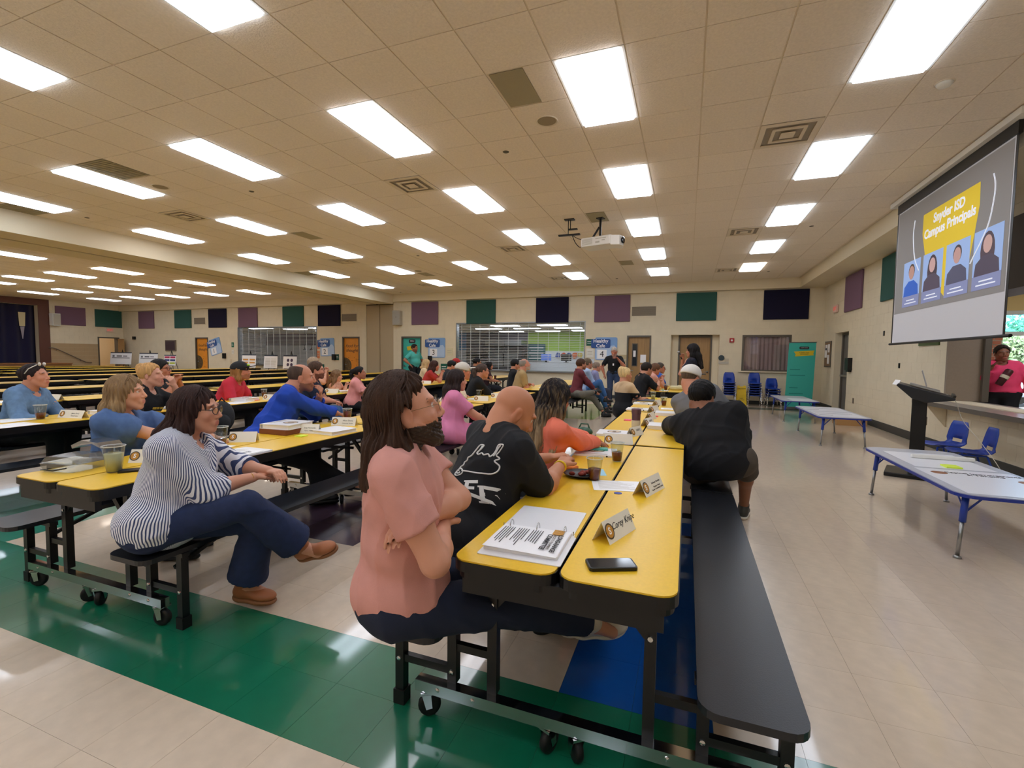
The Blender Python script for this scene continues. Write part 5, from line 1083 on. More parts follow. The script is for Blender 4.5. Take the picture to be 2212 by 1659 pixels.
# ================================================================ PEOPLE: signed-distance bodies meshed with surface nets
def nrm(v):
    v = np.asarray(v, float); return v/(np.linalg.norm(v)+1e-12)
class Field:
    def __init__(s, lo, hi, h):
        s.h = h; s.lo = np.asarray(lo, float); n = np.ceil((np.asarray(hi)-s.lo)/h).astype(int)+1
        s.n = n; s.d = np.full(n, .5, np.float32)
    def sl(s, lo, hi, pad):
        a = np.maximum(np.floor((np.asarray(lo)-pad-s.lo)/s.h).astype(int), 0); b = np.minimum(np.ceil((np.asarray(hi)+pad-s.lo)/s.h).astype(int)+1, s.n)
        if (b <= a).any(): return None
        ax = [(s.lo[i]+s.h*np.arange(a[i], b[i])).astype(np.float32) for i in range(3)]
        return (slice(a[0], b[0]), slice(a[1], b[1]), slice(a[2], b[2])), ax[0][:, None, None], ax[1][None, :, None], ax[2][None, None, :]
    def comb(s, S, q, k, op):
        d = s.d[S]
        if op == 'u':
            if k > 0: h = np.clip(.5+.5*(d-q)/k, 0, 1); s.d[S] = d+(q-d)*h-k*h*(1-h)
            else: s.d[S] = np.minimum(d, q)
        elif op == 's':
            if k > 0: h = np.clip(.5-.5*(d+q)/k, 0, 1); s.d[S] = d+(-q-d)*h+k*h*(1-h)
            else: s.d[S] = np.maximum(d, -q)
    def cap(s, a, b, ra, rb=None, k=.02, op='u'):
        rb = ra if rb is None else rb; a = np.asarray(a, float); b = np.asarray(b, float); r = max(ra, rb)
        t = s.sl(np.minimum(a, b)-r, np.maximum(a, b)+r, k+2*s.h)
        if t is None: return
        S, X, Y, Z = t; v = b-a; L = float(v@v)+1e-9
        px, py, pz = X-a[0], Y-a[1], Z-a[2]; h = np.clip((px*v[0]+py*v[1]+pz*v[2])/L, 0, 1)
        q = np.sqrt((px-h*v[0])**2+(py-h*v[1])**2+(pz-h*v[2])**2)-(ra+(rb-ra)*h)
        s.comb(S, q, k, op)
    def ell(s, c, r, R=None, k=.02, op='u'):
        c = np.asarray(c, float); r = np.asarray(r, float); m = r.max()
        t = s.sl(c-m, c+m, k+2*s.h)
        if t is None: return
        S, X, Y, Z = t; px, py, pz = X-c[0], Y-c[1], Z-c[2]
        if R is not None:
            px, py, pz = (px*R[0][0]+py*R[0][1]+pz*R[0][2], px*R[1][0]+py*R[1][1]+pz*R[1][2], px*R[2][0]+py*R[2][1]+pz*R[2][2])
        k0 = np.sqrt((px/r[0])**2+(py/r[1])**2+(pz/r[2])**2); k1 = np.sqrt((px/r[0]**2)**2+(py/r[1]**2)**2+(pz/r[2]**2)**2)+1e-6
        s.comb(S, k0*(k0-1)/k1, k, op)
    def plane(s, p, n, k=.0, lo=None, hi=None):
        """keep the side n points away from"""
        n = nrm(n); t = s.sl(lo, hi, 0) if lo is not None else s.sl(s.lo, s.lo+s.h*s.n, 0)
        if t is None: return
        S, X, Y, Z = t; q = (X-p[0])*n[0]+(Y-p[1])*n[1]+(Z-p[2])*n[2]; s.d[S] = np.maximum(s.d[S], q)
    def noise(s, f):
        S, X, Y, Z = s.sl(s.lo, s.lo+s.h*s.n, 0); m = np.abs(s.d) < .05
        I = np.nonzero(m); s.d[m] += f(X[I[0], 0, 0], Y[0, I[1], 0], Z[0, 0, I[2]]).astype(np.float32)
    def mesh(s):
        d = s.d; sg = d < 0; N = s.n
        c = sg[:-1, :-1, :-1].astype(np.int8).copy()
        for (i, j, k) in ((1, 0, 0), (0, 1, 0), (0, 0, 1), (1, 1, 0), (1, 0, 1), (0, 1, 1), (1, 1, 1)):
            c += sg[i:N[0]-1+i, j:N[1]-1+j, k:N[2]-1+k]
        act = (c > 0) & (c < 8); idx = np.argwhere(act)
        if len(idx) == 0: return np.zeros((0, 3)), np.zeros((0, 4), int)
        vid = np.full(act.shape, -1, np.int32); vid[act] = np.arange(len(idx))
        acc = np.zeros((len(idx), 3)); cnt = np.zeros(len(idx))
        co = [(i, j, k) for i in (0, 1) for j in (0, 1) for k in (0, 1)]
        val = {o: d[idx[:, 0]+o[0], idx[:, 1]+o[1], idx[:, 2]+o[2]].astype(float) for o in co}
        for o in co:
            for ax in range(3):
                if o[ax]: continue
                q = list(o); q[ax] = 1; q = tuple(q); a, b = val[o], val[q]; m = (a < 0) != (b < 0)
                t = np.where(m, a/np.where(m, a-b, 1), 0)
                for x in range(3): acc[:, x] += np.where(m, o[x]+(t if x == ax else 0), 0)
                cnt += m
        V = s.lo+s.h*(idx+acc/cnt[:, None]); F = []
        for ax in range(3):
            u, v = (ax+1) % 3, (ax+2) % 3; a = [slice(None)]*3; b = [slice(None)]*3
            a[ax] = slice(0, -1); b[ax] = slice(1, None)
            A, B = sg[tuple(a)], sg[tuple(b)]; E = np.argwhere(A != B); E = E[(E[:, u] > 0) & (E[:, v] > 0) & (E[:, u] < N[u]-1) & (E[:, v] < N[v]-1)]
            ins = A[E[:, 0], E[:, 1], E[:, 2]]
            def g_(du, dv):
                e = E.copy(); e[:, u] += du; e[:, v] += dv; return vid[e[:, 0], e[:, 1], e[:, 2]]
            q = np.stack([g_(-1, -1), g_(0, -1), g_(0, 0), g_(-1, 0)], 1); q[~ins] = q[~ins][:, ::-1]; F.append(q)
        return V, np.concatenate(F)
def np_mesh(name, V, F, mats, col=None, mi=None):
    me = bpy.data.meshes.new(name); nv, nf = len(V), len(F)
    me.vertices.add(nv); me.vertices.foreach_set('co', np.asarray(V, np.float32).ravel())
    me.loops.add(nf*4); me.polygons.add(nf)
    me.loops.foreach_set('vertex_index', np.asarray(F, np.int32).ravel())
    me.polygons.foreach_set('loop_start', np.arange(0, nf*4, 4, dtype=np.int32)); me.polygons.foreach_set('loop_total', np.full(nf, 4, np.int32))
    me.polygons.foreach_set('use_smooth', np.ones(nf, bool))
    for m in mats: me.materials.append(m)
    if mi is not None: me.polygons.foreach_set('material_index', mi)
    if col is not None:
        a = me.color_attributes.new('Col', 'FLOAT_COLOR', 'POINT'); a.data.foreach_set('color', np.asarray(col, np.float32).ravel())
    me.update(); me.validate(); return me
def merge(Fs, G, k):
    t = Fs.sl(G.lo+.002, G.lo+G.h*(G.n-1)-.002, 0)
    if t is None: return
    S, X, Y, Z = t
    off = (np.array([X.ravel()[0], Y.ravel()[0], Z.ravel()[0]])-G.lo)/G.h; i0 = np.floor(off).astype(int); f = off-i0; g = G.d
    for ax, n_ in enumerate((X.size, Y.size, Z.size)):
        # the two grids share one voxel size
        i1 = np.clip(np.arange(n_)+i0[ax], 0, g.shape[ax]-1); i2 = np.clip(i1+1, 0, g.shape[ax]-1)
        g = np.take(g, i1, ax)*(1-f[ax])+np.take(g, i2, ax)*f[ax]
    Fs.comb(S, g, k, 'u')
def fold(amp, f=18, seed=0):
    r = np.random.default_rng(seed); ph = r.uniform(0, 6, 12); D = r.normal(size=(4, 3))*[1, 1, .55]; D /= np.linalg.norm(D, axis=1)[:, None]
    def fn(x, y, z):
        w = 1.6*np.sin(x*9+ph[0]+1.5*np.sin(z*7+ph[1]))+1.6*np.sin(z*10+ph[2]+1.4*np.sin(y*8+ph[3])); a = 0
        for i in range(3):
            q = (D[i, 0]*x+D[i, 1]*y+D[i, 2]*z)*f*(1.4+.7*i)+ph[4+i]+w
            rd = (1-np.abs(np.sin(q*.5)))**2.2; mk = .5+.5*np.sin((D[3-i] @ np.array([x, y, z]))*7+ph[8+i])
            a = a+rd*mk
        return -amp*(a-.35)
    return fn
def ik(a, c, l1, l2, hint):
    a, c, hint = map(lambda q: np.asarray(q, float), (a, c, hint)); d = c-a; L = np.linalg.norm(d)
    if L > (l1+l2)*.995: c = a+d/L*(l1+l2)*.995; d = c-a; L = np.linalg.norm(d)
    x = (l1*l1-l2*l2+L*L)/(2*L); h = math.sqrt(max(l1*l1-x*x, 0)); n = d/L
    p = hint-a; p = p-n*(p@n); p = nrm(p) if np.linalg.norm(p) > 1e-4 else np.array([0, 0, -1.])
    return a+n*x+p*h, c
M_eye = mat('eye_white', 'e8e4de', .15); M_iris = mat('eye_dark', '2a1c12', .1)
M_lens = glass('spectacle_lens', fac=.05)
def skin_mat(c): return mat('skin_'+c, c, .5, vcol=True, bump=.06, bscale=400)
def cloth(c, rough=.9, **k): return mat('cloth_'+c+k.pop('key', ''), c, rough, bump=k.pop('bump', .15), bscale=k.pop('bscale', 500), var=k.pop('var', .04), vscale=k.pop('vscale', 12), **k)
def yawv(deg): r = math.radians(deg); return np.array([math.sin(r), math.cos(r), 0.])
def person(name_label, hip, head, yaw, skin='c98f72', hair='3a2a1e', style='short', shirt='888888', sleeve=.5, pants='26304a', look=(None, 0), s=1.0, fat=1.0, female=False, hands=None, feet=None, elbow=None, knees=None,
           seat=True, res=1.0, beard=None, glasses=None, shoes='2a2a2a', cap=None, neck='crew', shirt_mat=None, pants_mat=None, bell=0, hem=.06, hand_curl=.9, dress=None, shorts=False, extra=None, roll=0, hair_len=None, palm=None, pant_end=.93, bald=False, chestw=1.0, skirt=False, cuff_pad=.014, group=None, fing=None, belly=0, hunch=0, hipw=1.0, hat_cut=True, category='person'):
    hip = np.array(hip, float); head = np.array(head, float)
    root = thing('person', name_label, category, (hip[0], hip[1], 0)); O = np.array([hip[0], hip[1], 0.])
    fw = yawv(yaw); rt = np.array([fw[1], -fw[0], 0.])
    up = nrm(head-hip-fw*.02*s); fwd = nrm(fw-up*(fw@up)); rt = np.cross(fwd, up); rt = nrm(rt)
    L = np.linalg.norm(head-hip); tl = max(L-(.145-hunch)*s, .36)       # hip -> neck base
    def tp(r, f, u): return hip+rt*r+fwd*f+up*u
    nb = tp(0, .0, tl)
    lk = look[0] if look[0] is not None else yaw; pitch = math.radians(look[1])
    hf = yawv(lk); hz = np.array([0, 0, 1.]); hF = hf*math.cos(pitch)+hz*math.sin(pitch); hU = -hf*math.sin(pitch)+hz*math.cos(pitch); hR = np.cross(hF, hU)
    if roll:
        a = math.radians(roll); hR, hU = hR*math.cos(a)+hU*math.sin(a), -hR*math.sin(a)+hU*math.cos(a)
    HR = np.array([hR, hF, hU]); hs = s*(1.0 if not female else .95)
    def hp(x, y, z): return head+hs*(hR*x+hF*y+hU*z)
    sw = (.175 if not female else .152)*s*chestw; fz = fat
    def cv(v):
        if isinstance(v, (tuple, list)) and len(v) == 4 and v[0] == 'r': return tp(v[1]*s, v[2]*s, v[3]*s*tl/.46)
        return np.array(v, float)
    SH = [tp(-sw, -.005, tl-.052*s), tp(sw, -.005, tl-.052*s)]
    ua, fa, ha = .285*s, .25*s, .085*s
    if hands is None: hands = [tp(-.13, .33, .12), tp(.13, .33, .12)]
    if elbow is None: elbow = [SH[0]-rt*.35+np.array([0, 0, -.5]), SH[1]+rt*.35+np.array([0, 0, -.5])]
    hands = [cv(v) for v in hands]; elbow = [cv(v) for v in elbow]
    arms = []
    for i in (0, 1):
        e, wv = ik(SH[i], hands[i], ua, fa, elbow[i]); arms.append((SH[i], e, wv))
    HJ = [hip+rt*(-.095*s*max(1, fz*.95)), hip+rt*(.095*s*max(1, fz*.95))]
    if feet is None:
        if seat: feet = [hip+fw*.42-rt*.12+np.array([0, 0, -hip[2]+.09]), hip+fw*.45+rt*.12+np.array([0, 0, -hip[2]+.09])]
        else: feet = [hip-rt*.1+np.array([0, 0, -hip[2]+.09]), hip+rt*.1+fw*.05+np.array([0, 0, -hip[2]+.09])]
    legs = []
    for i in (0, 1):
        hint = np.array(knees[i], float) if knees else HJ[i]+fw*1.0+np.array([0, 0, .8])
        k_, f_ = ik(HJ[i], feet[i], .44*s, .43*s, hint); legs.append((HJ[i], k_, f_))
    fine = res <= 1.3
    hh = .0040*res if fine else .0038*res; bh = .0105*res; ch = (.0078 if fine else .0095)*res
    # ---------- head + neck shell
    def head_prims(F):
        e = lambda c, r, k=.02, op='u': F.ell(hp(*c), np.array(r)*hs, HR, k*hs, op)
        e((0, -.018, .04), (.078, .099, .088), .02)
        e((0, .03, -.02), (.063, .066, .088), .03)
        for sx in (-1, 1):
            F.cap(hp(sx*.052, -.005, -.045), hp(sx*.018, .062, -.098), .02*hs, .018*hs, .03*hs)
            e((sx*.038, .062, -.022), (.024, .022, .02), .022)
            e((sx*.036, .08, .036), (.026, .012, .010), .016)
        e((0, .072, -.1), (.024, .02, .017), .025)
        if fine:
            for sx in (-1, 1): e((sx*.032, .1, .012), (.019, .016, .012), .012, 's')
        F.cap(hp(0, .092, .02), hp(0, .113, -.022), .008*hs, .0125*hs, .012*hs)
        for sx in (-1, 1): e((sx*.0125, .102, -.03), (.009, .011, .0085), .008)
        e((0, .088, -.062), (.03, .016, .02), .02)
        F.cap(hp(-.018, .097, -.056), hp(.018, .097, -.056), .0055*hs, .0055*hs, .006*hs)
        F.cap(hp(-.016, .095, -.069), hp(.016, .095, -.069), .0065*hs, .0065*hs, .006*hs)
        if fine: F.cap(hp(-.024, .106, -.0625), hp(.024, .106, -.0625), .0022*hs, .0022*hs, .004*hs, 's')
        for sx in (-1, 1):
            Rr = HR
            e((sx*.081, -.012, -.002), (.0085, .021, .034), .006)
            if fine: e((sx*.092, -.004, .0), (.008, .011, .02), .006, 's')
        if beard and fine and beard[1] >= .8:
            for sx in (-1, 1):
                F.cap(hp(sx*.058, .005, -.035), hp(sx*.022, .068, -.1), .021*hs, .024*hs, .012*hs)
                F.cap(hp(sx*.006, .1, -.047), hp(sx*.028, .085, -.062), .006*hs, .006*hs, .008*hs)
            e((0, .076, -.108), (.032, .028, .026), .015)
        nk = tp(0, -.015, tl-.03); F.cap(hp(0, -.03, -.05), nk, (.052 if female else .062)*s*min(fz, 1.5)**.6, (.06 if female else .072)*s*min(fz, 1.5)**.7, .03)
        F.cap(tp(-sw*.6, -.015, tl-.05), tp(sw*.6, -.015, tl-.05), .05*s, .05*s, .05); F.cap(tp(0, -.03, tl-.02), hp(0, -.05, -.04), .058*s, .045*s, .04)
        F.ell(tp(0, .02, tl-.1), (.11*s, .07*s, .06*s), np.array([rt, fwd, up]), .04)
    lo = np.minimum(hp(0, 0, 0)-.14*hs, tp(0, 0, tl-.14)-.15*s); hi = np.maximum(head+.17*hs, tp(0, 0, tl)+.15*s)
    Fh = Field(lo, hi, hh); head_prims(Fh)
    if beard and fine and beard[1] >= .8:
        def bn(X, Y, Z):
            p = (np.stack([X, Y, Z], 1)-head)@HR.T/hs; m = (p[:, 2] < -.035)*(p[:, 1] > -.01)*(p[:, 2] > -.15)*((abs(p[:, 2]+.0625) > .012)|(abs(p[:, 0]) > .024))
            return m*.0016*(np.sin(p[:, 0]*520+3*np.sin(p[:, 2]*90))+np.sin(p[:, 2]*430+p[:, 1]*300))
        Fh.noise(bn)
    Vh, Qh = Fh.mesh()
    loc = ((Vh-head)@HR.T)/hs
    base = np.array(lin(skin)[:3]); col = np.tile(np.append(base, 1.), (len(Vh), 1))
    def blend(mask, c, a):
        m = np.clip(mask, 0, 1)[:, None]*a; col[:, :3] = col[:, :3]*(1-m)+np.array(lin(c)[:3])*m
    x, y, z = loc.T
    def gsn(cx, cy_, cz_, rx, ry, rz_): return np.exp(-(((abs(x)-cx)/rx)**2+((y-cy_)/ry)**2+((z-cz_)/rz_)**2))
    blend(gsn(.04, .07, -.03, .025, .03, .025), 'c8604e', .22); blend(gsn(0, .11, -.025, .015, .02, .02), 'c8604e', .18)
    lips = ((abs(x) < .022) & (abs(z+.0625) < .012) & (y > .088)).astype(float); blend(lips, 'a8524c' if not female else 'b4504e', .55)
    brow = ((abs(abs(x)-.034) < .02) & (abs(z-.037-.15*(.034-abs(x))) < .0055) & (y > .06)).astype(float); blend(brow, hair if not bald else '4a352a', .75)
    blend((gsn(.08, -.012, 0, .02, .03, .04)), 'b85a48', .2)
    if fine: blend(gsn(.032, .085, .013, .018, .02, .005)*.8, '3a2620', .5)
    if beard:
        n_ = .006*np.sin(x*170)*np.sin(z*140+2); bz = (z < -.04+n_-.35*(.05-np.minimum(abs(x), .07))*(y > .07))*(y > -.02+n_)*(z > -.16)
        lipz = (abs(z+.0625) < .010)*(abs(x) < .02)*(y > .085)
        blend(np.clip(bz*(1-lipz), 0, 1)*(.97+.03*np.sin(x*900)*np.sin(z*800)), beard[0], beard[1])
        mu = (abs(z+.043) < .008)*(abs(x) < .03)*(y > .08); blend(mu.astype(float), beard[0], beard[1])
    if bald: blend(np.clip((z-.02)/.05, 0, 1)*(y < .07), '8a5a48', .12)
    parts = [(Vh, Qh, col)]
    # ---------- arms + hands shell
    def hand(F, e, wv, i):
        d = nrm(wv-e); sgn = -1 if i == 0 else 1
        pn = np.array(palm[i], float) if palm is not None and palm[i] is not None else np.array([0, 0, -1.])
        pn = nrm(pn-d*(pn@d)); sd = np.cross(d, pn)*(-sgn)       # thumb side
        q = .9*s*(.92 if female else 1)
        pc = wv+d*.045*q; F.ell(pc, np.array([.04, .05, .016])*q, np.array([sd, d, pn]), .012)
        cu = hand_curl if fing is None else fing[i]
        for f_, (o_, ln) in enumerate(((.030, .072), (.010, .08), (-.010, .075), (-.029, .06))):
            p = wv+d*.085*q+sd*o_*q; dd = d.copy(); a = cu*.55+f_*.06
            for seg_, l_ in enumerate((.42, .33, .25)):
                dd = nrm(dd*math.cos(a)+pn*math.sin(a)); p2 = p+dd*ln*l_*q*1.15; F.cap(p, p2, (.0098-.001*seg_)*q, (.009-.001*seg_)*q, .004); p = p2; a = cu*.75
                pn_ = pn
            F.cap(wv+d*.04*q+sd*o_*.8*q, wv+d*.09*q+sd*o_*q, .011*q, .0105*q, .008)
        t0 = wv+d*.022*q+sd*.028*q; t1 = t0+(sd*.026+d*.03+pn*.012)*q; t2 = t1+(d*.03+sd*.004+pn*.012)*q
        F.cap(t0, t1, .015*q, .012*q, .01); F.cap(t1, t2, .0115*q, .0095*q, .006)
    for i in (0, 1):
        a, e, wv = arms[i]; f0 = fat**.5
        lo = np.minimum(np.minimum(a, e), wv)-.12; hi = np.maximum(np.maximum(a, e), wv)+.12
        Fa = Field(lo, hi, hh*1.05 if fine else hh*1.15)
        Fa.cap(a, e, .052*s*f0, .041*s*f0, .02); m_ = a+(e-a)*.45; Fa.ell(m_, (.05*s*f0,)*3, None, .04)
        fq = e+(wv-e)*.3; Fa.cap(e, fq, .04*s*f0, .043*s*f0, .02); Fa.cap(fq, wv, .042*s*f0, .027*s, .02); hand(Fa, e, wv, i)
        Va, Qa = Fa.mesh(); ca = np.tile(np.append(base*.97, 1.), (len(Va), 1)); parts.append((Va, Qa, ca))
    # ---------- trunk and legs shell (under the clothes)
    R3 = np.array([rt, fwd, up])
    def trunk(F, pad, wob=0, armpad=None, female_=female):
        e = lambda r, f, u, rad, k=.05: F.ell(tp(r, f, u), (np.array(rad)*s+pad), R3, k)
        e(0, -.02, .03, (.165*fz*hipw, .125*fz**.6, .12)); e(0, .0+.03*(fz-1)+belly*.5, tl*.38, (.142*fz, .105*fz+belly, .15)); e(0, .01, tl*.68, (.155*fz**.7*chestw, .112*fz**.6, .15))
        F.cap(SH[0]+rt*.03, SH[1]-rt*.03, .052*s+pad, .052*s+pad, .07); e(0, -.005, tl-.075*s, (.13, .075, .06)); F.cap(SH[0], tp(-.03, -.02, tl-.0), .05*s+pad*.8, .05*s+pad*.5, .05); F.cap(SH[1], tp(.03, -.02, tl-.0), .05*s+pad*.8, .05*s+pad*.5, .05)
        if female_:
            for sx in (-1, 1): e(sx*.07, .085, tl*.66, (.06, .05, .06), .04)
    allp = [hip]+[q for l in legs for q in l]+[nb]+SH
    lo = np.min(allp, 0)-.24*max(fz, 1); hi = np.max(allp, 0)+.24*max(fz, 1); lo[2] = max(lo[2], -.0)
    Fb = Field(lo, hi, bh*1.15); trunk(Fb, -.006)
    for i in (0, 1):
        a, k_, f_ = legs[i]; Fb.cap(a, k_, .082*s*fz**.6, .056*s, .05); Fb.cap(k_, k_+(f_-k_)*.35, .052*s, .054*s, .03); Fb.cap(k_+(f_-k_)*.35, f_, .053*s, .034*s, .03)
        ft = nrm(np.array([f_[0]-k_[0], f_[1]-k_[1], 0])*.2+fw); Fb.cap(f_, f_+ft*.1+np.array([0, 0, -.05]), .033*s, .026*s, .03)
    Vb, Qb = Fb.mesh(); cb = np.tile(np.append(base*.95, 1.), (len(Vb), 1)); parts.append((Vb, Qb, cb))
    n = 0; VV = []; QQ = []; CCc = []
    for v_, q_, c_ in parts: VV.append(v_-O); QQ.append(q_+n); CCc.append(c_); n += len(v_)
    link('body', np_mesh('body', np.concatenate(VV), np.concatenate(QQ), [skin_mat(skin)], np.concatenate(CCc)), root)
    # ---------- eyes
    if fine:
        for sx in (-1, 1):
            c = hp(sx*.031, .077, .0125)-O
            MB().ball(tuple(c), .0115*hs, 14).build('eye', M_eye, root, True)
            c2 = hp(sx*.031, .0838, .0125)-O; MB().ball(tuple(c2), .0062*hs, 10).build('iris', M_iris, root, True)
            bs = []  # upper lid
            lid = MB().tube([hp(sx*(.031+t_*.0135), 0.0885-abs(t_)*.004, .0175-.005*t_*t_)-O for t_ in np.linspace(-1, 1, 7)], .0022*hs, 5); lid.build('eyelid', skin_mat(skin) if False else mat('lid_'+skin, skin, .5), root, True)
    # ---------- upper garment
    slc = sleeve if hasattr(sleeve, '__len__') else (sleeve, sleeve)
    sm = shirt_mat or cloth(shirt)
    ends = []
    lo = np.min([hip-.1, nb]+[q for A in arms for q in A], 0)-.2*max(fz, 1); hi = np.max([hip, nb]+[q for A in arms for q in A], 0)+.2*max(fz, 1)
    lo[2] = min(lo[2], hip[2]-.14 if not dress else (dress if dress > 0 else .2)); Fs = Field(lo, hi, ch)
    trunk(Fs, cuff_pad)
    if seat and not dress: Fs.ell(tp(0, .015, .045), np.array([.185*fz*hipw, .135*fz**.6+belly*.5, .115])*s+cuff_pad, R3, .05)
    if hem >= .12 and not dress: Fs.ell(tp(0, -.03, -.03), np.array([.17*fz*hipw, .132*fz**.6, .11])*s+cuff_pad, R3, .05)
    Fs.ell(tp(0, -.045, tl-.005), (.075*s*fz**.4, .05*s, .045*s), R3, .03)
    if dress:
        for i in (0, 1):
            a, k_, f_ = legs[i]; Fs.cap(a, k_, .12*s, .1*s, .1)
            Fs.cap(k_, k_+(f_-k_)*.6, .1*s, .12*s, .12)
        Fs.plane((0, 0, dress), (0, 0, -1))
    else:
        hb = hip+up*(-hem); Fs.plane(hb, -nrm(up*.85+np.array([0, 0, .5])))
        if seat: Fs.plane((0, 0, hip[2]-.098), (0, 0, -1))
    # sleeves
    puffy = extra and 'puff' in extra
    for i in (0, 1):
        a, e, wv = arms[i]; f0 = fat**.5; sl = slc[i]
        if sl <= 0: continue
        pts = [a]
        if sl <= 1: end = a+(e-a)*sl; seg = [(a, end, .052*s*f0+cuff_pad*.8, (.058-.012*sl)*s*f0+cuff_pad+.006)]; d = nrm(e-a)
        else: end = e+(wv-e)*(sl-1); seg = [(a, e, .052*s*f0+cuff_pad*.8, .047*s*f0+cuff_pad), (e, end, .048*s*f0+cuff_pad, (.048-.014*(sl-1))*s*f0+cuff_pad)]; d = nrm(wv-e)
        G = Field(np.minimum(np.minimum(a, e), wv)-.13, np.maximum(np.maximum(a, e), wv)+.13, ch)
        for (p, q, r1, r2) in seg: G.cap(p, q+(d*.08 if q is end else 0), r1, r2, .035)
        if puffy: G.ell(a+(end-a)*.62, (.092*s, .092*s, .1*s), None, .03)
        G.plane(end, d)
        rr = (.0445 if sl <= 1 else .034)*s*f0+.004
        G.cap(end-d*.03, end+d*.1, rr, rr, 0, 's')
        merge(Fs, G, .03)
    if neck != 'none':
        # neckline opening
        r_ = {'crew': .062, 'wide': .085, 'v': .064, 'polo': .06}[neck]*s*min(fz, 1.5)**.4
        Fs.cap(tp(0, .015, tl+.055), hp(0, -.02, -.02), r_, r_*.98, .008, 's')
        Fs.ell(tp(0, .065, tl-.0 if neck != 'wide' else tl-.03), (.06*s, .07*s, .05*s), R3, .01, 's')
        if neck == 'v': Fs.cap(tp(0, .16, tl-.02), tp(0, .16, tl-.15), .05*s, .015*s, .01, 's')
    amp = .0085 if fine else .009
    Fs.noise(fold(amp, 24, int(abs(hip[0]*100+hip[1]*10)) % 997))
    Vs, Qs = Fs.mesh(); shirt_geo = (Vs, Qs)
    if len(Vs):
        # discard tiny shells outside
        link('dress' if dress else 'shirt', np_mesh('shirt', Vs-O, Qs, [sm]), root)
    if neck == 'polo':
        P = [tp(.08*s*math.sin(t_), -.015+.085*s*math.cos(t_)-.0, tl+.005-.018*math.cos(t_))-O for t_ in np.linspace(.35, 2*PI-.35, 18)]
        MB().tube(P, .014*s, 6).build('collar', sm, root, True)
    # ---------- trousers, shorts or skirt
    if not dress:
        pm = pants_mat or cloth(pants)
        lo = np.min([hip]+[q for l in legs for q in l], 0)-.2*max(fz, 1); hi = np.max([hip]+[q for l in legs for q in l], 0)+.2*max(fz, 1); lo[2] = max(lo[2], .0)
        Fp = Field(lo, hi, ch*1.1)
        Fp.ell(tp(0, -.02, .0), np.array([.17*fz*hipw, .13*fz**.6, .115])*s+.006, R3, .05); Fp.ell(tp(0, -.0, .09), np.array([.15*fz*hipw, .11*fz**.8, .1])*s, R3, .05)
        for i in (0, 1):
            a, k_, f_ = legs[i]; d = nrm(f_-k_)
            Fp.cap(a, k_, .09*s*fz**.6+.004, .068*s+.004, .05)
            if shorts:
                Fp.cap(k_, k_+d*.07, .078*s, .09*s, .03)
            else:
                en = k_+(f_-k_)*pant_end; G = Field(np.minimum(k_, en)-.22, np.maximum(k_, en)+.22, ch*1.1)
                G.cap(k_, en+d*.06, .07*s+.004, (.052+bell)*s+.004, .03); G.plane(en, d); rr = (.043+bell*.8)*s; G.cap(en-d*.02, en+d*.1, rr, rr, 0, 's'); merge(Fp, G, .02)
        Fp.noise(fold(amp*.8, 20, 5))
        Vp, Qp = Fp.mesh(); link('shorts' if shorts else 'trousers', np_mesh('trousers', Vp-O, Qp, [pm]), root)
    # ---------- shoes
    if res <= 2.6:
        for i in (0, 1):
            a, k_, f_ = legs[i]; ft = extra.get('toe', [None, None])[i] if extra and 'toe' in extra else None
            ft = nrm(ft) if ft is not None else nrm(fw)
            sd = nrm(np.cross(ft, d_up := nrm(k_-f_-ft*((k_-f_)@ft)))); du = nrm(np.cross(sd, ft)); du = du if du@(k_-f_) > 0 else -du
            b = f_-du*.055*s-ft*.03
            lo = b-.28; hi = b+.28; Fq = Field(lo, hi, max(.005, .0045*res)); Rs = np.array([sd, ft, du])
            Fq.ell(b+ft*.03+du*.02, (.038*s, .06*s, .045*s), Rs, .02); Fq.ell(b+ft*.13+du*.008, (.044*s, .08*s, .03*s), Rs, .03); Fq.cap(b+du*.02, f_+du*.02, .042*s, .042*s, .02)
            Fq.plane(b-du*.022, -du); V_, Q_ = Fq.mesh()
            sh_ = link('shoe', np_mesh('shoe', V_-O, Q_, [mat('shoe_'+shoes, shoes, .5)]), root)
            Fq = Field(lo, hi, max(.005, .0045*res)); Fq.ell(b+ft*.01-du*.02, (.042*s, .06*s, .03*s), Rs, .02); Fq.ell(b+ft*.12-du*.02, (.048*s, .09*s, .03*s), Rs, .03)
            Fq.plane(b-du*.034, -du); Fq.plane(b-du*.01, du); V_, Q_ = Fq.mesh()
            if len(V_): link('sole', np_mesh('sole', V_-O, Q_, [mat('sole_'+('light' if shoes not in ('1a1a1a', '2a2a2a', 'a0623e') else shoes), 'ddd6c8' if shoes not in ('1a1a1a', '2a2a2a', 'a0623e') else ('111111' if shoes != 'a0623e' else '8a5a38'), .6)]), sh_)
    # ---------- hair
    hm = mat('hair_'+hair, hair, .62, spec=.3, var=.25, vscale=60, stretch=(1, 1, .15), bump=.4, bscale=160)
    HL = hair_len
    def tovec(pts): return [hp(*p) for p in pts]
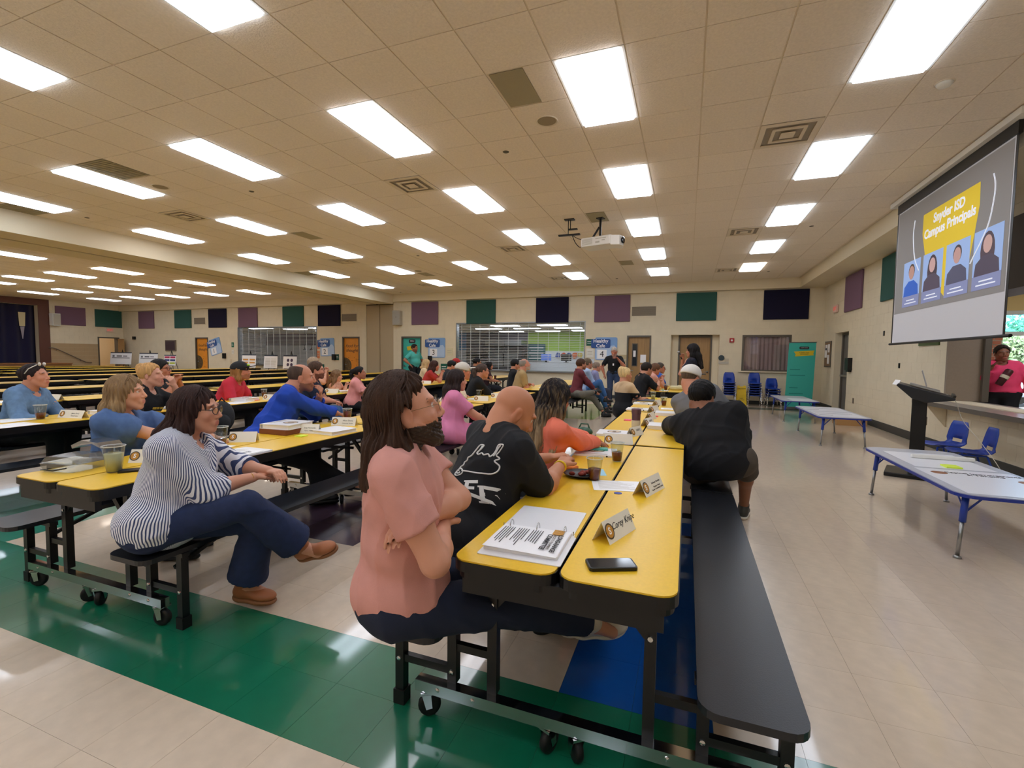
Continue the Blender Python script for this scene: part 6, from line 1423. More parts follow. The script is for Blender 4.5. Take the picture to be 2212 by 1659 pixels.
    if style != 'none':
        pts_ = [head-.17, head+.17]
        if HL: pts_ += [hp(0, -.1, -HL), hp(.1, .05, -HL), hp(-.1, .05, -HL)]
        Fr = Field(np.min(pts_, 0)-.08, np.max(pts_, 0)+.08, .0042*res if fine else .005*res)
        e = lambda c, r, k=.02, op='u': Fr.ell(hp(*c), np.array(r)*hs, HR, k*hs, op)
        def strands(F, amp_=.003, fr=46):
            def fn(X, Y, Z):
                p = (np.stack([X, Y, Z], 1)-head)@HR.T; th = np.arctan2(p[:, 0], p[:, 1]+.02)
                return amp_*(np.sin(fr*th+3*np.sin(p[:, 2]*18+th*3))+.7*np.sin(fr*.43*th+2+4*np.sin(p[:, 2]*11)))
            F.noise(fn)
        if style in ('short', 'buzz', 'receding', 'curly', 'cropped'):
            t_ = {'short': .016, 'buzz': .005, 'receding': .006, 'curly': .035, 'cropped': .015}[style]
            e((0, -.02, .043), (.079+t_, .101+t_, .09+t_), .01)
            Fr.plane(hp(0, .062 if style != 'receding' else -.0, .05), nrm(hF*1.0-hU*(.55 if style != 'receding' else .2)))
            Fr.plane(hp(0, 0, -.045), -hU)
            for sx in (-1, 1):
                e((sx*.085, .02, -.045), (.04, .05, .05), .005, 's'); e((sx*.085, -.012, -.005), (.03, .02, .032), .004, 's')
            if style == 'receding':
                e((0, .02, .13), (.062, .11, .09), .01, 's')
            if style == 'curly': Fr.noise(fold(.007, 70, 3))
            elif style == 'cropped': Fr.noise(fold(.004, 110, 3))
            elif style == 'short': strands(Fr, .0022, 46); Fr.noise(fold(.003, 80, 9))
        elif style == 'updo':
            e((0, -.02, .045), (.093, .115, .105), .01); Fr.plane(hp(0, .048, .055), nrm(hF-hU*.5)); Fr.plane(hp(0, 0, -.05), -hU)
            for sx in (-1, 1): e((sx*.088, .02, -.045), (.04, .055, .055), .005, 's'); e((sx*.088, -.012, -.005), (.025, .018, .03), .004, 's')
            bx_ = extra.get('bun', (0, -.1, .03)) if extra else (0, -.1, .03); br = extra.get('bunr', .055) if extra else .055
            e(bx_, (br, br*.9, br), .02); strands(Fr, .0035, 30)
        elif style == 'pony':
            e((0, -.02, .043), (.089, .112, .1), .01); Fr.plane(hp(0, .048, .055), nrm(hF-hU*.5)); Fr.plane(hp(0, 0, -.05), -hU)
            for sx in (-1, 1): e((sx*.088, .02, -.045), (.04, .055, .055), .005, 's'); e((sx*.088, -.012, -.005), (.025, .018, .03), .004, 's')
            P = tovec([(0, -.1, .07), (0, -.15, .05), (0, -.165, -.02), (.01, -.15, -HL*.6), (0, -.13, -HL)])
            for a_, b_, r1, r2 in zip(P[:-1], P[1:], (.025, .032, .036, .028), (.032, .036, .028, .01)): Fr.cap(a_, b_, r1*hs, r2*hs, .02)
            strands(Fr, .003, 34)
        elif style in ('long', 'bob'):
            vol = (extra or {}).get('vol', 1.0)
            e((0, -.02, .045), (.092*vol, .116*vol, .103*vol), .02)
            g_ = .0
            for sx in (-1, 1):
                top = (sx*.066*vol, -.02, .03); mid = (sx*.082*vol, -.03 if not (extra or {}).get('ear') else -.06, -.09); low = (sx*(.08+.045*(style == 'long'))*vol, -.06, -HL)
                Fr.cap(hp(*top), hp(*mid), .045*hs, .04*hs*vol, .04); Fr.cap(hp(*mid), hp(*low), .042*hs*vol, .022*hs, .04)
            Fr.cap(hp(0, -.085, .0), hp(0, -.105, -.1), .05*hs, .055*hs*vol, .05); Fr.cap(hp(-.04, -.115, -.1), hp(-.05, -.165, -HL), .048*hs*vol, .03*hs, .05); Fr.cap(hp(.04, -.115, -.1), hp(.05, -.165, -HL*.97), .048*hs*vol, .03*hs, .05)
            # open the face
            fo = (extra or {}).get('part', .052)
            Fr.ell(hp(0, .125, .0), np.array([.07, .085, .098])*hs, HR, .012, 's'); Fr.ell(hp(0, .12, -.05), np.array([.072, .1, .1])*hs, HR, .015, 's'); Fr.ell(hp(0, .15, -.14), np.array([.08, .11, .12])*hs, HR, .02, 's')
            if (extra or {}).get('ear'):
                Fr.ell(hp(0, .135, .045), np.array([.1, .092, .1])*hs, HR, .012, 's')
                for sx in (-1, 1): e((sx*.098, .085, .035), (.055, .08, .08), .012, 's'); e((sx*.1, .035, -.04), (.06, .06, .08), .01, 's'); e((sx*.092, -.01, -.005), (.03, .03, .042), .006, 's')
            strands(Fr, .0048 if fine else .004, 36)
        Vr, Qr = Fr.mesh()
        if len(Vr):
            ho = link('hair', np_mesh('hair', Vr-O, Qr, [hm if not (extra and 'ombre' in extra) else ombre_mat(hair, extra['ombre'], head[2]-O[2], HL)]), root)
        if style in ('long', 'bob') and fine:
            lock = MB(); r_ = random.Random(4); vol = (extra or {}).get('vol', 1.0); ear = (extra or {}).get('ear')
            for q in range(300):
                te = r_.uniform(1.35 if not ear else 1.8, PI)*r_.choice((-1, 1)); t0 = te*r_.uniform(.12, 1); p0 = r_.uniform(.1, 1.0 if abs(t0) > 1.5 else .4); ln = HL*r_.uniform(.8, 1.07)
                P = []
                for u_ in np.linspace(0, 1, 11):
                    a_ = min(1, u_*2.4); tw = t0+(te-t0)*a_**.8+.05*math.sin(5*u_+q)
                    b_ = 0
                    if u_ < .42:
                        fi = p0+(PI/2-p0)*a_; x_, y_, z_ = .097*vol*math.sin(fi)*math.sin(tw), .12*vol*math.sin(fi)*math.cos(tw), .109*vol*math.cos(fi)+.045
                    else:
                        b_ = (u_-.42)/.58; w_ = 1+.04*math.sin(6*b_+q)-.05*b_; x_, y_, z_ = .097*vol*w_*math.sin(tw), .12*vol*w_*math.cos(tw)-.02*b_, .045-(ln+.045)*b_
                    P.append(hp(x_, -.02+y_-(.05*b_ if u_ >= .42 and y_ < 0 and style == 'long' and not ear else 0), z_)-O)
                lock.tube(P, .0034*hs, 5, r2=.001)
            stuff(lock.build('hair_strands', hm if not (extra and 'ombre' in extra) else ombre_mat(hair, extra['ombre'], head[2]-O[2], HL), root, True))
    # ---------- hat
    if cap:
        col_, back = cap if isinstance(cap, tuple) else (cap, None)
        Fc = Field(head-.22, head+.22, .0045*max(res, 1)); R_ = HR
        Fc.ell(hp(0, -.015, .055), np.array([.099, .122, .1])*hs, HR, .0); Fc.plane(hp(0, 0, .03), nrm(-hU-hF*.22))
        V_, Q_ = Fc.mesh(); c_ = link('cap', np_mesh('cap', V_-O, Q_, [mat('cap_'+col_, col_, .8, bump=.3, bscale=300)]), root)
        Fc = Field(head-.3, head+.3, .0045*max(res, 1)); Fc.ell(hp(0, .1, .058), np.array([.08, .11, .03])*hs, HR, 0); Fc.plane(hp(0, .1, .066), nrm(hU-.1*hF)); Fc.plane(hp(0, .1, .056), nrm(-hU+.1*hF)); Fc.plane(hp(0, .06, .05), -hF)
        V_, Q_ = Fc.mesh(); link('cap_bill', np_mesh('cap_bill', V_-O, Q_, [mat('cap_'+(back or col_), back or col_, .8)]), c_)
        MB().ball(tuple(hp(0, -.015, .153)-O), .008*hs, 8).build('button', mat('cap_'+(back or col_), back or col_, .8), c_, True)
        if extra and 'shades' in extra:
            sg = MB()
            for sx in (-1, 1): sg.ball(tuple(hp(sx*.03, .1, .085)-O), (.024, .012, .016), 10)
            sg.build('sunglasses', mat('mirror_lime', 'b4e03a', .1, .6), root, True)
    if glasses:
        g_ = MB(); gm_ = mat('spectacle_'+glasses, glasses, .3, .6 if glasses[0] in '8bc' else 0)
        for sx in (-1, 1):
            P = [hp(sx*.034+.024*math.cos(t_)*(1+.1*math.cos(2*t_)), .108-.35*abs(.024*math.cos(t_)+.0)*(1 if math.cos(t_)*sx > 0 else 0), .008+.02*math.sin(t_))-O for t_ in np.linspace(0, 2*PI, 19)]
            g_.tube(P, .0011 if glasses[0] in '8bc' else .0022, 5)
            g_.tube([hp(sx*.059, .1, .014)-O, hp(sx*.076, .07, .016)-O, hp(sx*.083, -.01, .014)-O, hp(sx*.084, -.035, -.002)-O], .001 if glasses[0] in '8bc' else .002, 5)
            if fine: n_ = 14; g_lens = MB().add([tuple(hp(sx*.034+.0235*math.cos(2*PI*q/n_), .1075, .008+.0195*math.sin(2*PI*q/n_))-O) for q in range(n_)], [tuple(range(n_))]); g_lens.build('lens', M_lens, root)
        g_.tube([hp(-.011, .11, .012)-O, hp(0, .117, .016)-O, hp(.011, .11, .012)-O], .0012, 5)
        g_.build('glasses', gm_, root, True)
    return dict(shirt=shirt_geo, root=root, O=O, tp=tp, hp=hp, arms=arms, legs=legs, tl=tl, rt=rt, fwd=fwd, up=up, HR=HR, hs=hs)
def ombre_mat(c1, c2, z0, HL):
    nme = 'hair_ombre_'+c1+c2
    if nme in MATS: return MATS[nme]
    m = mat(nme, c1, .6, spec=.3, bump=.4, bscale=160, stretch=(1, 1, .15)); n = m.node_tree; b = n.nodes['Principled BSDF']
    tc = n.nodes.new('ShaderNodeTexCoord'); sp = n.nodes.new('ShaderNodeSeparateXYZ'); n.links.new(tc.outputs['Object'], sp.inputs[0])
    mr = n.nodes.new('ShaderNodeMapRange'); mr.inputs[1].default_value = z0+.02; mr.inputs[2].default_value = z0-HL*.75; n.links.new(sp.outputs[2], mr.inputs[0])
    ns = n.nodes.new('ShaderNodeTexNoise'); ns.inputs['Scale'].default_value = 60; mp = n.nodes.new('ShaderNodeMapping'); mp.inputs['Scale'].default_value = (1, 1, .1)
    n.links.new(tc.outputs['Object'], mp.inputs[0]); n.links.new(mp.outputs[0], ns.inputs['Vector'])
    ml = n.nodes.new('ShaderNodeMath'); ml.operation = 'MULTIPLY_ADD'; n.links.new(ns.outputs[0], ml.inputs[0]); ml.inputs[1].default_value = 1.6
    sb = n.nodes.new('ShaderNodeMath'); sb.operation = 'SUBTRACT'; n.links.new(mr.outputs[0], sb.inputs[0]); sb.inputs[1].default_value = .8; n.links.new(sb.outputs[0], ml.inputs[2]); ml.use_clamp = True
    mx = n.nodes.new('ShaderNodeMix'); mx.data_type = 'RGBA'; n.links.new(ml.outputs[0], mx.inputs['Factor']); mx.inputs['A'].default_value = lin(c1); mx.inputs['B'].default_value = lin(c2)
    n.links.new(mx.outputs['Result'], b.inputs['Base Color']); return m
def stripe_mat(name, c1, c2, n_, th=.5):
    if name in MATS: return MATS[name]
    m = mat(name, c1, .85, bump=.1, bscale=400); n = m.node_tree; b = n.nodes['Principled BSDF']; L = n.links.new
    tc = n.nodes.new('ShaderNodeTexCoord'); sp = n.nodes.new('ShaderNodeSeparateXYZ'); L(tc.outputs['Object'], sp.inputs[0])
    def M(op, a, b_=None, c=None):
        q = n.nodes.new('ShaderNodeMath'); q.operation = op
        for i, v in enumerate((a, b_, c)):
            if v is None: continue
            if isinstance(v, (int, float)): q.inputs[i].default_value = v
            else: L(v, q.inputs[i])
        return q.outputs[0]
    # stripes hang down the cloth: they follow the angle around the body axis
    cx = M('MULTIPLY_ADD', sp.outputs[2], -.12, sp.outputs[0]); a = M('ARCTAN2', sp.outputs[1], cx)
    ns = n.nodes.new('ShaderNodeTexNoise'); ns.inputs['Scale'].default_value = 7; L(tc.outputs['Object'], ns.inputs['Vector'])
    a2 = M('MULTIPLY_ADD', ns.outputs[0], .16, a); s = M('SINE', M('MULTIPLY', a2, n_))
    f = M('GREATER_THAN', s, th); mx = n.nodes.new('ShaderNodeMix'); mx.data_type = 'RGBA'; L(f, mx.inputs['Factor']); mx.inputs['A'].default_value = lin(c1); mx.inputs['B'].default_value = lin(c2)
    L(mx.outputs['Result'], b.inputs['Base Color']); return m

from mathutils.bvhtree import BVHTree
def decal(P, paths, name, m, o, x, y, r=.0028, polys=None, parent=None):
    """draw flat print on the shirt: 2D paths (metres in the o,x,y plane) are dropped onto the cloth"""
    V, Q = P['shirt']; bv = BVHTree.FromPolygons([tuple(v) for v in V], [tuple(q) for q in Q]); x = Vector(x).normalized(); y = Vector(y).normalized(); n = x.cross(y); O = Vector(P['O']); o = Vector(o)
    def drop(u, v, off):
        p = o+x*u+y*v+n*.3; h = bv.ray_cast(p, -n, .8)
        return (h[0]+n*off if h[0] is not None else p-n*.3)-O
    mb = MB()
    for pts in paths: mb.tube([drop(u, v, .001) for u, v in pts], r, 5)
    for poly in polys or []:
        # subdivide quads (u0,v0,u1,v1) so they follow the cloth
        u0, v0, u1, v1 = poly; nu, nv = max(1, int(abs(u1-u0)/.012)), max(1, int(abs(v1-v0)/.012)); G = [[drop(u0+(u1-u0)*a/nu, v0+(v1-v0)*b/nv, .0025) for a in range(nu+1)] for b in range(nv+1)]
        VV = [p for row in G for p in row]; mb.add(VV, [(b*(nu+1)+a, b*(nu+1)+a+1, (b+1)*(nu+1)+a+1, (b+1)*(nu+1)+a) for b in range(nv) for a in range(nu)])
    return mb.build(name, m, P['root'])
def smooth2(P, n=5):
    return [(q.x, q.y) for q in smooth_path([(a, b, 0) for a, b in P], n)]

def two_tone(name, low, high, z):
    if name in MATS: return MATS[name]
    m = mat(name, low, .9); n = m.node_tree; b = n.nodes['Principled BSDF']; tc = n.nodes.new('ShaderNodeTexCoord'); sp = n.nodes.new('ShaderNodeSeparateXYZ'); n.links.new(tc.outputs['Object'], sp.inputs[0])
    g = n.nodes.new('ShaderNodeMath'); g.operation = 'GREATER_THAN'; n.links.new(sp.outputs[2], g.inputs[0]); g.inputs[1].default_value = z
    mx = n.nodes.new('ShaderNodeMix'); mx.data_type = 'RGBA'; n.links.new(g.outputs[0], mx.inputs['Factor']); mx.inputs['A'].default_value = lin(low); mx.inputs['B'].default_value = lin(high); n.links.new(mx.outputs['Result'], b.inputs['Base Color']); return m
# ================================================================ THE PEOPLE
def R(x, y, z): return ('r', x, y, z)
LAP = [R(-.08, .3, .06), R(.08, .32, .06)]
CROSS = [R(.03, .22, .24), R(-.02, .19, .2)]
CHINB = [R(-.04, .24, .5), R(.04, .24, .5)]
TABLE = [R(-.1, .38, .24), R(.1, .38, .24)]
SK1, SK2, SK3, SKD = 'd69d80', 'c98a6c', 'b8785a', '8a5a40'
SEATG = 'people seated on the benches'
# --- foreground
P1 = person('man in faded salmon-pink tee, long dark hair, beard and wire glasses, arms crossed', (-.985, 1.46, .545), (-.93, 1.42, 1.225), 62, skin='cf9479', hair='3a2519', style='long', hair_len=.19, shirt='cf9389',
            sleeve=.62, pants='1b2338', look=(50, 12), hipw=.86, s=1.06, fat=1.14, hunch=.035, hands=[(-.86, 1.36, .86), (-.84, 1.52, .8)], elbow=[R(-.3, .5, .15), (-.69, 1.24, .72)], feet=[(-.42, 2.2, .14), (-.28, 2.12, .2)], knees=[(-.5, 2.0, .62), (-.5, 1.75, .62)],
            res=.95, beard=('20130c', 1), glasses='8a6a4a', shoes='cfc4b4', extra={'ear': 1, 'vol': .97}, hem=.1, shirt_mat=cloth('cf9389', var=.05), palm=[None, None])
P2 = person('bald man in a black tee with white drawing and FE letters on the back', (-1.02, 2.02, .545), (-.83, 2.25, 1.135), 38, skin='c58563', hair='5a4030', style='none', shirt='17181c', sleeve=.95, pants='1f2430', look=(50, -32), hunch=.045,
            s=1.08, fat=1.3, hands=[(-.74, 2.62, .84), (-.64, 2.5, .83)], elbow=[(-1.1, 2.6, .6), (-.6, 2.2, .3)], res=.98, beard=('8a6a58', .35), bald=True, shoes='1a1a1a', palm=[None, None], shirt_mat=cloth('17181c', var=.1), belly=.03)
P3 = person('woman in a white and navy striped shirt and flared jeans sitting with crossed legs', (-2.5, 1.56, .54), (-2.4, 1.7, 1.125), 62, skin='cf9478', hair='35221f', style='bob', hair_len=.13, shirt='e9ebf2', sleeve=1.35, pants='1d2a4c',
            look=(58, -2), female=True, s=1.0, fat=1.12, hands=[(-2.22, 1.98, .76), (-2.25, 1.9, .74)], elbow=[(-2.4, 2.2, .6), (-2.2, 1.5, .45)], feet=[(-2.3, 1.88, .12), (-2.02, 2.02, .33)], knees=[(-2.05, 1.85, .9), (-1.95, 1.7, 1.0)], res=.98,
            glasses='3a2a24', shoes='a0623e', shirt_mat=stripe_mat('navy_stripe', 'e4e6ee', '3d4a72', 88, .15), bell=.055, hem=.1, neck='polo', extra={'toe': [(.95, .25, -.05), (.95, .25, .28)], 'vol': .93}, pant_end=.86, cuff_pad=.024,
            pants_mat=cloth('1d2a4c', var=.12, vscale=30, key='denim'))
P4 = person('woman in a coral blazer with long dark ombre hair, hands on an open folder', (-1.0, 3.05, .54), (-.85, 3.15, 1.135), 42, skin='b9785c', hair='1b1416', style='long', hair_len=.42, shirt='f07f66', sleeve=1.85, pants='20242e', look=(34, -12), female=True,
            s=1.0, fat=1.05, hands=[(-.66, 3.62, .79), (-.61, 3.5, .785)], elbow=[(-.95, 3.6, .6), (-.72, 3.2, .6)], res=1.2, shoes='1a1a1a', extra={'ombre': 'a58c6a', 'vol': 1.02}, hem=.1, neck='v', hand_curl=.25)
P5 = person('large man in a black long tee seen from behind with his elbow on the table', (.25, 4.0, .6), (.13, 4.22, 1.1), 12, skin=SKD, hair='0d0c0e', style='cropped', shirt='0e0f14', sleeve=1.02, pants='4d453c', look=(28, -6), s=1.1, fat=1.62, hunch=.03, hipw=.76,
            hands=[(-.1, 4.75, .82), (.35, 4.5, .62)], elbow=[(-.3, 4.25, .7), R(.9, .1, .1)], feet=[(.15, 4.6, .1), (.52, 4.62, .1)], knees=[(.1, 4.7, .7), (.55, 4.5, .8)], res=1.2, shorts=True, shoes='3a3a36', hem=.13, belly=.06, chestw=1.15, cuff_pad=.02)
P6 = person('woman with wavy light-brown hair in a blue puff-sleeve denim blouse leaning on the table', (-3.74, 2.02, .54), (-3.66, 2.1, 1.14), 62, skin='d89f80', hair='8a6f50', style='long', hair_len=.38, shirt='4f6c9c', sleeve=.72, pants='27304a', look=(55, 2), female=True,
            s=.99, fat=1.02, hands=[(-3.36, 2.5, .79), (-3.32, 2.42, .785)], elbow=[(-3.6, 2.6, .6), (-3.42, 1.98, .6)], res=1.15, shoes='1a1a1a', extra={'puff': 1, 'vol': .96, 'ombre': 'b99a6e'}, hem=.08, shirt_mat=cloth('4f6c9c', var=.12, vscale=25, key='puffdenim'))
P7 = person('balding man in a royal-blue long-sleeve tee, hand on his chin, leaning on the table', (-3.78, 3.28, .55), (-3.58, 3.6, 1.19), 48, skin='c88a6e', hair='4b3a30', style='receding', shirt='1f48b4', sleeve=1.88, pants='17191f', look=(46, -2), s=1.08, fat=1.22,
            hands=[(-3.52, 3.77, 1.0), (-3.38, 3.92, .8)], elbow=[(-3.5, 3.95, .8), (-3.7, 3.2, .78)], feet=[(-3.25, 3.45, .1), (-3.0, 3.75, .1)], res=1.15, beard=('4a3226', .6), shoes='1a1a1a', palm=[(-.4, -.3, .2), None], fing=[1.1, .8], belly=.03)
# --- middle distance
P10 = person('woman in a light denim jacket with dark pinned-up hair and glasses on her head', (-6.72, 2.78, .54), (-6.57, 2.9, 1.15), 62, skin='c98b70', hair='24191a', style='updo', shirt='6585ab', sleeve=1.8, pants='15161b', look=(57, 4), female=True, s=1.05, fat=1.25,
       hands=TABLE, res=1.6, neck='polo', shirt_mat=cloth('6585ab', var=.15, vscale=22, key='jacket'), extra={'bun': (0, -.11, .045), 'bunr': .06})
P9 = person('blonde woman with her hair up in a black tee with yellow lettering, chin on hand', (-5.62, 3.3, .54), (-5.52, 3.41, 1.17), 62, skin='d99f86', hair='c79a62', style='updo', shirt='16171b', sleeve=.9, pants='1a1b22', look=(56, 3), female=True, s=1.05, fat=1.2,
       hands=[R(-.02, .24, .52), R(.1, .3, .2)], res=1.6, extra={'bun': (0, -.1, .1), 'bunr': .045}, fing=[1.1, .6], palm=[(-.5, -.3, .4), None])
person('dark-haired man with glasses behind the blonde woman in the black tee', (-6.72, 4.1, .54), (-6.61, 4.2, 1.2), 60, skin=SK3, hair='17130f', style='short', shirt='23262c', sleeve=.8, pants='22242b', look=(56, 0), s=1.0, fat=1.1, hands=CHINB, res=2.2, glasses='1a1a1a')
P8 = person('bearded man in red tee with flag print and black cap with lime shades', (-6.62, 5.05, .55), (-6.36, 5.2, 1.15), 62, skin='c67f62', hair='9a7040', style='bob', hair_len=.1, shirt='c62f42', sleeve=.85, pants='23262e', look=(55, 6), s=1.08, fat=1.3,
       hands=TABLE, res=1.6, beard=('8a5c3a', .7), cap='1c1d20', extra={'shades': 1, 'vol': .85})
person('man in navy tee with dark glasses and red-brown beard, hands clasped', (-5.62, 5.72, .55), (-5.51, 5.85, 1.17), 60, skin='cf8f74', hair='4a3426', style='short', shirt='1b2238', sleeve=.85, pants='3a5f92', look=(55, 2), s=1.06, fat=1.15,
       hands=[R(-.03, .36, .2), R(.04, .38, .2)], res=1.8, beard=('5e2e1e', .85), glasses='1a1a1a')
person('fair-haired person in pale pink top, hands raised, behind the navy-tee man', (-6.72, 6.9, .54), (-6.6, 6.95, 1.24), 60, skin='d49a7c', hair='a8927a', style='short', shirt='e0b0b0', sleeve=.7, pants='2a2c35', look=(57, 0), s=1.0, hands=CHINB, res=2.4)
person('girl with long light-brown hair resting her face in her hands', (-6.55, 7.3, .5), (-6.29, 7.2, 1.02), 62, skin='d49a7c', hair='7d5f42', style='long', hair_len=.24, shirt='d9a58c', sleeve=.3, pants='2a2c35', look=(58, -8), female=True, s=.9, hands=CHINB, res=2.4)
person('young woman with a dark ponytail in a light pink tee, hands in her lap', (-5.6, 6.78, .54), (-5.49, 6.87, 1.1), 60, skin='a86c50', hair='17110f', style='pony', hair_len=.2, shirt='e79c98', sleeve=.7, pants='14151a', look=(55, 2), female=True, s=.95,
       hands=[R(-.06, .45, .06), R(.08, .46, .05)], res=1.8, neck='v')
person('woman with long dark curls in a bubblegum-pink dress on the bench between two tables', (-2.56, 4.78, .54), (-2.5, 4.85, 1.14), 55, skin='cf8f74', hair='2a1d1c', style='long', hair_len=.4, shirt='dd86ae', sleeve=.75, look=(50, 0), female=True, s=1.0, fat=1.12, dress=.26,
       hands=[R(-.05, .5, .1), R(.1, .5, .12)], res=1.5, neck='crew', extra={'vol': 1.02}, cuff_pad=.022)
person('woman with a blonde upswept bun in a black dress with a beige yoke', (-.98, 7.92, .54), (-.96, 8.0, 1.14), 40, skin='c98c6e', hair='dcc08a', style='updo', shirt='15161a', sleeve=.75, pants='15161a', look=(55, 0), female=True, s=1.0, hands=TABLE, res=1.8,
       extra={'bun': (0, -.08, .09), 'bunr': .072}, shirt_mat=two_tone('yoke_dress', '15161a', 'cbb08c', .86))
person('man in a grey tee and a white mesh trucker cap seen from behind', (.22, 5.6, .56), (.05, 5.8, 1.2), 25, skin='c98c70', hair='5a4a3c', style='buzz', shirt='6d7076', sleeve=1.0, pants='4a4a44', look=(35, -6), s=1.1, fat=1.5, hands=TABLE, hipw=.85, res=1.7, cap=('e6e4de', '39404a'), belly=.04, chestw=1.1)
# --- tables in the centre
person('man in a white cap with grey bill and a cream speckled shirt', (-3.72, 6.85, .55), (-3.47, 6.95, 1.17), 60, skin='c67f62', hair='8a7a68', style='short', shirt='dccdb8', sleeve=.9, pants='2a2c35', look=(48, 0), s=1.08, fat=1.2, hands=TABLE, res=2, cap='cfcbc2',
       shirt_mat=cloth('dccdb8', var=.35, vscale=90, key='speckle'))
person('woman in a black cardigan with dark glasses and grey-brown tied hair', (-3.7, 7.62, .54), (-3.46, 7.72, 1.16), 58, skin='cf8f74', hair='4a3c34', style='pony', hair_len=.16, shirt='15171a', sleeve=1.3, pants='20222a', look=(48, -3), female=True, s=1.05, fat=1.2, hands=[R(-.08, .46, .2), R(.08, .48, .2)], res=2, glasses='1a1a1a', neck='v')
person('older man in a khaki shirt with folded arms and a grey beard', (-3.6, 9.92, .56), (-3.43, 9.97, 1.25), 60, skin='c98a72', hair='8f867c', style='receding', shirt='a98f63', sleeve=.9, pants='3a3a3a', look=(50, 12), s=1.08, fat=1.2, hands=CROSS, res=2.2, beard=('b5aca2', .8), neck='polo')
person('man in a black tee and black cap beside the khaki-shirt man', (-4.02, 10.65, .55), (-3.92, 10.7, 1.23), 58, skin=SK2, hair='17130f', style='short', shirt='17181c', sleeve=.85, pants='20222a', look=(52, 0), s=1.0, fat=1.1, hands=LAP, res=2.6, cap='16171a')
person('young man with messy dark hair in a dark tee behind the cardigan woman', (-5.66, 11.9, .55), (-5.55, 12.0, 1.25), 60, skin='a9714f', hair='120f10', style='short', shirt='24262e', sleeve=.8, pants='20222a', look=(52, -4), s=1.0, fat=1.1, hands=TABLE, res=2.8)
person('woman with long black hair holding up a sheet of paper', (-5.6, 12.6, .54), (-5.48, 12.7, 1.15), 60, skin='b8785a', hair='100d0e', style='long', hair_len=.25, shirt='3a2226', sleeve=.8, pants='20222a', look=(54, 0), female=True, s=.97, hands=TABLE, res=2.8)
person('woman in a red blouse with long auburn-brown hair, hands folded at her mouth', (-6.3, 10.3, .54), (-6.0, 10.4, 1.17), 60, skin='c98062', hair='3a1f18', style='long', hair_len=.26, shirt='a9302c', sleeve=.75, pants='20222a', look=(52, -6), female=True, s=1.05, hands=CHINB, res=2.2)
person('blonde woman in cream behind the red-blouse woman', (-6.85, 11.1, .54), (-6.71, 11.2, 1.2), 60, skin='d49a7c', hair='c2a274', style='bob', hair_len=.1, shirt='d8c29c', sleeve=1.6, pants='8a7a62', look=(52, 0), female=True, s=1.0, hands=TABLE, res=2.8)
person('man in a black cap and dark tee leaning forward beside the red-blouse woman', (-6.5, 11.75, .54), (-6.25, 11.8, 1.15), 58, skin='c98a6c', hair='17130f', style='short', shirt='23242c', sleeve=.85, pants='20222a', look=(50, -5), s=1.05, fat=1.15, hands=TABLE, res=2.6, cap='17181b')
person('person in a red cap half hidden behind the man in the black cap', (-6.62, 12.5, .54), (-6.52, 12.6, 1.22), 58, skin='c98a6c', hair='3a2a20', style='short', shirt='4a6a94', sleeve=.85, pants='20222a', look=(50, 0), s=1.0, hands=TABLE, res=3, cap='b02a2c')
person('bearded man in a maroon shirt and grey trousers with one leg crossed', (-2.52, 11.12, .55), (-2.4, 11.2, 1.26), 62, skin='c98a6c', hair='4a3020', style='short', shirt='6d2f38', sleeve=1.85, pants='6b675c', look=(48, 6), s=1.06, fat=1.05, hands=[R(-.02, .46, .14), R(.06, .44, .12)],
       feet=[(-1.85, 11.3, .1), (-2.02, 11.0, .62)], knees=[(-2.0, 11.6, .8), (-2.0, 10.2, .62)], res=2.2, beard=('6e4028', .6), shoes='1a1a1a', neck='polo')
person('man in a light-blue shirt and blue jeans with glasses, legs crossed', (-2.5, 11.88, .55), (-2.39, 11.95, 1.27), 62, skin='c98a6c', hair='6a5a48', style='short', shirt='a9bfe0', sleeve=1.3, pants='3f6aa0', look=(48, 4), s=1.06, fat=1.15, hands=LAP,
       feet=[(-1.9, 12.1, .1), (-1.9, 11.9, .4)], knees=[(-2.0, 12.2, .8), (-1.95, 11.8, .95)], res=2.4, glasses='1a1a1a', neck='polo')
person('grey-haired person in a lavender checked shirt at the end of the bench', (-2.45, 12.8, .54), (-2.33, 12.9, 1.17), 70, skin='c98a6c', hair='8a7868', style='short', shirt='8f92bd', sleeve=1.5, pants='3a3f52', look=(60, 0), s=1.0, hands=LAP, res=2.6, neck='polo')
person('man in a black polo with glasses leaning on his hands by the presenter', (-1.02, 10.35, .55), (-.81, 10.5, 1.19), 58, skin='c98a6c', hair='241a14', style='short', shirt='15161a', sleeve=.95, pants='8a7f6a', look=(52, -4), s=1.1, fat=1.25, hands=[R(-.04, .32, .42), R(.04, .32, .42)], res=2, glasses='1a1a1a', neck='polo')
person('woman with short curly hair hiding her face in her hands', (-.98, 11.15, .54), (-.68, 11.3, 1.17), 60, skin='c9876a', hair='6a4a34', style='curly', shirt='d9a090', sleeve=.3, pants='2a2c35', look=(60, -10), female=True, s=1.0, hands=CHINB, res=2.4)
person('man in a bright blue shirt with glasses at the end of the table', (-.85, 12.1, .54), (-.62, 12.2, 1.19), 62, skin='b8785a', hair='4a4038', style='buzz', shirt='3a66c4', sleeve=.95, pants='2a2c35', look=(90, -4), s=1.05, hands=TABLE, res=2.6, glasses='1a1a1a', neck='polo')
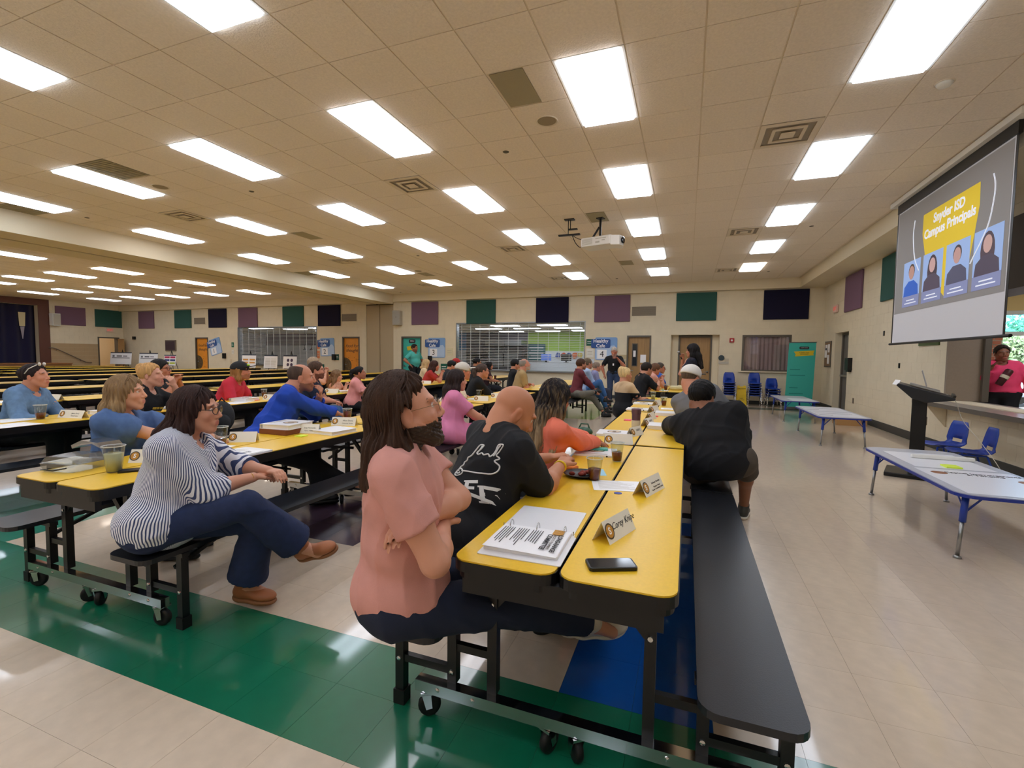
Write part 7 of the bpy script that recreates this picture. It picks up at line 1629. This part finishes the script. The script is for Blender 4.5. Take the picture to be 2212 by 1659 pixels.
# --- standing
PR = person('standing presenter with long dark wavy hair speaking into a microphone', (.12, 9.42, .93), (.08, 9.4, 1.58), -70, skin='c98a6c', hair='140f10', style='long', hair_len=.34, shirt='1f2130', sleeve=.8, pants='2f4a74', look=(-72, -4), female=True, s=1.0, seat=False,
            hands=[(-.02, 9.3, 1.36), (-.08, 9.38, 1.45)], feet=[(.1, 9.3, .09), (.14, 9.5, .09)], res=1.9, extra={'vol': 1.03}, shirt_mat=cloth('1f2130', var=.9, vscale=50, key='floral'))
OFF = person('standing man in a black shirt with a white badge, looking down at a phone', (-2.03, 14.05, .95), (-2.03, 14.0, 1.62), 172, skin='c07a60', hair='b5aca2', style='buzz', shirt='131417', sleeve=.9, pants='33425e', look=(172, -22), s=1.05, fat=1.15, seat=False,
       hands=[R(-.12, .26, .38), R(.26, .06, -.02)], feet=[(-1.93, 14.05, .09), (-2.13, 14.05, .09)], res=2.2, beard=('b5aca2', .4), neck='polo')
person('standing man in a turquoise button shirt with glasses by the teal door', (-9.66, 15.25, 1.0), (-9.63, 15.2, 1.71), 110, skin='a86c50', hair='17120f', style='short', shirt='4fb3ad', sleeve=.95, pants='17181c', look=(95, -2), s=1.1, fat=1.3, seat=False,
       hands=[R(-.32, .16, .12), R(.26, .1, .08)], feet=[(-9.62, 15.35, .09), (-9.7, 15.13, .09)], res=2.3, glasses='1a1a1a', beard=('17120f', .5), neck='polo', belly=.03)
PS = person('woman in a hot pink sweater standing beyond the counter opening with a dark drink', (4.6, 9.5, .95), (4.59, 9.5, 1.57), 205, skin='8a5a44', hair='2a1c18', style='updo', shirt='f24a78', sleeve=1.8, pants='15161a', look=(188, -2), female=True, s=1.02, fat=1.3, seat=False,
            hands=[R(-.3, .1, -.02), R(.1, .2, .4)], feet=[(4.7, 9.5, .09), (4.5, 9.5, .09)], res=1.5, cuff_pad=.03, hem=-.02)

# printed shirts
M_print = mat('shirt_print', 'd8d8d6', .8)
tp = P2['tp']; r0_, u0_, bo = P2['rt'], P2['up'], tp(.1, -.2, .375); bx_, by_ = r0_*math.cos(.45)+u0_*math.sin(.45), u0_*math.cos(.45)-r0_*math.sin(.45)
def C5(L): return [((a-915)/3.19*.0022/.62, (600-b)/3.19*.0022) for a, b in L]
decal(P2, [smooth2(C5([(832, 655), (870, 668), (915, 684), (960, 690), (985, 672), (995, 640), (984, 610), (1000, 590), (990, 570), (1008, 545), (1030, 515), (1018, 503), (1000, 508), (985, 545), (966, 578), (958, 560), (942, 566), (930, 548), (914, 556), (903, 540), (918, 520), (932, 492), (918, 482), (905, 486), (893, 515), (878, 545), (866, 556), (850, 560), (846, 580), (830, 590), (829, 608), (814, 620), (812, 640)]), 4),
           smooth2(C5([(815+22*math.cos(a), 662+26*math.sin(a)) for a in np.linspace(0, 6.3, 12)]), 3), C5([(815+9*math.cos(a), 662+11*math.sin(a)) for a in np.linspace(0, 5, 8)]),
           smooth2(C5([(905, 545), (918, 515), (924, 492)]), 3), smooth2(C5([(978, 575), (1000, 530), (1016, 510)]), 3)], 'outline_print', M_print, bo, bx_, by_, .0038)
def F_(x0, y0, w, h): return [(x0, y0, x0+w*.32, y0+h), (x0+w*.32, y0+h*.8, x0+w, y0+h), (x0+w*.32, y0+h*.42, x0+w*.75, y0+h*.6), (x0-w*.12, y0, x0+w*.48, y0+h*.1), (x0-w*.12, y0+h*.9, x0, y0+h)]
def E_(x0, y0, w, h): return F_(x0, y0, w, h)+[(x0+w*.32, y0, x0+w, y0+h*.2)]
decal(P2, [], 'lettering_print', M_print, bo, bx_, by_, polys=F_(-.06, -.165, .055, .075)+E_(-.0, -.19, .055, .075))
decal(P7, [smooth2([(.05+.03*math.cos(a), .3+.04*math.sin(a)) for a in np.linspace(.4, 5.6, 12)], 3), [(.03, .34), (.05, .31), (.08, .35)], [(.02, .27), (.08, .28)], [(.05, .25), (.03, .2), (.07, .21)]], 'logo_print', M_print, P7['tp'](.05, .2, -.02), -P7['rt'], P7['up'], .003)

# accessories worn
t_ = P2; MB().tube([t_['tp'](.07*math.sin(a), -.01+.075*math.cos(a), t_['tl']-.0-.02*math.cos(a))-t_['O'] for a in np.linspace(0, 2*PI, 20)], .004, 5).build('necklace_cord', M_blk, t_['root'], True)
def bracelet(P, i, m, r=.036, w=.006, back=.015, name='bracelet'):
    a, e, wv = P['arms'][i]; d = Vector(nrm(wv-e)); c = Vector(wv)-d*back-Vector(P['O']); x = d.orthogonal().normalized(); y = d.cross(x)
    MB().tube([c+x*r*math.cos(q)+y*r*.85*math.sin(q) for q in np.linspace(0, 2*PI, 22)], w, 6).build(name, m, P['root'], True)
bracelet(P2, 1, mat('yellow_silicone', 'e8c522', .5), .036, .006); bracelet(P3, 1, M_gold, .028, .003); bracelet(P1, 0, mat('watch_leather', '4a2a1e', .5), .034, .007, .03, 'wristwatch')
# flag print on the red tee and lettering on the black tee
decal(P8, [], 'flag_field_print', mat('flag_navy', '3a3a5e', .8), P8['tp'](.0, .25, .18), -P8['rt'], P8['up'], polys=[(-.11, 0, -.03, .12)])
decal(P8, [], 'flag_stripe_print', M_print, P8['tp'](.0, .25, .18), -P8['rt'], P8['up'], polys=[(-.03, k*.026, .1, k*.026+.014) for k in range(5)])
decal(P9, [], 'lettering_print', mat('gold_print', 'c9a83a', .8), P9['tp'](.0, .25, .2), -P9['rt'], P9['up'], polys=[(-.09, .1, -.03, .125), (-.02, .1, .02, .125), (.03, .1, .09, .125), (-.08, .04, .08, .08), (-.04, -.05, .05, .02)])

t = thing('tumbler', 'dark brown banded flask held slanting by the woman in the hot pink sweater', 'tumbler', (4.53, 9.27, 1.22)); t.rotation_euler = (0, .5, 0)
MB().lathe([(0, -.14), (.045, -.14), (.05, .1), (.04, .12), (0, .12)], n=18).build('body', mat('flask_brown', '4a1e22', .4), t, True); MB().lathe([(.0505, -.03), (.052, -.02), (.052, .01), (.0505, .02)], n=18).build('band', M_card, t, True)

o_ = OFF['hp']; MB().box(-.02, .02, -.006, .0, -.06, .0).build('badge', M_wht, OFF['root'], loc=tuple(OFF['tp'](.02, .19, .33)-OFF['O'])); MB().tube([OFF['tp'](.17*math.sin(a), .135*math.cos(a), .05)-OFF['O'] for a in np.linspace(0, 2*PI, 24)], .018, 6).build('belt', M_blk, OFF['root'], True)

hp_ = P10['hp']; mb = MB()
for sx in (-1, 1): mb.ball(tuple(hp_(sx*.034, .065, .135)-P10['O']), (.026, .012, .02), 10).tube([hp_(sx*.06, .06, .13)-P10['O'], hp_(sx*.092, .0, .09)-P10['O'], hp_(sx*.094, -.04, .04)-P10['O']], .005, 5)
mb.build('sunglasses', mat('pale_shades', 'd9d4cc', .25), P10['root'], True)
